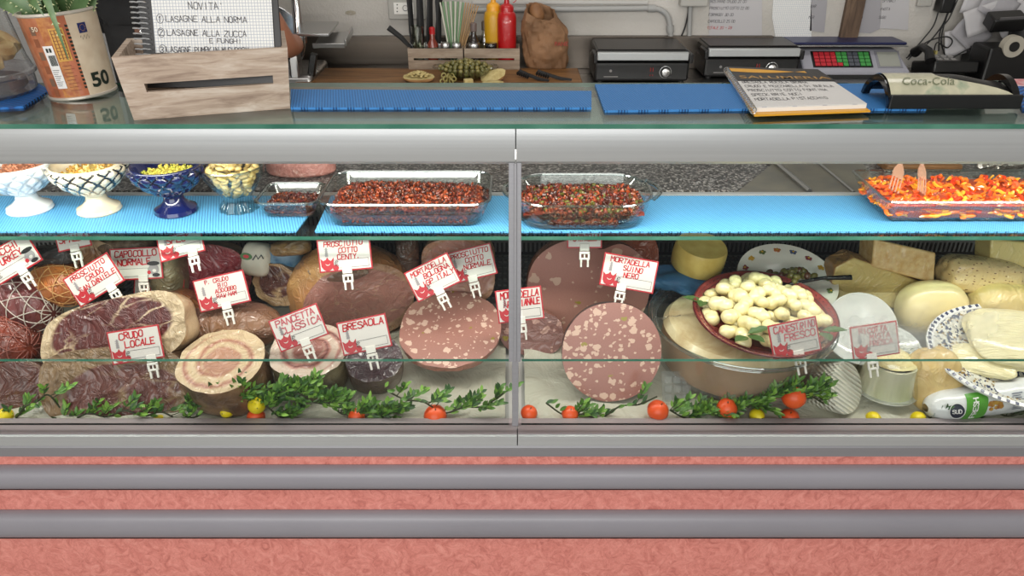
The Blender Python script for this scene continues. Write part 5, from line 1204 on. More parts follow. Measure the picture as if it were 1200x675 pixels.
# wrapped ricotta on its dish
rp2 = DK(1042, 478, .0); rp2.y += .035; rp2.z = deckz(rp2.y) + .014; s = S(rp2)
t = thing('wrapped_ricotta', 'white ricotta mound under clear film on a white dish, crumbly cream top', 'ricotta', rp2)
R2 = 36 * s; Hr = .072
mb = MB(); mb.lathe([(0, 0), (R2 * .8, 0), (R2, .006), (R2 * 1.02, .010), (R2 * .95, .009), (0, .005)], 56); mb.build('dish', white_gl, t)
mb = MB(); mb.lathe([(R2 * .86, .008), (R2 * .82, .02), (R2 * .76, Hr * .9), (R2 * .76, Hr), (R2 * .70, Hr + .001)], 90, fn=lambda r, z, a: r * (1 + .012 * math.cos(a * 30)))
mb.build('ricotta', pmat('ricotta_side', (228, 222, 200), .4, noise=(10, (206, 208, 166), 3), coat=.3), t)
mb = MB(); mb.grid(24, 24, lambda u, v: (lambda r, a: (r * math.cos(a), r * math.sin(a), Hr + .006 * (1 - (r / R2) ** 2) + abs(nz((r * math.cos(a) * 60, r * math.sin(a) * 60, 0), 1.4, 3)) * .009))(R2 * .72 * v, 2 * PI * u))
mb.build('crumbly_top', pmat('ricotta_top', (228, 218, 168), .6, noise=(50, (212, 196, 140), 4)), t)
mb = MB(); mb.lathe([(R2 * 1.03, .010), (R2 * .96, .03), (R2 * .84, Hr * .8), (R2 * .80, Hr + .012), (R2 * .74, Hr + .018)], 72, fn=lambda r, z, a: r * (1 + .02 * math.sin(a * 17 + z * 90) + .012 * math.sin(a * 41 + z * 60)))
mb.build('film_wrap', glass('ricotta_film', (.97, .98, .95), 2.2, .04, .1), t, sharp=180)
# blue and white platter with wrapped fresh cheese
pp = DK(1202, 420, .082); s = S(pp); Rx = 122 * s
t = thing('painted_platter', 'oval white platter with a blue dotted rim and speckled pattern, at the right edge', 'platter', pp, (R(24), R(6), 0))
g = G('platter_pattern'); vo = g.n('ShaderNodeTexVoronoi', Vector=g.obj(), Scale=240); rn = g.n('ShaderNodeSeparateColor', i0=vo.outputs['Color'])
g.P(Base__Color=g.ramp(rn.outputs[0], [(0, (44, 56, 92)), (.28, (44, 56, 92)), (.29, (206, 204, 192)), (.62, (214, 212, 200)), (.63, (150, 122, 70)), (.74, (150, 122, 70)), (.75, (216, 214, 204))], 'CONSTANT'), Roughness=.15, Coat__Weight=.6)
ell = lambda r, z, a: r * (1 if True else 0)
mb = MB(); Ry = .60
mb.lathe([(Rx * .80, .001), (Rx * .90, .006), (Rx * .93, .010), (Rx * .80, .006), (Rx * .5, -.004), (0, -.006)], 96, m=0); mb.v = [(x, y * Ry, z) for x, y, z in mb.v]; mb.build('patterned_well', g.m, t)
mb = MB(); mb.lathe([(0, -.014), (Rx * .55, -.014), (Rx * .90, .002), (Rx, .008), (Rx, .012), (Rx * .93, .0115), (Rx * .92, .0095)], 96); mb.v = [(x, y * Ry, z) for x, y, z in mb.v]; mb.build('rim', pmat('platter_white', (224, 224, 222), .15, 0, .6), t)
mb = MB()
for k in range(72):
    a = 2 * PI * k / 72; mb.box((Rx * .972 * math.cos(a), Rx * .972 * Ry * math.sin(a), .0118), (.0062, .0062, .0022), (0, 0, a))
mb.build('rim_dots', pmat('cobalt_dots', (36, 44, 84), .2), t, smooth=False)
g = G('wrapped_fresh_cheese'); st = g.noise(g.vmap(g.obj(), (30, 200, 60), rot=(0, 0, .25)), 1, 3); g.P(Base__Color=g.mix(st.outputs[0], lin((214, 202, 150)), lin((232, 224, 186))), Roughness=.3, Coat__Weight=.6, Coat__Roughness=.12, Normal=g.bump(st.outputs[0], .9, .006))
o = body('fresh_cheese', (66 * s, .070, .022), 3.6, 3, [], [g.m], .05, 2.5, 60, None, pp + Vector((-2 * s, .020, .030)), (R(24), R(6), 0)); tag(o, 'pale stracchino-like cheese wrapped in film on the blue-dotted platter', 'cheese')
o['label'] = 'large pale fresh cheese wrapped in film on the blue-dotted platter'
o = body('fresh_cheese', (36 * s, .034, .010), 3, 2.4, [], [g.m], .10, 3, 61, None, pp + Vector((-58 * s, -.022, .008)), (R(24), R(6), R(-18))); tag(o, 'flat slice of fresh cheese in film at the left end of the blue-dotted platter', 'cheese')
# printed packet lying under the platter
pk = DK(1150, 466, .044); s = S(pk)
t = thing('printed_packet', 'white plastic food bag with a green band and dark oval badge, under the platter', 'bag', pk + Vector((.02, .0, 0)), (R(-20), R(-6), R(6)))
PL, PR_ = 80 * s, .034
def bagp(u, v):                                   # u along, v round
    x = -PL + 2 * PL * u; a = 2 * PI * v; e = (max(0, 1 - abs(2 * u - 1) ** 5)) ** .5
    r = PR_ * (.25 + .75 * e) * (1 + .07 * nz((x * 30, math.cos(a) * 2, math.sin(a) * 2), 1, 4)); return (x, r * math.cos(a) * 1.1, r * math.sin(a) * .95)
mb = MB(); mb.grid(60, 40, bagp); mb.build('bag', pmat('white_bag_film', (214, 216, 216), .25, 0, .5, bump=(26, .8, .006)), t, sharp=180)
def onbag(x, y, e=.0012):                         # x along, y up on the viewer side
    u = (x + PL) / (2 * PL); a = PI + math.asin(max(-1, min(1, -y / (PR_ * 1.02)))); q = Vector(bagp(u, a / (2 * PI))); n_ = Vector((0, q.y, q.z)).normalized(); return q + n_ * e
def bagpatch(mb, x0, x1, y0, y1, m=0, sk=0, n=8, e=.0012): mb.grid(n, n, lambda u, v: onbag(x0 + (x1 - x0) * u + sk * v, y0 + (y1 - y0) * v, e), m)
mb = MB(); bagpatch(mb, -PL * .62, -PL * .30, -.027, .027, 0, .012); mb.build('green_band', pmat('packet_green', (82, 148, 54), .3), t, sharp=180)
mb = MB(); c0 = (-PL * .70, -.002)
mb.grid(20, 3, lambda u, v: onbag(c0[0] + .013 * v * math.cos(2 * PI * u), c0[1] + .016 * v * math.sin(2 * PI * u), .0022)); mb.build('oval_badge', pmat('badge_dark', (40, 44, 60), .3), t, sharp=180)
mb = MB(); mb.tube([onbag(c0[0] + .0138 * math.cos(2 * PI * k / 24), c0[1] + .0168 * math.sin(2 * PI * k / 24), .0024) for k in range(24)], .0007, 4, closed=True); mb.build('badge_ring', white, t)
mb = MB(); tmp = MB(); stroke_text(tmp, 'FRESH', 0, 0, .010, thick=.0018, jit=0); mb.v = [tuple(onbag(-PL * .44 - y + x * .22, -.021 + x * 1.05, .0026)) for x, y, z in tmp.v]; mb.f = tmp.f; mb.m = tmp.m; mb.build('band_lettering', white, t, smooth=False)
mb = MB(); tmp = MB(); stroke_text(tmp, 'SUD', 0, 0, .008, thick=.0014, jit=0); mb.v = [tuple(onbag(c0[0] - .009 + x * 1.0, c0[1] - .004 + y, .0032)) for x, y, z in tmp.v]; mb.f = tmp.f; mb.m = tmp.m; mb.build('badge_lettering', white, t, smooth=False)
mb = MB(); rnd = random.Random(6)
for k in range(16): mb.ico(onbag(-PL * .12 + rnd.uniform(-.014, .014), rnd.uniform(-.012, .010), .001), (.005, .0014, .004), 1)
mb.build('food_picture', pmat('picture_gold', (196, 160, 70), .4, noise=(90, (150, 90, 40), 3)), t)
mb = MB()
for k in range(9):
    for j in range(2): bagpatch(mb, PL * (.12 + .34 * j), PL * (.12 + .34 * j) + .022 * rnd.uniform(.7, 1), .016 - k * .0042, .0175 - k * .0042, 0, 0, 3)
mb.build('small_print', pmat('print_slate', (84, 92, 112), .4), t, sharp=180)
mb = MB(); bagpatch(mb, PL * .70, PL * .78, -.026, .026, 0, .006); mb.build('navy_stripe', pmat('navy_print', (36, 42, 74), .4), t, sharp=180)
# small ice-tray like grid container by the tub
p = DK(797, 470, .03); mb = MB()
for k in range(4):
    for j in range(3): mb.box((-.018 + j * .018, -.001, -.03 + k * .018), (.0145, .004, .0145))
mb.bx(-.03, .03, .002, .006, -.042, .042); tag(mb.build('plastic_grid', M['film'], None, p + Vector((0, .03, 0)), (R(-40), 0, 0), bevel=.001), 'clear plastic compartment tray standing left of the clear tub', 'tray')

# ================================================================== handwritten price cards
card_white = pmat('card_white', (212, 206, 200), .35); card_grey = pmat('card_line', (70, 68, 70), .5); card_red = pmat('card_red', (178, 26, 40), .35); faded_red = pmat('faded_marker', (198, 96, 106), .5); tower_grey = pmat('tower_grey', (150, 144, 146), .5); card_fog = pmat('fogged_card', (196, 192, 186), .5)
CW, CH = .106, .066
gcard = None
def price_card(px, py, Y, roll, lines, label, tone='red', emblem='crown', w=CW, clip=0.0, tilt=24, yaw=0, h=CH, bg=None, clip_only=False, up=False):
    p = AY(px, py, Y)
    m3 = Matrix.Rotation(R(yaw), 3, 'Z') @ Matrix.Rotation(R(90 - tilt), 3, 'X') @ Matrix.Rotation(R(roll), 3, 'Z')
    t = thing('price_card', label, 'price card', p, m3.to_euler())
    if not clip_only:
        mb = MB(); mb.box((0, 0, 0), (w, h, .0012)); mb.build('border', card_red, t, bevel=.0005)
        mb = MB(); mb.box((0, 0, .0007), (w - .006, h - .006, .0010)); mb.build('panel', bg or card_white, t, smooth=False)
        ink_ = M['red_marker'] if tone == 'red' else faded_red
        mb = MB(); rnd = random.Random(int(px * 7 + py)); n = len(lines); lh = .0125 if n < 3 else .0098
        if n > 3: lh = .0078
        y = h / 2 - .006 - lh
        for k, tx in enumerate(lines):
            W_ = lh * .66; tw_ = text_width(tx, lh, W_); avail = w * (.84 if k == 0 or n > 2 else .8)
            if tw_ > avail: W_ *= avail / tw_; tw_ = avail
            x0 = -w / 2 + .010 + (.014 if (k > 0 and emblem == 'crown') else 0); x0 = min(x0 + (avail - tw_) * .35, w / 2 - .004 - tw_)
            stroke_text(mb, tx, x0, y, lh, w=W_, thick=lh * .19, rnd=rnd, z=.0016, jit=.07, slant=.08); y -= lh * 1.38
        mb.build('lettering', ink_, t, smooth=False)
        if emblem != 'none':
            mb = MB(); x0, x1, y0, y1 = -w * .22, w / 2 - .007, -h / 2 + .007, -h / 2 + .023
            if emblem == 'pig': x0, x1 = -w / 2 + .008, w * .22
            for a, b in (((x0, y0), (x1, y0)), ((x0, y1), (x1, y1)), ((x0, y0), (x0, y1)), ((x1, y0), (x1, y1))):
                mb.bx(min(a[0], b[0]) - .0003, max(a[0], b[0]) + .0003, min(a[1], b[1]) - .0003, max(a[1], b[1]) + .0003, .0013, .0016)
            stroke_text(mb, '€', x0 + .003, y0 + .004, .010, thick=.0013, z=.0017, jit=0); mb.build('price_box', card_grey, t, smooth=False)
        if emblem == 'crown':
            mb = MB(); ex, ey = -w / 2 + .017, -h / 2 + .015; Z = .0016
            cir = lambda cx_, cy_, r_, m_, z_, st=1.0: mb.poly([(cx_ + r_ * math.cos(a), cy_ + r_ * st * math.sin(a), z_) for a in [k * PI / 9 for k in range(18)]], m_)
            mb.poly([(ex - .012, ey - .004, Z), (ex + .012, ey - .004, Z), (ex + .014, ey + .014, Z), (ex + .006, ey + .006, Z), (ex + .001, ey + .015, Z), (ex - .005, ey + .006, Z), (ex - .013, ey + .013, Z)], 0)
            cir(ex, ey - .001, .0115, 0, Z + .0001); cir(ex + .016, ey - .007, .006, 0, Z + .0001); cir(ex + .001, ey + .002, .0045, 2, Z + .0003, .8); cir(ex + .001, ey + .0035, .0045, 0, Z + .0004, .8)
            mb.poly([(ex - .003, ey + .016, Z), (ex + .003, ey + .016, Z), (ex + .002, ey + .034, Z), (ex - .001, ey + .034, Z)], 1)
            for k in range(4): mb.poly([(ex - .0036, ey + .018 + k * .004, Z + .0001), (ex + .0036, ey + .018 + k * .004, Z + .0001), (ex + .0036, ey + .019 + k * .004, Z + .0001), (ex - .0036, ey + .019 + k * .004, Z + .0001)], 1)
            mb.build('emblem', [card_red, tower_grey, card_white], t, smooth=False)
        if emblem == 'pig':
            mb = MB(); ex, ey = w / 2 - .018, -h / 2 + .020; Z = .0017
            cir = lambda cx_, cy_, r_, m_, z_, st=1.0: mb.poly([(cx_ + r_ * math.cos(a), cy_ + r_ * st * math.sin(a), z_) for a in [k * PI / 9 for k in range(18)]], m_)
            cir(ex, ey, .011, 1, Z); cir(ex, ey + .012, .013, 0, Z + .0001, .35); cir(ex - .010, ey - .006, .004, 2, Z + .0001); cir(ex + .004, ey - .012, .008, 0, Z + .0001, .5); cir(ex + .001, ey - .003, .004, 3, Z + .0002, .8)
            mb.build('emblem', [M['black'], tower_grey, card_red, card_white], t, smooth=False)
    if clip is not None:
        mb = MB(); cx_ = clip; y0 = -h / 2
        mb.box((cx_, y0 + .002, .0022), (.019, .014, .0024)); mb.box((cx_, y0 - .009, .0022), (.021, .005, .004)); mb.box((cx_, y0 - .021, .0022), (.021, .004, .004))
        for q in (-.0085, .0085): mb.box((cx_ + q, y0 - .015, .0022), (.004, .012, .004)); mb.box((cx_ + q * .8, y0 - .030, .0022), (.004, .016, .0035), taper=1)
        mb.box((cx_, y0 - .015, .0016), (.003, .010, .003)); mb.build('clip', pmat('clip_white', (226, 222, 214), .35) if 'clip_white' not in bpy.data.materials else bpy.data.materials['clip_white'], t, bevel=.0006)
    return t
pc_ = price_card
# condensation on the inside of the right pane
g = G('condensation'); nt = g.nt; nt.nodes.remove(g.b)
n1 = g.noise(g.obj(), 6, 4, .6); sx = g.n('ShaderNodeSeparateXYZ', i0=g.obj())
fx = g.ramp(g.math('ABSOLUTE', sx.outputs[0]), [(.10, (1, 1, 1)), (.30, (0, 0, 0))]); fz = g.ramp(g.math('ABSOLUTE', sx.outputs[2]), [(.02, (1, 1, 1)), (.075, (0, 0, 0))])
fac = g.math('MULTIPLY', g.math('MULTIPLY', fx, fz), g.ramp(n1.outputs[0], [(.3, (0, 0, 0)), (.65, (.62, .62, .62))]))
t_ = g.n('ShaderNodeBsdfTransparent'); d_ = g.n('ShaderNodeBsdfDiffuse', Color=(.85, .85, .82, 1)); mx = g.n('ShaderNodeMixShader', i0=fac)
nt.links.new(t_.outputs[0], mx.inputs[1]); nt.links.new(d_.outputs[0], mx.inputs[2]); nt.links.new(mx.outputs[0], g.out.inputs[0])
c_ = AY(1070, 385, -.045); k_ = (YG0 - ym) / (zf1 - z421)
mb = MB(); mb.grid(4, 4, lambda u, v: ((u - .5) * .64, ((v - .5) * .17) * k_, (v - .5) * .17))
o_ = mb.build('condensation', g.m, case, (c_.x, ym + (c_.z - z421) * k_ + .0075, c_.z), smooth=False); o_['label'] = 'misty condensation on the glass'
pc_(14, 303, .12, 30, ['FACCHI', 'TURKEY'], 'handwritten red-bordered card reading TURKEY, cut by the left edge', emblem='pig', clip=.006)
pc_(110, 328, .10, 31, ['PROSCIUTTO', 'CRUDO', 'SAN DANIELE'], 'tilted price card reading prosciutto crudo San Daniele, above the upper ham half', clip=.022, yaw=0)
pc_(160, 309, .16, 3, ['CAPOCOLLO', 'NORMALE'], 'nearly level price card reading CAPOCOLLO NORMALE with a dark-hatted emblem', emblem='pig', clip=.012)
pc_(186, 343, .17, -5, ['SPEK', 'ITALY'], 'grey price card reading SPEK, half hidden behind the upper ham half', tone='red', bg=card_fog, emblem='none', clip=None)
pc_(212, 287, .13, 16, ['SPECK'], 'price card with red pot emblem, cut across by the shelf edge, above the crimson ham', clip=.02, h=.050, w=.09, tilt=40)
pc_(260, 341, .11, 13, ['P. CRUDO', 'BIO', 'ADDOBBO', 'RAW HAM'], 'price card reading P. CRUDO BIO on the crimson ham', clip=.002)
pc_(404, 298, .12, 5, ['PROSCIUTTO', 'COTTO', 'CENTY.'], 'price card reading prosciutto cotto, stuck in the big golden cooked ham', clip=.002)
pc_(350, 384, .03, 21, ['PANCETTA', 'CLASSICA'], 'faded fogged price card on the second pancetta roll', tone='faded', clip=.002, w=.102)
pc_(159, 404, .02, 9, ['CRUDO', 'LOCALE'], 'price card reading CRUDO LOCALE between the two ham halves', clip=.026, w=.104)
pc_(427, 392, .02, 12, ['BRESAOLA'], 'price card reading BRESAOLA above the dark purple bresaola', clip=.006, w=.098)
pc_(507, 325, .12, 26, ['MORTADELLA', 'BOLOGNA', 'IGP ITALY'], 'steeply tilted price card reading mortadella, stuck in the half mortadella', clip=.000, w=.098)
pc_(552, 309, .17, 14, ['PROSCIUTTO', 'COTTO', 'NORMALE'], 'price card reading prosciutto cotto normale on the pale ham block', clip=-.004, w=.098)
pc_(609, 357, .07, 7, ['MORTADELLA', 'ARTIGIANALE'], 'price card half hidden by the mullion, on the small mortadella', clip=-.002, w=.092)
pc_(737, 320, .11, -10, ['MORTADELLA', 'SUINO', 'NERO'], 'price card reading MORTADELLA SUINO NERO above the round mortadella', clip=-.010, w=.110)
pc_(931, 396, -.03, 12, ['CANESTRINO', 'FRESCO'], 'fogged price card reading fresco in front of the mozzarella bowl', tone='faded', bg=card_fog, clip=.002, w=.092)
pc_(1025, 399, .01, 9, ['RICOTTA', 'MISTA', 'FRESCA'], 'fogged price card reading RICOTTA above the wrapped ricotta', tone='faded', bg=card_fog, clip=-.01, w=.092)
pc_(685, 281, .15, 0, ['MORTADELLA'], 'small price card under the shelf edge with white clip, over the heart-topped mortadella', clip=0.0, w=.07, h=.034, emblem='none')
pc_(86, 282, .15, 12, ['SPALLA'], 'small price card under the shelf edge with white clip, above the ham shank', clip=0.0, w=.07, h=.034, emblem='none')

# ================================================================== artificial garlands and fruit along the front glass
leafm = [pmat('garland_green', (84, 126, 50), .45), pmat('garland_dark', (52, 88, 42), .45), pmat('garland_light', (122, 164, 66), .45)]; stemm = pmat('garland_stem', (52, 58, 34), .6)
def DKF(px, py, r=0, ymin=-.046):
    v = DK(px, py, r); return v if v.y > ymin else AY(px, py, ymin)
def garland(label, x0, x1, n, seed, y=466, dark=False, amp=10, dens=1.0):
    rnd = random.Random(seed); pts = []
    for k in range(n + 1):
        q = k / n; px = x0 + (x1 - x0) * q; v = AY(px, y + 1.3 * amp * math.sin(q * 5 + seed) + (3 if k % 2 else -3), -.046 + .006 * (k % 2)); pts.append(v)
    P = catmull(pts, 6); t = thing('garland', label, 'garland')
    st = MB(); fo = MB(); st.tube(P, .0018, 5)
    for i, c_ in enumerate(P[:-1]):
        d = (P[i + 1] - c_).normalized()
        for j in range(int(rnd.uniform(.7, 2.1) * dens)):
            a = rnd.uniform(-1.2, 1.2); side = Vector((d.x * math.cos(a), rnd.uniform(-.35, .5), rnd.uniform(-.1, 1.0))).normalized()
            c0 = c_ + side * rnd.uniform(0, .006); ln_ = rnd.random()
            if ln_ < .62:
                tip = c_ + side * rnd.uniform(.018, .046); st.tube([c_, tip], .0009, 4)
                for q in (.35, .6, .82, 1): 
                    b = c_.lerp(tip, q)
                    for sg in (-1, 1):
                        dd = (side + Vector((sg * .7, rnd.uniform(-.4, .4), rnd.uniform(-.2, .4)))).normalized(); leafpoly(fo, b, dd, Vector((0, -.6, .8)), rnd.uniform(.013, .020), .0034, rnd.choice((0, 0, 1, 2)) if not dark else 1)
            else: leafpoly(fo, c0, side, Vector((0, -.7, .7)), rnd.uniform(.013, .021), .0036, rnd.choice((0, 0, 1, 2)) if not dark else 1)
    st.build('stem', stemm, t); fo.build('foliage', leafm, t, sharp=20)
    return t
garland('green plastic leaf garland at the far left, with lemons, under the dark salami', 2, 70, 5, 1, 478, dens=.8)
garland('green plastic leaf garland under the lower raw ham half', 60, 232, 8, 2, 488, dens=.9, amp=3)
garland('dense green plastic leaf garland in front of the first pancetta roll', 215, 345, 8, 3, 474, dens=2.0)
garland('dense green plastic leaf garland in front of the second pancetta and bresaola', 315, 470, 9, 4, 476, dens=2.0)
garland('sparse green garland on the white paper left of the mullion', 450, 590, 6, 5, 470, amp=9, dens=.9)
garland('sparse green garland on the white paper right of the mullion', 640, 770, 6, 6, 478, amp=8, dens=.9)
garland('dense green plastic leaf garland in front of the clear tub', 785, 965, 9, 7, 476, amp=9, dens=2.0)
garland('dark shaded green garland in front of the printed packet', 1085, 1240, 8, 8, 490, True, amp=4, dens=1.0)  # shade painted in: every leaf takes the dark green
for k in range(3): pass
lemon_m = pmat('plastic_lemon', (232, 208, 28), .35, bump=(90, .3)); orange_m = pmat('plastic_orange', (222, 76, 30), .35, noise=(20, (236, 96, 40), 3), bump=(70, .2))
def fruit(kind, px, py, wpx, label, rot=(0, 0, 0)):
    r = .0
    p = AY(px, py, -.044); s = S(p); rr = wpx * s / 2
    mb = MB(); A = 1.14 if kind == 'lemon' else .98
    mb.lathe([(0, -rr * A), (rr * .16, -rr * A * .97), (rr * .5, -rr * A * .82), (rr * .86, -rr * A * .45), (rr, 0), (rr * .86, rr * A * .45), (rr * .5, rr * A * .82), (rr * .16, rr * A * (1.0 if kind == 'lemon' else .93)), (0, rr * A * (1.08 if kind == 'lemon' else .9))], 28)
    t = thing('artificial_' + kind, label, kind, p, rot)
    mb.build('fruit_body', lemon_m if kind == 'lemon' else orange_m, t, sharp=180)
    mb = MB(); mb.cyl((0, 0, rr * A * .9), (0, 0, rr * A * 1.12), .0011, 6); mb.build('stem', stemm, t)
for kind, px, py, w_, lab in (('lemon', 6, 487, 18, 'small yellow plastic lemon at the far left, by the left edge'), ('lemon', 187, 494, 16, 'yellow plastic lemon under the lower raw ham, alone on the garland'), ('lemon', 266, 482, 16, 'dull yellow plastic lemon just left of the brighter one, before the first pancetta'), ('lemon', 301, 475, 21, 'bright yellow plastic lemon in front of the first pancetta roll'),
                          ('orange', 300, 489, 22, 'orange plastic fruit just below the bright lemon by the first pancetta'), ('orange', 418, 488, 20, 'orange plastic fruit below the bresaola'), ('orange', 510, 487, 27, 'orange plastic fruit on the white paper left of the mullion'),
                          ('orange', 620, 484, 20, 'bright orange plastic fruit immediately right of the mullion'), ('orange', 668, 485, 20, 'red-orange plastic fruit on the garland below the round mortadella, left of centre'), ('orange', 771, 481, 26, 'orange plastic fruit between the round mortadella and the clear tub'),
                          ('orange', 852, 478, 24, 'orange plastic fruit half hidden by leaves before the clear tub'), ('orange', 930, 465, 29, 'largest orange plastic fruit, raised on leaves in front of the clear tub'), ('orange', 925, 490, 24, 'orange plastic fruit low down beneath the largest orange'), ('lemon', 858, 491, 16, 'pale yellow plastic lemon at the front rail, left of two before the tub'), ('lemon', 887, 487, 18, 'yellow plastic lemon right of the pale one, before the clear tub'),
                          ('lemon', 1023, 491, 18, 'yellow plastic lemon beneath the left side of the wrapped ricotta dish'), ('lemon', 1076, 491, 18, 'yellow plastic lemon between the wrapped ricotta and the printed packet')):
    fruit(kind, px, py, w_, lab, (R(70 if kind == 'lemon' else 20), 0, R((px * 37) % 90 - 45)))
# ================================================================== back counter along the wall
BZ = 1.034; KZ = 1.004; YF0 = 1.08
bc = thing('back_counter', 'stainless steel back counter with upstand along the rear wall', 'counter', (0, 0, 0))
mb = MB(); mb.bx(-1.0, 2.6, YF0, WY - .002, KZ - .03, KZ); mb.build('steel_top', M['steel'], bc, smooth=False, bevel=.003)
zt = AY(600, 43, WY - .03).z
mb = MB(); mb.bx(-1.0, AY(905, 40, WY).x, WY - .022, WY - .002, KZ, zt); mb.build('upstand', brushed('steel_dark_reflection', (96, 90, 84), (118, 110, 102), .25, 1, 1, 60, .03), bc, smooth=False, bevel=.002)  # upstand colour carries the dark reflection seen in the steel
mb = MB(); mb.bx(-1.0, 2.6, YF0 + .03, WY - .01, .1, KZ - .03); mb.build('cabinet_body', M['white_metal'], bc, smooth=False)
mb = MB(); x0 = AZ(352, 90, BZ).x; x1 = AZ(683, 96, BZ).x; mb.bx(x0, x1, YF0 + .01, AZ(600, 79.5, BZ).y, KZ, BZ)
tag(mb.build('cutting_board', M['board'], None, smooth=False, bevel=.004), 'long brown wooden cutting board on the back counter', 'cutting board')
yb = AZ(600, 81.5, BZ).y                       # front of the little crates
def B(px, py=None, y=None):                    # point on the board
    if y is None: return AZ(px, py, BZ)
    v = AY(px, 80, y); return Vector((v.x, y, BZ))
for a, b, lab in ((479, 543, 'small pale wooden crate of knives and straws on the cutting board, left of the pair'), (544.5, 609, 'small pale wooden crate of sauce bottles on the cutting board, right of the pair')):
    xa, xb = B(a, y=yb).x, B(b, y=yb).x; h = .068; w = xb - xa; t = thing('small_crate', lab, 'crate', (xa, yb, BZ)); D = .085; q = .005
    for nm, y0 in (('front_panel', 0), ('back_panel', D - q)):
        mb = MB(); mb.bx(0, w, y0, y0 + q, 0, .030); mb.bx(0, w, y0, y0 + q, .037, h); mb.bx(0, .018, y0, y0 + q, .030, .037); mb.bx(w - .018, w, y0, y0 + q, .030, .037); mb.build(nm, M['wood_box'], t, smooth=False)
    for x in (0, w - q): mb = MB(); mb.bx(x, x + q, q, D - q, 0, h); mb.build('side_panel', M['wood_box'], t, smooth=False)
    mb = MB(); mb.bx(q, w - q, q, D - q, .001, .005); mb.build('bottom_panel', M['wood_box'], t, smooth=False)
yc = yb + .042
def bottle(name, label, cat, px, y, prof, mats, parts_=None, z=BZ + .006):
    v = B(px, y=y); t = thing(name, label, cat, (v.x, y, z))
    for nm, pr, m in prof: mb = MB(); mb.lathe(pr, 24); mb.build(nm, m, t)
    return t
darkvin = pmat('dark_vinegar', (30, 20, 18), .1, 0, .8); clearg = glass('bottle_glass', (.80, .82, .76), 1.6, .08, .04); oil = pmat('pale_oil', (160, 150, 96), .15, 0, .6)
kt = pmat('ketchup_red', (178, 18, 24), .3, 0, .3); mu = pmat('mustard_yellow', (200, 150, 28), .35); muc = pmat('mustard_cap', (226, 160, 36), .35)
def squeeze(name, label, px, y, m, mc, loop=False):
    t = bottle(name, label, 'bottle', px, y, [('bottle_body', [(0, 0), (.029, 0), (.031, .006), (.032, .150), (.029, .166), (.022, .174)], m), ('cap', [(.023, .172), (.023, .186), (.020, .192), (.009, .198), (.006, .225), (.003, .232), (0, .232)], mc)], None)
    if loop: mb = MB(); mb.tube([(.02 + .014 * math.sin(a), 0, .200 + .02 * (1 - math.cos(a)) / 1) for a in [PI * k / 10 for k in range(11)]], .0012, 5); mb.build('cap_strap', mc, t)
squeeze('ketchup_bottle', 'red squeeze bottle in the right small crate', 594, yb + .040, kt, kt, True)
squeeze('mustard_bottle', 'yellow squeeze bottle behind the red one in the right small crate', 579, yb + .052 + .01, mu, muc)
bottle('vinegar_bottle', 'small cruet of dark vinegar with grey stopper in the right small crate', 'bottle', 556, yc, [('bottle_body', [(0, 0), (.019, 0), (.021, .004), (.021, .068), (.016, .085), (.009, .10), (.009, .112)], darkvin), ('stopper', [(.011, .110), (.011, .135), (.006, .138), (0, .138)], pmat('grey_stopper', (110, 96, 92), .4))], None)
bottle('oil_bottle', 'small clear cruet of pale oil with dark stopper, right of the vinegar', 'bottle', 568.5, yc + .022, [('bottle_body', [(0, 0), (.015, 0), (.017, .004), (.017, .075), (.012, .09), (.008, .104), (.008, .114)], clearg), ('oil', [(0, .002), (.0145, .003), (.0145, .05), (0, .05)], oil), ('stopper', [(.010, .110), (.010, .135), (.006, .14), (0, .14)], pmat('brown_stopper', (74, 60, 50), .4))], None)
bottle('hot_sauce_bottle', 'small hot sauce bottle with red cap among the knives', 'bottle', 508.5, yb + .030, [('bottle_body', [(0, 0), (.017, 0), (.018, .004), (.018, .072), (.009, .088), (.008, .105)], pmat('hot_sauce', (122, 46, 30), .2, 0, .6)), ('label_band', [(.0184, .03), (.0184, .062)], pmat('green_label', (60, 80, 52), .4)), ('cap', [(.010, .103), (.010, .122), (.006, .126), (0, .126)], kt)], None)
for px, lab in ((523, 'steel-lidded glass jar in the left small crate'), (536, 'second steel-lidded glass jar beside the first in the left small crate'), (556, 'steel-lidded jar in front of the dark vinegar cruet'), (576, 'dark-lidded jar in front of the yellow squeeze bottle')):
    y = yb + .022; v = B(px, y=y); r = .016 if px < 550 else .020
    t = thing('spice_jar', lab, 'jar', (v.x, y - .0, BZ + .006)); mb = MB(); mb.lathe([(0, 0), (r, 0), (r, .058), (r * .9, .063)], 20); mb.build('glass_body', clearg, t)
    mb = MB(); mb.lathe([(r * .96, .061), (r * .98, .063), (r * .98, .074), (r * .9, .077), (0, .077)], 24); mb.build('lid', M['steel_soft'] if px != 576 else M['black_gloss'], t)
# knives in the left crate
kn = [(486, -.03, .03), (492, .02, .05), (497, -.02, .02), (502, .04, .04), (506, .0, .06), (512, .05, .05), (517, -.02, .04)]
def knife(px, y, lean, label, ln=.105):
    v = B(px, y=y); t = thing('kitchen_knife', label, 'knife', (v.x, y, BZ + .008), (R(lean * 60 - 3), R(lean * 90), 0), 'black-handled knives in the left small crate' if ln == .105 else None)
    mb = MB(); mb.box((0, 0, .035), (.016, .0016, .07), taper=1.1); mb.build('blade', M['steel_soft'], t)
    mb = MB(); mb.tube([(0, 0, .065), (.001, 0, .11), (.003, 0, .16), (.004, 0, .09 + ln + .02)], [.008, .011, .0105, .012], 8, flat=.6); mb.build('handle', M['black_soft'], t)
for k, (px, l, dy) in enumerate(kn): knife(px, yb + .02 + dy * .9, l, 'black-handled kitchen knife standing blade-down in the left small crate')
v = B(474, y=yb + .03)
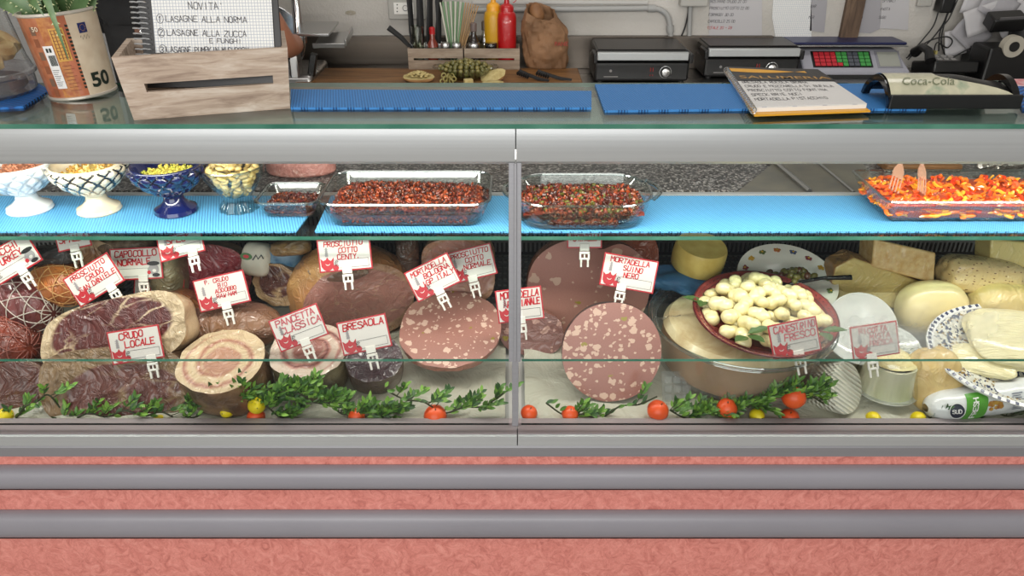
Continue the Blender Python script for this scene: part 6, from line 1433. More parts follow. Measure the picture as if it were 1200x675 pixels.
t = thing('kitchen_knife', 'black-handled knife sticking out leftwards from the left small crate', 'knife', (B(484, y=yb + .03).x, yb + .03, BZ + .062), (0, R(-46), 0))
mb = MB(); mb.tube([(0, 0, .0), (.003, 0, .05), (-.002, 0, .10)], [.007, .010, .011], 8, flat=.6); mb.build('handle', M['black_soft'], t); mb = MB(); mb.box((0, 0, -.03), (.014, .0016, .062)); mb.build('blade', M['steel_soft'], t)
v = B(492, y=yb + .03); t = thing('glass_tumbler', 'tall clear glass holding knives in the left small crate', 'glass', (v.x, yb + .026, BZ + .006)); mb = MB(); mb.lathe([(0, 0), (.018, 0), (.021, .13), (.0195, .13), (.017, .004), (0, .004)], 24); mb.build('tumbler', clearg, t)
# straws and skewers
v = B(534, y=yb + .05)
sm_ = [pmat('straw_white', (206, 206, 190), .5), pmat('straw_green', (116, 152, 112), .5), pmat('skewer_wood', (176, 142, 100), .6)]
stw = [MB().cyl((0, 0, 0), (0, 0, .20), .0028, 8).build('paper_straw', sm_[i]) for i in (0, 1)]; skw = MB().cyl((0, 0, 0), (0, 0, .20), .0022, 8).build('wooden_skewer', sm_[2])
for o, l, c_, gg in ((stw[0], 'white paper straw fanned out of the left small crate', 'straw', 'white straws in the left small crate'), (stw[1], 'green paper straw fanned out of the left small crate', 'straw', 'green straws in the left small crate'), (skw, 'wooden skewer leaning right out of the left small crate', 'skewer', 'wooden skewers in the left small crate')): tag(o, l, c_, gg)
used = set()
for k in range(16):
    o = (stw[0], stw[1], skw)[0 if (k % 2 == 0 and k < 10) else 1 if k < 10 else 2]; q = k / 15
    loc = (v.x - .012 + .022 * q, yb + .04 + .01 * (k % 3), BZ + .008); rot = (R(-3 + (k % 3) * 2), R(-9 + 30 * q), 0)
    if o.name in used: copyobj(o, loc, rot)
    else: used.add(o.name); o.location = loc; o.rotation_euler = rot
# paper bag with bread
c0 = B(640, y=yb + .03); kraft = pmat('kraft_paper', (150, 112, 80), .75, noise=(14, (104, 74, 48), 3))
t = thing('paper_bag', 'crumpled brown paper bag of bread on the right end of the cutting board', 'bag', (c0.x, yb + .045, BZ))
mb = MB()
def bag(u, v_):
    a = 2 * PI * u; z = .20 * v_; w_ = .068 * (1.0 + .10 * math.sin(PI * v_)) * (1 - .32 * smoothstep(.6, 1, v_)); d_ = .042 * (1 + .1 * math.sin(PI * v_)) * (1 - .2 * smoothstep(.6, 1, v_))
    ca, sa = math.cos(a), math.sin(a); k = (abs(ca) ** 3 + abs(sa) ** 3) ** (-1 / 3)
    n_ = nz((ca * 1.5, sa * 1.5, z * 14), 1.6, 5) * .010 + nz((ca * 3, sa * 3, z * 30), 2, 8) * .004
    return ((w_ + n_) * ca * k - .022 * v_ ** 1.5, (d_ + n_) * sa * k, z * (1 - .10 * (ca > 0) * abs(ca) * v_ - .20 * max(0, -sa) * v_ ** 3))
mb.grid(56, 34, bag); b_ = mb.build('bag_body', kraft, t, sharp=14, solid=.001)
mb = MB(); font_text(mb, 'PANE', .018, (.046, -.058, .085), (R(90), 0, 0), offset=.0004); mb.build('red_print', pmat('faint_red_print', (150, 52, 40), .6), t, smooth=False)
mb = MB(); mb.ico((-.034, -.004, .172), (.024, .020, .036), 3, rot=(0, R(-15), 0)); 
tag(mb.build('bread_roll', pmat('crust', (150, 106, 66), .6, noise=(30, (120, 80, 48), 4), bump=(60, .4)), None, (c0.x, yb + .045, BZ)), 'bread roll sticking out of the top of the brown paper bag', 'bread')
# bowl of olives
c0 = B(546, 90); c0.y = AZ(546, 93, BZ).y + .03
t = thing('olive_bowl', 'glass bowl heaped with green olives, in front of the two small crates', 'bowl', (c0.x, c0.y, BZ))
mb = MB(); mb.lathe([(0, 0), (.05, 0), (.075, .015), (.085, .034), (.083, .034), (.07, .014), (0, .004)], 40); mb.build('bowl_body', glass('olive_bowl_glass', (.8, .85, .8), 1.4, .06, .04), t)
mb = MB()
for sg in (-1, 1): mb.tube([(sg * (.082 + .022 * math.sin(a)), 0.0, .034 + .012 * math.sin(a) - .0), (sg * .1, 0, .036)] if False else [(sg * (.080 + .024 * math.sin(a)), -.03 * math.cos(a), .034) for a in [PI * k / 10 for k in range(11)]], .0028, 6)
mb.build('handle_loops', clearg, t)
mb = MB(); mb.ico((0, 0, 0), (.0088, .0078, .0076), 2); gol = mb.build('green_olive', pmat('olive_green', (104, 100, 52), .35, 0, .4)); tag(gol, 'green olive heaped in the glass bowl on the cutting board', 'olive', 'green olives in the glass bowl')
mb = MB(); mb.ico((0, 0, 0), (.0088, .0078, .0076), 2); gol2 = mb.build('green_olive', pmat('olive_yellow', (132, 122, 66), .35, 0, .4)); tag(gol2, 'yellowish olive heaped in the glass bowl on the cutting board', 'olive', 'yellowish olives in the glass bowl')
rnd = random.Random(14); n_ = 0
for lay, (rr, z) in enumerate(((.052, .010), (.074, .020), (.080, .029), (.062, .037), (.042, .043), (.022, .046))):
    cnt_ = int(2 * PI * rr / .0185)
    for ring in range(1 if lay < 3 else 1):
        for k in range(cnt_):
            a = 2 * PI * k / cnt_ + lay; loc = (c0.x + rr * math.cos(a), c0.y + rr * .7 * math.sin(a), BZ + z + rnd.uniform(-.002, .003)); rot = (rnd.random() * 3, rnd.random() * 3, rnd.random() * 3); o = (gol, gol, gol2)[n_ % 3]
            if n_ == 0: gol.location = loc
            elif n_ == 2: gol2.location = loc
            else: copyobj(o, loc, rot)
            n_ += 1
for k in range(8): a = k * .8; copyobj(gol2 if k % 2 else gol, (c0.x + .022 * math.cos(a), c0.y + .016 * math.sin(a), BZ + .046 + (k % 3) * .002), (k, k, k))
sl = pmat('olive_slice', (150, 140, 84), .4)
p_ = B(530, 97)
for k in range(9):
    mb = MB(); rr = .007; mb.tube([(rr * math.cos(a), rr * math.sin(a), 0) for a in [2 * PI * j / 14 for j in range(14)]], .0026, 6, closed=True)
    tag(mb.build('olive_ring', sl, None, (p_.x - .03 + .009 * (k % 5) + .004 * (k // 5), p_.y + .008 * (k // 5) - .002, BZ + .005 + .008 * (k % 3)), (R(60 + 20 * (k % 3)), R(20 * (k % 4)), R(k * 40))), 'sliced olive ring in the small pile before the olive bowl', 'olive', 'olive rings on the cutting board')
crumb = pmat('bread_crumb', (206, 190, 136), .8, noise=(60, (180, 160, 104), 4), bump=(70, .8, .004)); crust_m = pmat('bread_crust', (156, 116, 72), .6)
def half_bread(px, py, sx, sy, sz, rot, label):
    v = B(px, py); o = body('bread_half', (sx, sy, sz), 2.3, 2.2, [((0, 0, 1), .002, 1)], [crust_m, crumb], .10, 3, int(px), None, (v.x, v.y, BZ + sz * .9), rot, sub=4, bevel=0); tag(o, label, 'bread'); return v
v = half_bread(491, 95, .050, .030, .014, (R(8), 0, 0), 'open bread half spread with pale topping, left of the olive bowl')
mb = MB(); rnd = random.Random(3)
for k in range(90): a = rnd.random() * 6.28; q = math.sqrt(rnd.random()); mb.ico((v.x + q * .036 * math.cos(a), v.y + q * .02 * math.sin(a), BZ + .018 + .012 * (1 - q * q)), (.005, .004, .003), 1, 0, .2, rnd)
tag(mb.build('grated_topping', crumb), 'pale crumbly topping heaped on the left bread half', 'topping', kind='stuff')
half_bread(578, 94, .042, .026, .014, (R(26), R(-20), R(10)), 'bread half tilted up, right of the olive bowl')
half_bread(578, 99, .034, .018, .006, (R(4), 0, 0), 'thin bread slice lying flat at the board edge, right of centre')
v = B(549, 98); tag(MB().box((0, 0, 0), (.028, .02, .014), (0, 0, .3)).build('bread_chunk', crumb, None, (v.x, v.y, BZ + .008), bevel=.003), 'small bread chunk beside the olive rings', 'bread')
for px, rz, lab in ((617, 40, 'left black toothed serving tong on the cutting board'), (640, 30, 'right black toothed serving tong on the cutting board')):
    v = B(px, 92); t = thing('serving_tongs', lab, 'tongs', (v.x, v.y, BZ + .006), (0, 0, R(-rz)))
    mb = MB(); mb.tube([(-.03, 0, .016), (0, 0, .008), (.05, 0, 0), (.09, 0, .001)], [.004, .006, .006, .004], 8, flat=.5); mb.build('arm', M['black_soft'], t)
    mb = MB(); [mb.box((-.03 + k * .008, -.006, .008 - k * .001), (.003, .012, .010), (R(20), 0, 0)) for k in range(6)]; mb.build('teeth', M['black_soft'], t)
# ---- contact grills
def grill(pxl, pxr, pyb, pyt, label, kx):
    a = AZ(pxl, pyb, KZ); b = AZ(pxr, pyb, KZ); w = b.x - a.x; y0 = a.y; D = .20
    t = thing('contact_grill', label, 'grill', (a.x, y0, KZ + .0))
    mb = MB(); mb.bx(0, w, 0, D, .006, .066); mb.build('grill_base', M['black'], t, smooth=False, bevel=.008)
    for x in (.02, w - .02): mb = MB(); mb.cyl((x, .02, 0), (x, .02, .008), .01, 12); mb.build('foot', M['black_soft'], t)
    mb = MB(); mb.bx(.004, w - .004, .012, D, .072, .104, 0); mb.build('lid', M['black'], t, smooth=False, bevel=.008)
    mb = MB(); mb.bx(.010, w - .014, .016, D - .01, .1045, .1065); mb.build('lid_plate', pmat('grey_lid_plate', (70, 66, 64), .4, .6) if 'grey_lid_plate' not in bpy.data.materials else bpy.data.materials['grey_lid_plate'], t, smooth=False)
    mb = MB(); mb.box((w / 2 - .002, -.006, .088), (w - .014, .016, .026)); mb.build('handle_bar', M['alu'], t, bevel=.003)
    for x in (.0, w): mb = MB(); mb.box((x, .03, .08), (.014, .08, .03)); mb.build('handle_arm', M['black'], t, bevel=.003)
    mb = MB(); mb.tube([(w * kx, -.002, .036), (w * kx, -.010, .036), (w * kx, -.012, .036)], [.015, .0135, .010], 24); mb.build('knob', M['steel_soft'], t)
    mb = MB(); mb.tube([(w * kx + .019 * math.cos(q), -.0012, .036 + .019 * math.sin(q)) for q in [2 * PI * k / 24 for k in range(24)]], .0008, 4, closed=True); mb.build('dial_ring', M['steel_soft'], t)
    mb = MB(); mb.cyl((w * .17, .001, .040), (w * .17, -.001, .040), .0045, 12); mb.bx(w * .10, w * .25, -.0012, .0005, .020, .0225); mb.build('maker_mark', pmat('print_grey', (140, 138, 136), .5), t, smooth=False)
    mb = MB()
    for q in range(2): mb.box((w * (kx - .16) + q * .008, -.0008, .044), (.003, .002, .012)); mb.box((w * (kx - .16) + q * .008, -.0008, .026), (.003, .002, .004))
    mb.build('indicator', pmat('red_lamp', (140, 30, 26), .3), t, smooth=False)
grill(696, 806, 97.5, 49, 'black contact grill with silver handle bar, left of two on the back counter', .75)
grill(824, 934, 92.5, 44, 'black contact grill partly behind the open notebook', .71)
# ---- scale
a = AZ(940, 91, KZ); b = AZ(1066, 91, KZ); w = b.x - a.x
t = thing('price_scale', 'grey electronic price scale with navy weighing plate and coloured keypad', 'scale', (a.x, a.y, KZ))
mb = MB(); i = mb.av([(0, 0, .0), (w, 0, 0), (w, .24, 0), (0, .24, 0), (.004, .0, .022), (w - .004, 0, .022), (w - .03, .075, .078), (.0, .075, .078), (w - .03, .24, .082), (.0, .24, .082)])
for f in ((0, 3, 2, 1), (0, 1, 5, 4), (4, 5, 6, 7), (7, 6, 8, 9), (1, 2, 8, 6, 5), (0, 4, 7, 9, 3), (3, 9, 8, 2)): mb.face([i + q for q in f])
gs_ = pmat('scale_grey', (158, 158, 168), .4); mb.build('scale_body', gs_, t, smooth=False, bevel=.006)
mb = MB(); mb.bx(-.004, w + .004, -.004, .23, -.0, .010); mb.build('base_foot', M['black_soft'], t, smooth=False)
mb = MB(); mb.bx(-.034, w - .012, .048, .30, .098, .106); mb.build('weighing_plate', [pmat('navy_plate', (40, 44, 84), .35, .2)], t, smooth=False, bevel=.003)
mb = MB(); mb.bx(-.038, w - .008, .044, .304, .092, .098); mb.build('plate_rim', M['steel_soft'], t, smooth=False, bevel=.002)
mb = MB(); mb.bx(w * .3, w * .6, .12, .2, .08, .1); mb.build('plate_support', M['black'], t, smooth=False)
sl_ = math.atan2(.056, .075); 
def onface(x, q, e): n_ = Vector((0, -math.sin(sl_), math.cos(sl_))); return Vector((x, .075 * q, .022 + .056 * q)) + n_ * e
def facebox(mb, x0, x1, q0, q1, e0, e1, m=0):
    i = mb.av([onface(x, q, e) for e in (e0, e1) for x, q in ((x0, q0), (x1, q0), (x1, q1), (x0, q1))])
    for f in ((0, 3, 2, 1), (4, 5, 6, 7), (0, 1, 5, 4), (1, 2, 6, 5), (2, 3, 7, 6), (3, 0, 4, 7)): mb.face([i + k for k in f], m)
mb = MB(); facebox(mb, w * .10, w * .655, .16, .90, 0, .002); mb.build('keypad', M['black'], t, smooth=False)
kc = [pmat('key_red', (188, 44, 54), .4), pmat('key_green', (70, 150, 76), .4), pmat('key_grey', (84, 88, 96), .4)]
for r_ in range(4):
    for c_ in range(10):
        m_ = 0 if c_ < 4 or (c_ == 4 and r_ < 1) else 1 if c_ in (4, 5) and not (c_ == 5 and r_ == 3) else 2 if c_ < 8 or (c_ == 8 and r_ > 1 and False) else 1
        if c_ == 5 and r_ == 3: m_ = 1
        xx = w * .12 + c_ * w * .0525; mb = MB(); facebox(mb, xx, xx + w * .044, .21 + r_ * .165, .21 + r_ * .165 + .13, .002, .005); mb.build('key', kc[m_], t, smooth=False)
mb = MB(); facebox(mb, w * .70, w * .93, .14, .92, 0, .0015); mb.build('display_frame', pmat('frame_grey', (134, 134, 142), .4), t, smooth=False)
mb = MB(); facebox(mb, w * .72, w * .91, .20, .86, .0015, .0025); mb.build('display', pmat('lcd', (158, 160, 152), .2), t, smooth=False)
# ---- telephone
v = AZ(1100, 92, KZ)
t = thing('telephone', 'black desk telephone with handset and square keys, right of the scale', 'telephone', (v.x, v.y + .04, KZ))
mb = MB(); mb.box((.03, 0, .03), (.15, .15, .04), (R(-12), 0, 0)); mb.build('phone_body', M['black'], t, bevel=.006)
mb = MB(); mb.tube([(-.055, -.06, .062), (-.052, -.03, .088), (-.05, .02, .092), (-.05, .06, .066)], [.017, .013, .013, .018], 12); mb.build('handset', M['black'], t)
mb = MB(); mb.box((-.033, -.01, .080), (.006, .07, .012), (R(-10), 0, 0)); mb.build('name_strip', pmat('yellow_label_strip', (150, 140, 84), .5), t, smooth=False)
for r_ in range(4):
    for c_ in range(3): mb = MB(); mb.box((.005 + c_ * .024, -.05 + r_ * .024, .043 + r_ * .005), (.016, .014, .008), (R(12), 0, 0)); mb.build('key', pmat('phone_key', (150, 148, 146), .5) if 'phone_key' not in bpy.data.materials else bpy.data.materials['phone_key'], t, smooth=False)
# ---- dark machines at the right end
v = AZ(1150, 95, KZ)
t = thing('till_printer', 'black till machine at the right end of the back counter', 'till', (v.x, v.y + .02, KZ))
mb = MB(); mb.box((.16, .06, .045), (.32, .16, .09), (0, 0, R(-10))); mb.build('housing', M['black'], t, bevel=.01)
mb = MB(); mb.box((.20, .10, .13), (.16, .12, .10), (0, 0, R(-8))); mb.build('hood', M['black_soft'], t, bevel=.03)
v2 = AY(1163, 48, WY - .12)
t = thing('label_printer', 'black label printer with a pale paper roll, among the papers at the right', 'printer', (v2.x, WY - .17, KZ + .0))
mb = MB(); mb.bx(-.06, .10, -.05, .06, .0, .11); mb.build('housing', M['black'], t, smooth=False, bevel=.008)
mb = MB(); mb.tube([(.01, -.056, .115), (.01, -.03, .115)], .034, 28); mb.build('paper_roll', pmat('roll_paper', (176, 170, 156), .6), t)
mb = MB(); mb.cyl((.01, -.058, .115), (.01, -.028, .115), .016, 20); mb.build('roll_core', M['black'], t)
t = thing('card_reader', 'small black box with a window standing on the label printer', 'device', (v2.x + .01, WY - .14, KZ + .158))
mb = MB(); mb.box((0, 0, .022), (.11, .06, .045), (R(20), R(-3), 0)); mb.build('casing', M['black'], t, bevel=.005); mb = MB(); mb.box((0, -.031, .030), (.08, .003, .022), (R(20), R(-3), 0)); mb.build('window', pmat('dim_screen', (96, 94, 96), .3), t)
# papers behind: loose sheets
ppm = [pmat('sheet_white', (186, 184, 186), .7), pmat('sheet_grey', (158, 156, 160), .7)]
rnd = random.Random(12)
sheet_spots = [(1152, 22, 20, 'topmost loose white sheet leaning behind the label printer'), (1170, 8, -28, 'creased white sheet above the small black box at the right'), (1188, 20, 35, 'white sheet at the right edge above the black till'), (1138, 40, -38, 'lowest crumpled white sheet left of the label printer'), (1128, 48, 12, 'grey crumpled sheet nearest the telephone'), (1196, 4, 8, 'grey sheet in the top right corner'), (1150, 4, -12, 'grey upright sheet behind the others at the right')]
for k, (px, py, rr_, lab) in enumerate(sheet_spots):
    c_ = AY(px, py, WY - .035 - .008 * (6 - k)); mb = MB(); w_, h_ = .12, .085
    mb.grid(8, 6, lambda u, v: ((u - .5) * w_, (v - .5) * h_, .006 * nz((u * 2.2, v * 2.2, k * 3.1), 1, k) + .004 * abs(u + v - 1) * (k % 2)))
    tag(mb.build('loose_sheet', ppm[k % 2], None, c_, (Matrix.Rotation(R(78), 3, 'X') @ Matrix.Rotation(R(rr_), 3, 'Z')).to_euler(), sharp=12, solid=.0006), lab, 'paper')
# ---- papers taped to the wall
def wall_sheet(pts, label, heading=None, n=5, col=0, seed=0, red_last=False, grid=False):
    P = [AY(x, y, WY - .003) for x, y in pts]; c_ = sum(P, Vector()) / len(P); mb = MB(); L = [(q.x - c_.x, q.z - c_.z) for q in P]
    if sum(L[i][0] * L[(i + 1) % len(L)][1] - L[(i + 1) % len(L)][0] * L[i][1] for i in range(len(L))) < 0: L = L[::-1]
    mb.prism(L, 0, .001); t = thing('wall_note', label, 'note', (c_.x, WY - .0015, c_.z), (R(90), 0, 0)); mb.build('sheet', M['squared'] if grid else ppm[col], t, smooth=False)
    xs = [q[0] for q in L]; zs = [q[1] for q in L]; x0, x1, z1, z0 = min(xs) + .012, max(xs) - .01, max(zs), min(zs); rnd = random.Random(seed); mb = MB(); hh = .0085; y = z1 - .02
    words = heading or []
    for k, tx in enumerate(words):
        W_ = min(hh * .62, hh * .62 * (x1 - x0) / max(.001, text_width(tx, hh))); stroke_text(mb, tx, x0, y, hh, w=W_, thick=.0011, rnd=rnd, z=.0014, m=1 if (k == 0 and red_last) or (red_last and k == len(words) - 1) else 0, slant=.15); y -= (z1 - z0 - .03) / max(1, len(words))
    mb.build('handwriting', [M['marker'], M['red_marker']], t, smooth=False)
wall_sheet([(832, -28), (893, -28), (893, 44), (831, 45)], 'white wall list with red heading and prices per kilo, behind the right grill', ['PROSCIUTTO', 'DOLCE', 'SALUMI MISTI', 'NOSTRANO CRUDO 22 00', 'PROSCIUTTO COTTO 22 00', 'FORMAGGI 30 00', 'CAPOCOLLO 25 00', 'TOTALE 20 - 28'], seed=2, red_last=True)
wall_sheet([(908, -30), (951, -30), (951, 50), (910, 52), (905, 20)], 'squared paper sheet on the wall between the right grill and the scale', ['NOTE'], seed=3, grid=True)
wall_sheet([(952, -25), (972, -25), (966, 38), (949, 36)], 'narrow grey note taped beside the squared sheet', ['ORDINI', 'LUN', 'MAR', 'MER'], col=1, seed=4)
wall_sheet([(1008, -25), (1034, -25), (1031, 34), (1020, 39), (1001, 38)], 'grey handwritten note right of the dark wooden post', ['CIBO', 'LATTE PANE', 'UOVA', 'VINO'], col=1, seed=5)
wall_sheet([(1036, -25), (1067, -25), (1064, 35), (1031, 33)], 'white squared note with dense writing, right of the grey note', ['TORTA CON', 'RICOTTA E', 'SPINACI', 'PASTA', 'SUGO'], col=0, seed=6)
# post on the wall
a, b = AY(985, 42, WY - .02), AY(1006, 42, WY - .02)
mb = MB(); mb.bx(a.x, b.x, WY - .02, WY, KZ + .05, 2.2); tag(mb.build('wooden_post', M['wood_dark'], None, smooth=False, bevel=.002), 'dark weathered wooden post fixed upright to the wall behind the scale', 'post')
# conduit and sockets
def W(px, py, d=.012): return AY(px, py, WY - d)
cond = pmat('grey_conduit', (160, 160, 158), .5)
t = thing('conduit', 'grey electrical conduit along the wall, bending down behind the left grill', 'conduit')
pts = catmull([W(552, 12), W(640, 11), W(740, 10), W(766, 10), W(778, 14), W(784, 24), W(786, 46), W(786, 60)], 6); mb = MB(); mb.tube(pts, .0095, 12); mb.build('pipe', cond, t)
mb = MB(); mb.cyl(W(759, 10), W(768, 10), .0125, 14); mb.build('coupling', cond, t); mb = MB(); mb.cyl(W(785, 30), W(785.5, 38), .0125, 14); mb.build('coupling', cond, t)
mb = MB(); mb.bx(W(553, 0).x, W(760, 0).x, WY - .012, WY, W(600, 5).z, W(600, 1).z); tag(mb.build('cable_trunking', pmat('white_trunking', (186, 184, 180), .5), None, smooth=False, bevel=.002), 'white cable trunking on the wall above the squeeze bottles', 'trunking')
t = thing('junction_box', 'grey junction box at the top of the wall above the right grill, black cable below', 'junction box')
mb = MB(); mb.bx(W(796, 0).x, W(828, 0).x, WY - .04, WY, W(810, 6.5).z, W(810, -25).z); mb.build('box', M['ivory'], t, smooth=False, bevel=.004)
mb = MB(); mb.tube(catmull([W(807, 6), W(806, 18), W(802, 34), W(796, 48), W(792, 60)], 5), .0028, 8); mb.build('cable', M['black_soft'], t)
mb = MB(); mb.tube([W(809, 6), W(807, 60)], .008, 10); mb.build('drop_pipe', cond, t)
t = thing('wall_outlet', 'ivory double wall outlet behind the knives', 'outlet')
mb = MB(); mb.bx(W(454, 0).x, W(498, 0).x, WY - .012, WY, W(470, 23).z, W(470, -18).z); mb.build('plate', M['ivory'], t, smooth=False, bevel=.003)
mb = MB(); mb.bx(W(461, 0).x, W(484, 0).x, WY - .014, WY - .011, W(470, 16.5).z, W(470, 3).z); mb.build('socket_face', M['white_plastic'], t, smooth=False)
mb = MB()
for q in (5.5, 9.5, 13.5): c_ = W(465.5, q, .014); mb.cyl(c_, c_ + Vector((0, -.001, 0)), .0022, 8)
c_ = W(475, 9.5, .014); mb.tube([c_ + Vector((.009 * math.cos(a), -.001, .009 * math.sin(a))) for a in [2 * PI * k / 16 for k in range(16)]], .0008, 4, closed=True)
mb.build('socket_holes', M['black'], t)
t = thing('plug_adapter', 'black plug adapter in the wall socket above the telephone', 'plug')
c_ = W(1104, 4); mb = MB(); mb.box((c_.x, WY - .03, c_.z), (.045, .05, .05)); mb.build('adapter', M['black'], t, bevel=.004)
c_ = W(1084, 2); mb = MB(); mb.box((c_.x, WY - .008, c_.z), (.05, .014, .03)); tag(mb.build('wall_socket', M['ivory'], None, bevel=.003), 'grey wall socket beside the black plug adapter', 'outlet')
rc = [([(1100, 12), (1094, 30), (1080, 48), (1064, 66)], 'leftmost thin black cable hanging from the plug adapter'), ([(1112, 10), (1104, 30), (1088, 50), (1072, 62), (1062, 68)], 'black cable running from the adapter down to the scale'), ([(1118, 0), (1108, 24), (1103, 48), (1108, 66)], 'straight black cable falling to the telephone'), ([(1122, 0), (1112, 22), (1102, 36), (1100, 60)], 'black cable beside the straight one'), ([(1064, 70), (1085, 50), (1108, 43), (1116, 48), (1110, 56), (1098, 50), (1094, 64)], 'black cable looped above the telephone'), ([(1110, 72), (1126, 62), (1140, 56), (1158, 54)], 'thin black cable running right to the printer')]
for k, (pp_, lab) in enumerate(rc):
    mb = MB(); mb.tube(catmull([AY(x, y, WY - .03 - .01 * k) for x, y in pp_], 6), .0024, 6); tag(mb.build('cable', M['black_soft']), lab, 'cable')
# stain on the plaster
mb = MB(); mb.ico((0, 0, 0), (.02, .0008, .008), 2); c_ = W(411, 15, .0)
st_ = mb.build('peeled_patch', pmat('old_paint', (150, 142, 120), .9, noise=(80, (176, 170, 160), 3)), None, (c_.x, WY - .0005, c_.z)); st_.name = 'trim_1'; structure(st_)
# ---- slicer
v = AZ(352, 97, KZ)
t = thing('meat_slicer', 'steel meat slicer with sloping tray and black knob, left of the cutting board', 'slicer', (AY(352, 60, 1.22).x, 1.22, KZ))
mb = MB(); mb.box((-.06, .06, .025), (.20, .24, .05)); mb.build('slicer_base', M['steel'], t, bevel=.012)
mb = MB(); mb.box((-.012, -.03, .10), (.03, .05, .13), (R(-4), 0, 0)); mb.build('upright', M['steel'], t, bevel=.006)
mb = MB(); mb.tube([(.0, .0, .14), (.004, .0, .20), (.004, .01, .30)], [.016, .014, .014], 12); mb.build('tray_post', M['chrome'], t)
mb = MB(); mb.box((.045, .06, .170), (.11, .16, .008), (R(4), R(0), 0)); mb.build('meat_tray', M['steel_soft'], t, bevel=.002)
mb = MB(); mb.box((.10, .03, .142), (.10, .13, .006), (R(8), R(-4), 0)); mb.box((.152, .03, .152), (.006, .13, .02), (R(8), R(-4), 0)); mb.box((.10, -.035, .136), (.10, .006, .014), (R(8), 0, 0)); mb.build('lower_tray', M['steel_soft'], t, bevel=.001)
mb = MB(); mb.tube([(-.06, -.045, .115), (-.035, -.05, .115), (-.02, -.05, .115)], [.018, .022, .018], 20); mb.build('knob', M['black'], t)
mb = MB(); mb.cyl((-.10, .03, .14), (-.10, .045, .14), .11, 48); mb.build('blade', M['chrome'], t, bevel=.002)
mb = MB(); mb.cyl((-.10, .018, .14), (-.10, .03, .14), .07, 32); mb.build('blade_cover', M['steel'], t, bevel=.003)
mb = MB(); mb.box((.035, -.02, .06), (.02, .03, .10), (0, R(14), 0)); mb.build('link_arm', M['black'], t, bevel=.003)

# ================================================================== shop worker behind the counter (only the torso and an arm are in frame)
def skinned(name, verts, edges, radii, m, parent, sub=2, root=0):
    me = bpy.data.meshes.new(name); me.from_pydata(verts, edges, []); o = bpy.data.objects.new(name, me); C.objects.link(o); o.parent = parent; me.materials.append(m)
    q = o.modifiers.new('skin', 'SKIN'); q.use_smooth_shade = True; q.branch_smoothing = .4
    sv = me.skin_vertices[0].data
    for i, r in enumerate(radii): sv[i].radius = r if hasattr(r, '__len__') else (r, r)
    sv[root].use_root = True
    q = o.modifiers.new('sub', 'SUBSURF'); q.levels = sub; q.render_levels = sub
    return o
PXx = AY(197, 50, .93).x
per = thing('person', 'person in black clothes behind the wooden crate, bare arm reaching to the slicer', 'person', (PXx, .93, 0), (0, 0, R(8)))
g = G('skin'); g.P(Base__Color=g.mix(g.noise(g.obj(), 20, 3).outputs[0], lin((150, 98, 74)), lin((172, 116, 90))), Roughness=.5, Subsurface__Weight=.05); skin = g.m
cloth_b = pmat('black_cotton', (20, 19, 20), .85, noise=(30, (28, 27, 28), 3), bump=(12, .4, .01)); leather = pmat('brown_leather', (104, 64, 42), .5); hairm = pmat('dark_hair', (34, 26, 22), .6, bump=(90, .5)); jean = pmat('dark_trousers', (28, 30, 38), .8)
V = [(0, 0, .94), (0, .0, 1.08), (0, .0, 1.22), (0, .01, 1.36), (0, .01, 1.42), (0, .005, 1.465), (0, -.01, 1.52), (0, -.012, 1.585), (0, -.005, 1.645),
     (-.165, .01, 1.385), (-.150, .10, 1.23), (-.10, .155, 1.12), (-.05, .16, 1.06), (.0, .16, 1.02),
     (.17, .01, 1.385), (.262, .03, 1.27), (.305, .06, 1.165), (.315, .16, 1.15), (.31, .23, 1.15),
     (-.09, 0, .86), (-.10, -.01, .50), (-.10, .01, .12), (-.10, -.09, .05), (.09, 0, .86), (.10, -.01, .50), (.10, .01, .12), (.10, -.09, .05)]
E = [(0, 1), (1, 2), (2, 3), (3, 4), (4, 5), (5, 6), (6, 7), (7, 8), (3, 9), (9, 10), (10, 11), (11, 12), (12, 13), (3, 14), (14, 15), (15, 16), (16, 17), (17, 18), (0, 19), (19, 20), (20, 21), (21, 22), (0, 23), (23, 24), (24, 25), (25, 26)]
RR = [(.12, .09), (.11, .08), (.12, .09), (.115, .075), (.062, .055), .055, (.060, .068), (.073, .090), (.060, .075), .042, .042, .040, .030, .026, .044, .044, .040, .032, .026, .085, .055, .038, .03, .085, .055, .038, .03]
bodyo = skinned('body', V, E, RR, skin, per)
for sx, wr, dr in ((-1, Vector((.0, .16, 1.02)), Vector((1, .0, -.4))), (1, Vector((.31, .23, 1.15)), Vector((-.1, 1, -.05)))):
    dr.normalize(); side = dr.cross(Vector((0, 0, 1))).normalized(); dn = side.cross(dr) * -1
    hv = [wr, wr + dr * .045]; he = [(0, 1)]; hr = [.024, (.034, .018)]
    for f, (o_, L) in enumerate(((-.030, .062), (-.010, .072), (.010, .068), (.028, .054))):
        b_ = wr + dr * .075 + side * o_; i = len(hv); hv += [b_, b_ + dr * L * .5 + dn * .006, b_ + dr * L * .85 + dn * .022]; he += [(1, i), (i, i + 1), (i + 1, i + 2)]; hr += [.010, .0088, .0075]
    i = len(hv); hv += [wr + dr * .035 - side * sx * .032 + dn * .006, wr + dr * .065 - side * sx * .048 + dn * .016]; he += [(1, i), (i, i + 1)]; hr += [.011, .009]
    skinned('hand', [tuple(q) for q in hv], he, hr, skin, per)
tv = [(0, 0, .96), (0, 0, 1.08), (0, 0, 1.22), (0, .01, 1.36), (0, .01, 1.415), (-.165, .01, 1.385), (-.172, .08, 1.22), (.175, .01, 1.385), (.232, .024, 1.30)]
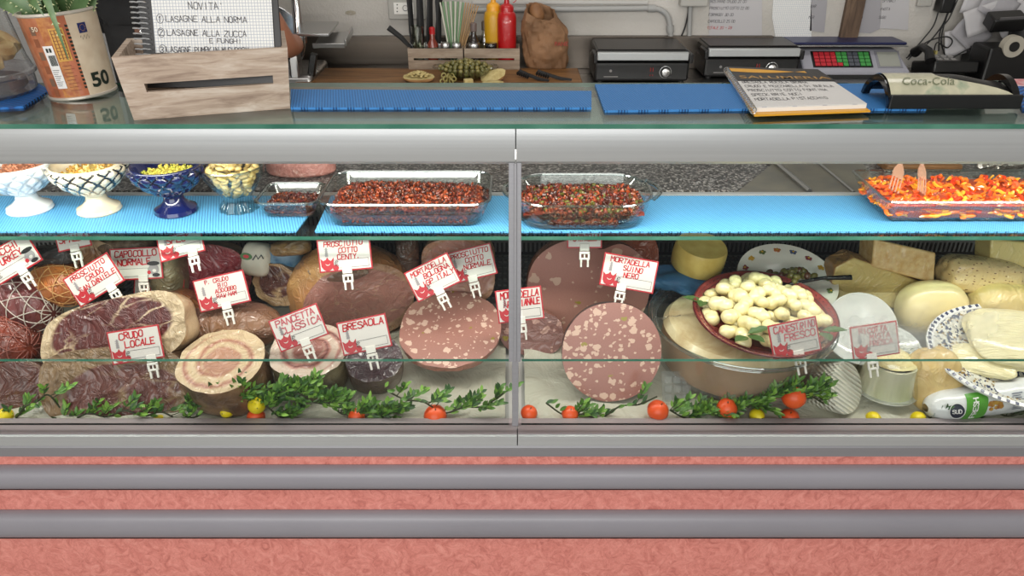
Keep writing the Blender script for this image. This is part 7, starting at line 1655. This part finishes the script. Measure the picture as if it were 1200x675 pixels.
skinned('t_shirt', tv, [(0, 1), (1, 2), (2, 3), (3, 4), (3, 5), (5, 6), (3, 7), (7, 8)], [(.175, .125), (.170, .120), (.172, .122), (.165, .115), (.088, .078), .074, .066, .072, .064], cloth_b, per)
skinned('trousers', [(0, 0, .98), (-.09, 0, .86), (-.10, -.01, .50), (-.10, .01, .10), (.09, 0, .86), (.10, -.01, .50), (.10, .01, .10)], [(0, 1), (1, 2), (2, 3), (0, 4), (4, 5), (5, 6)], [(.15, .115), .10, .07, .058, .10, .07, .058], jean, per)
for sx in (-.1, .1): mb = MB(); mb.ico((sx, -.05, .04), (.05, .13, .04), 3); mb.build('shoe', M['black_soft'], per)
mb = MB(); mb.ico((0, .012, 1.620), (.092, .108, .095), 4); mb.v = [(x * (1 + .05 * nz((x, y, z), 30)), y + (.02 if y < -.06 and z < 1.645 else 0), max(z, 1.555)) for x, y, z in mb.v]; mb.build('hair', hairm, per, sharp=180)
mb = MB(); mb.ico((0, -.100, 1.572), (.011, .016, .020), 2); mb.build('nose', skin, per)
for sx in (-1, 1):
    mb = MB(); mb.ico((sx * .028, -.088, 1.594), (.0105, .007, .0055), 2); mb.build('eye', M['white_plastic'], per); mb = MB(); mb.ico((sx * .028, -.0935, 1.594), (.0045, .003, .0048), 2); mb.build('iris', M['black_gloss'], per); mb = MB(); mb.ico((sx * .077, -.005, 1.575), (.010, .018, .028), 2); mb.build('ear', skin, per)
    mb = MB(); mb.box((sx * .028, -.096, 1.610), (.028, .006, .005)); mb.build('eyebrow', hairm, per, bevel=.001)
mb = MB(); mb.ico((0, -.093, 1.536), (.020, .008, .006), 2); mb.build('mouth', pmat('lips', (140, 72, 64), .5), per)
# apron bib with leather strap tab
mb = MB(); mb.grid(12, 16, lambda u, v: ((u - .5) * .27, -.125 + .05 * (2 * u - 1) ** 2 + .012 * (v), .70 + .56 * v)); mb.build('apron', pmat('black_apron', (24, 23, 24), .75, bump=(16, .4, .008)), per, sharp=180, solid=.003)
c_ = Matrix.Rotation(R(-8), 3, 'Z') @ (AY(156, 37, .785) - Vector((PXx, .93, 0))); mb = MB(); mb.box((c_.x + .02, c_.y + .005, c_.z), (.035, .006, .016), (0, R(8), 0)); sp_ = mb.build('strap_tab', leather, per, bevel=.002)
mb = MB(); mb.cyl((c_.x + .02, c_.y + .004, c_.z), (c_.x + .02, c_.y - .001, c_.z), .004, 12); mb.build('rivet', M['steel_soft'], per)
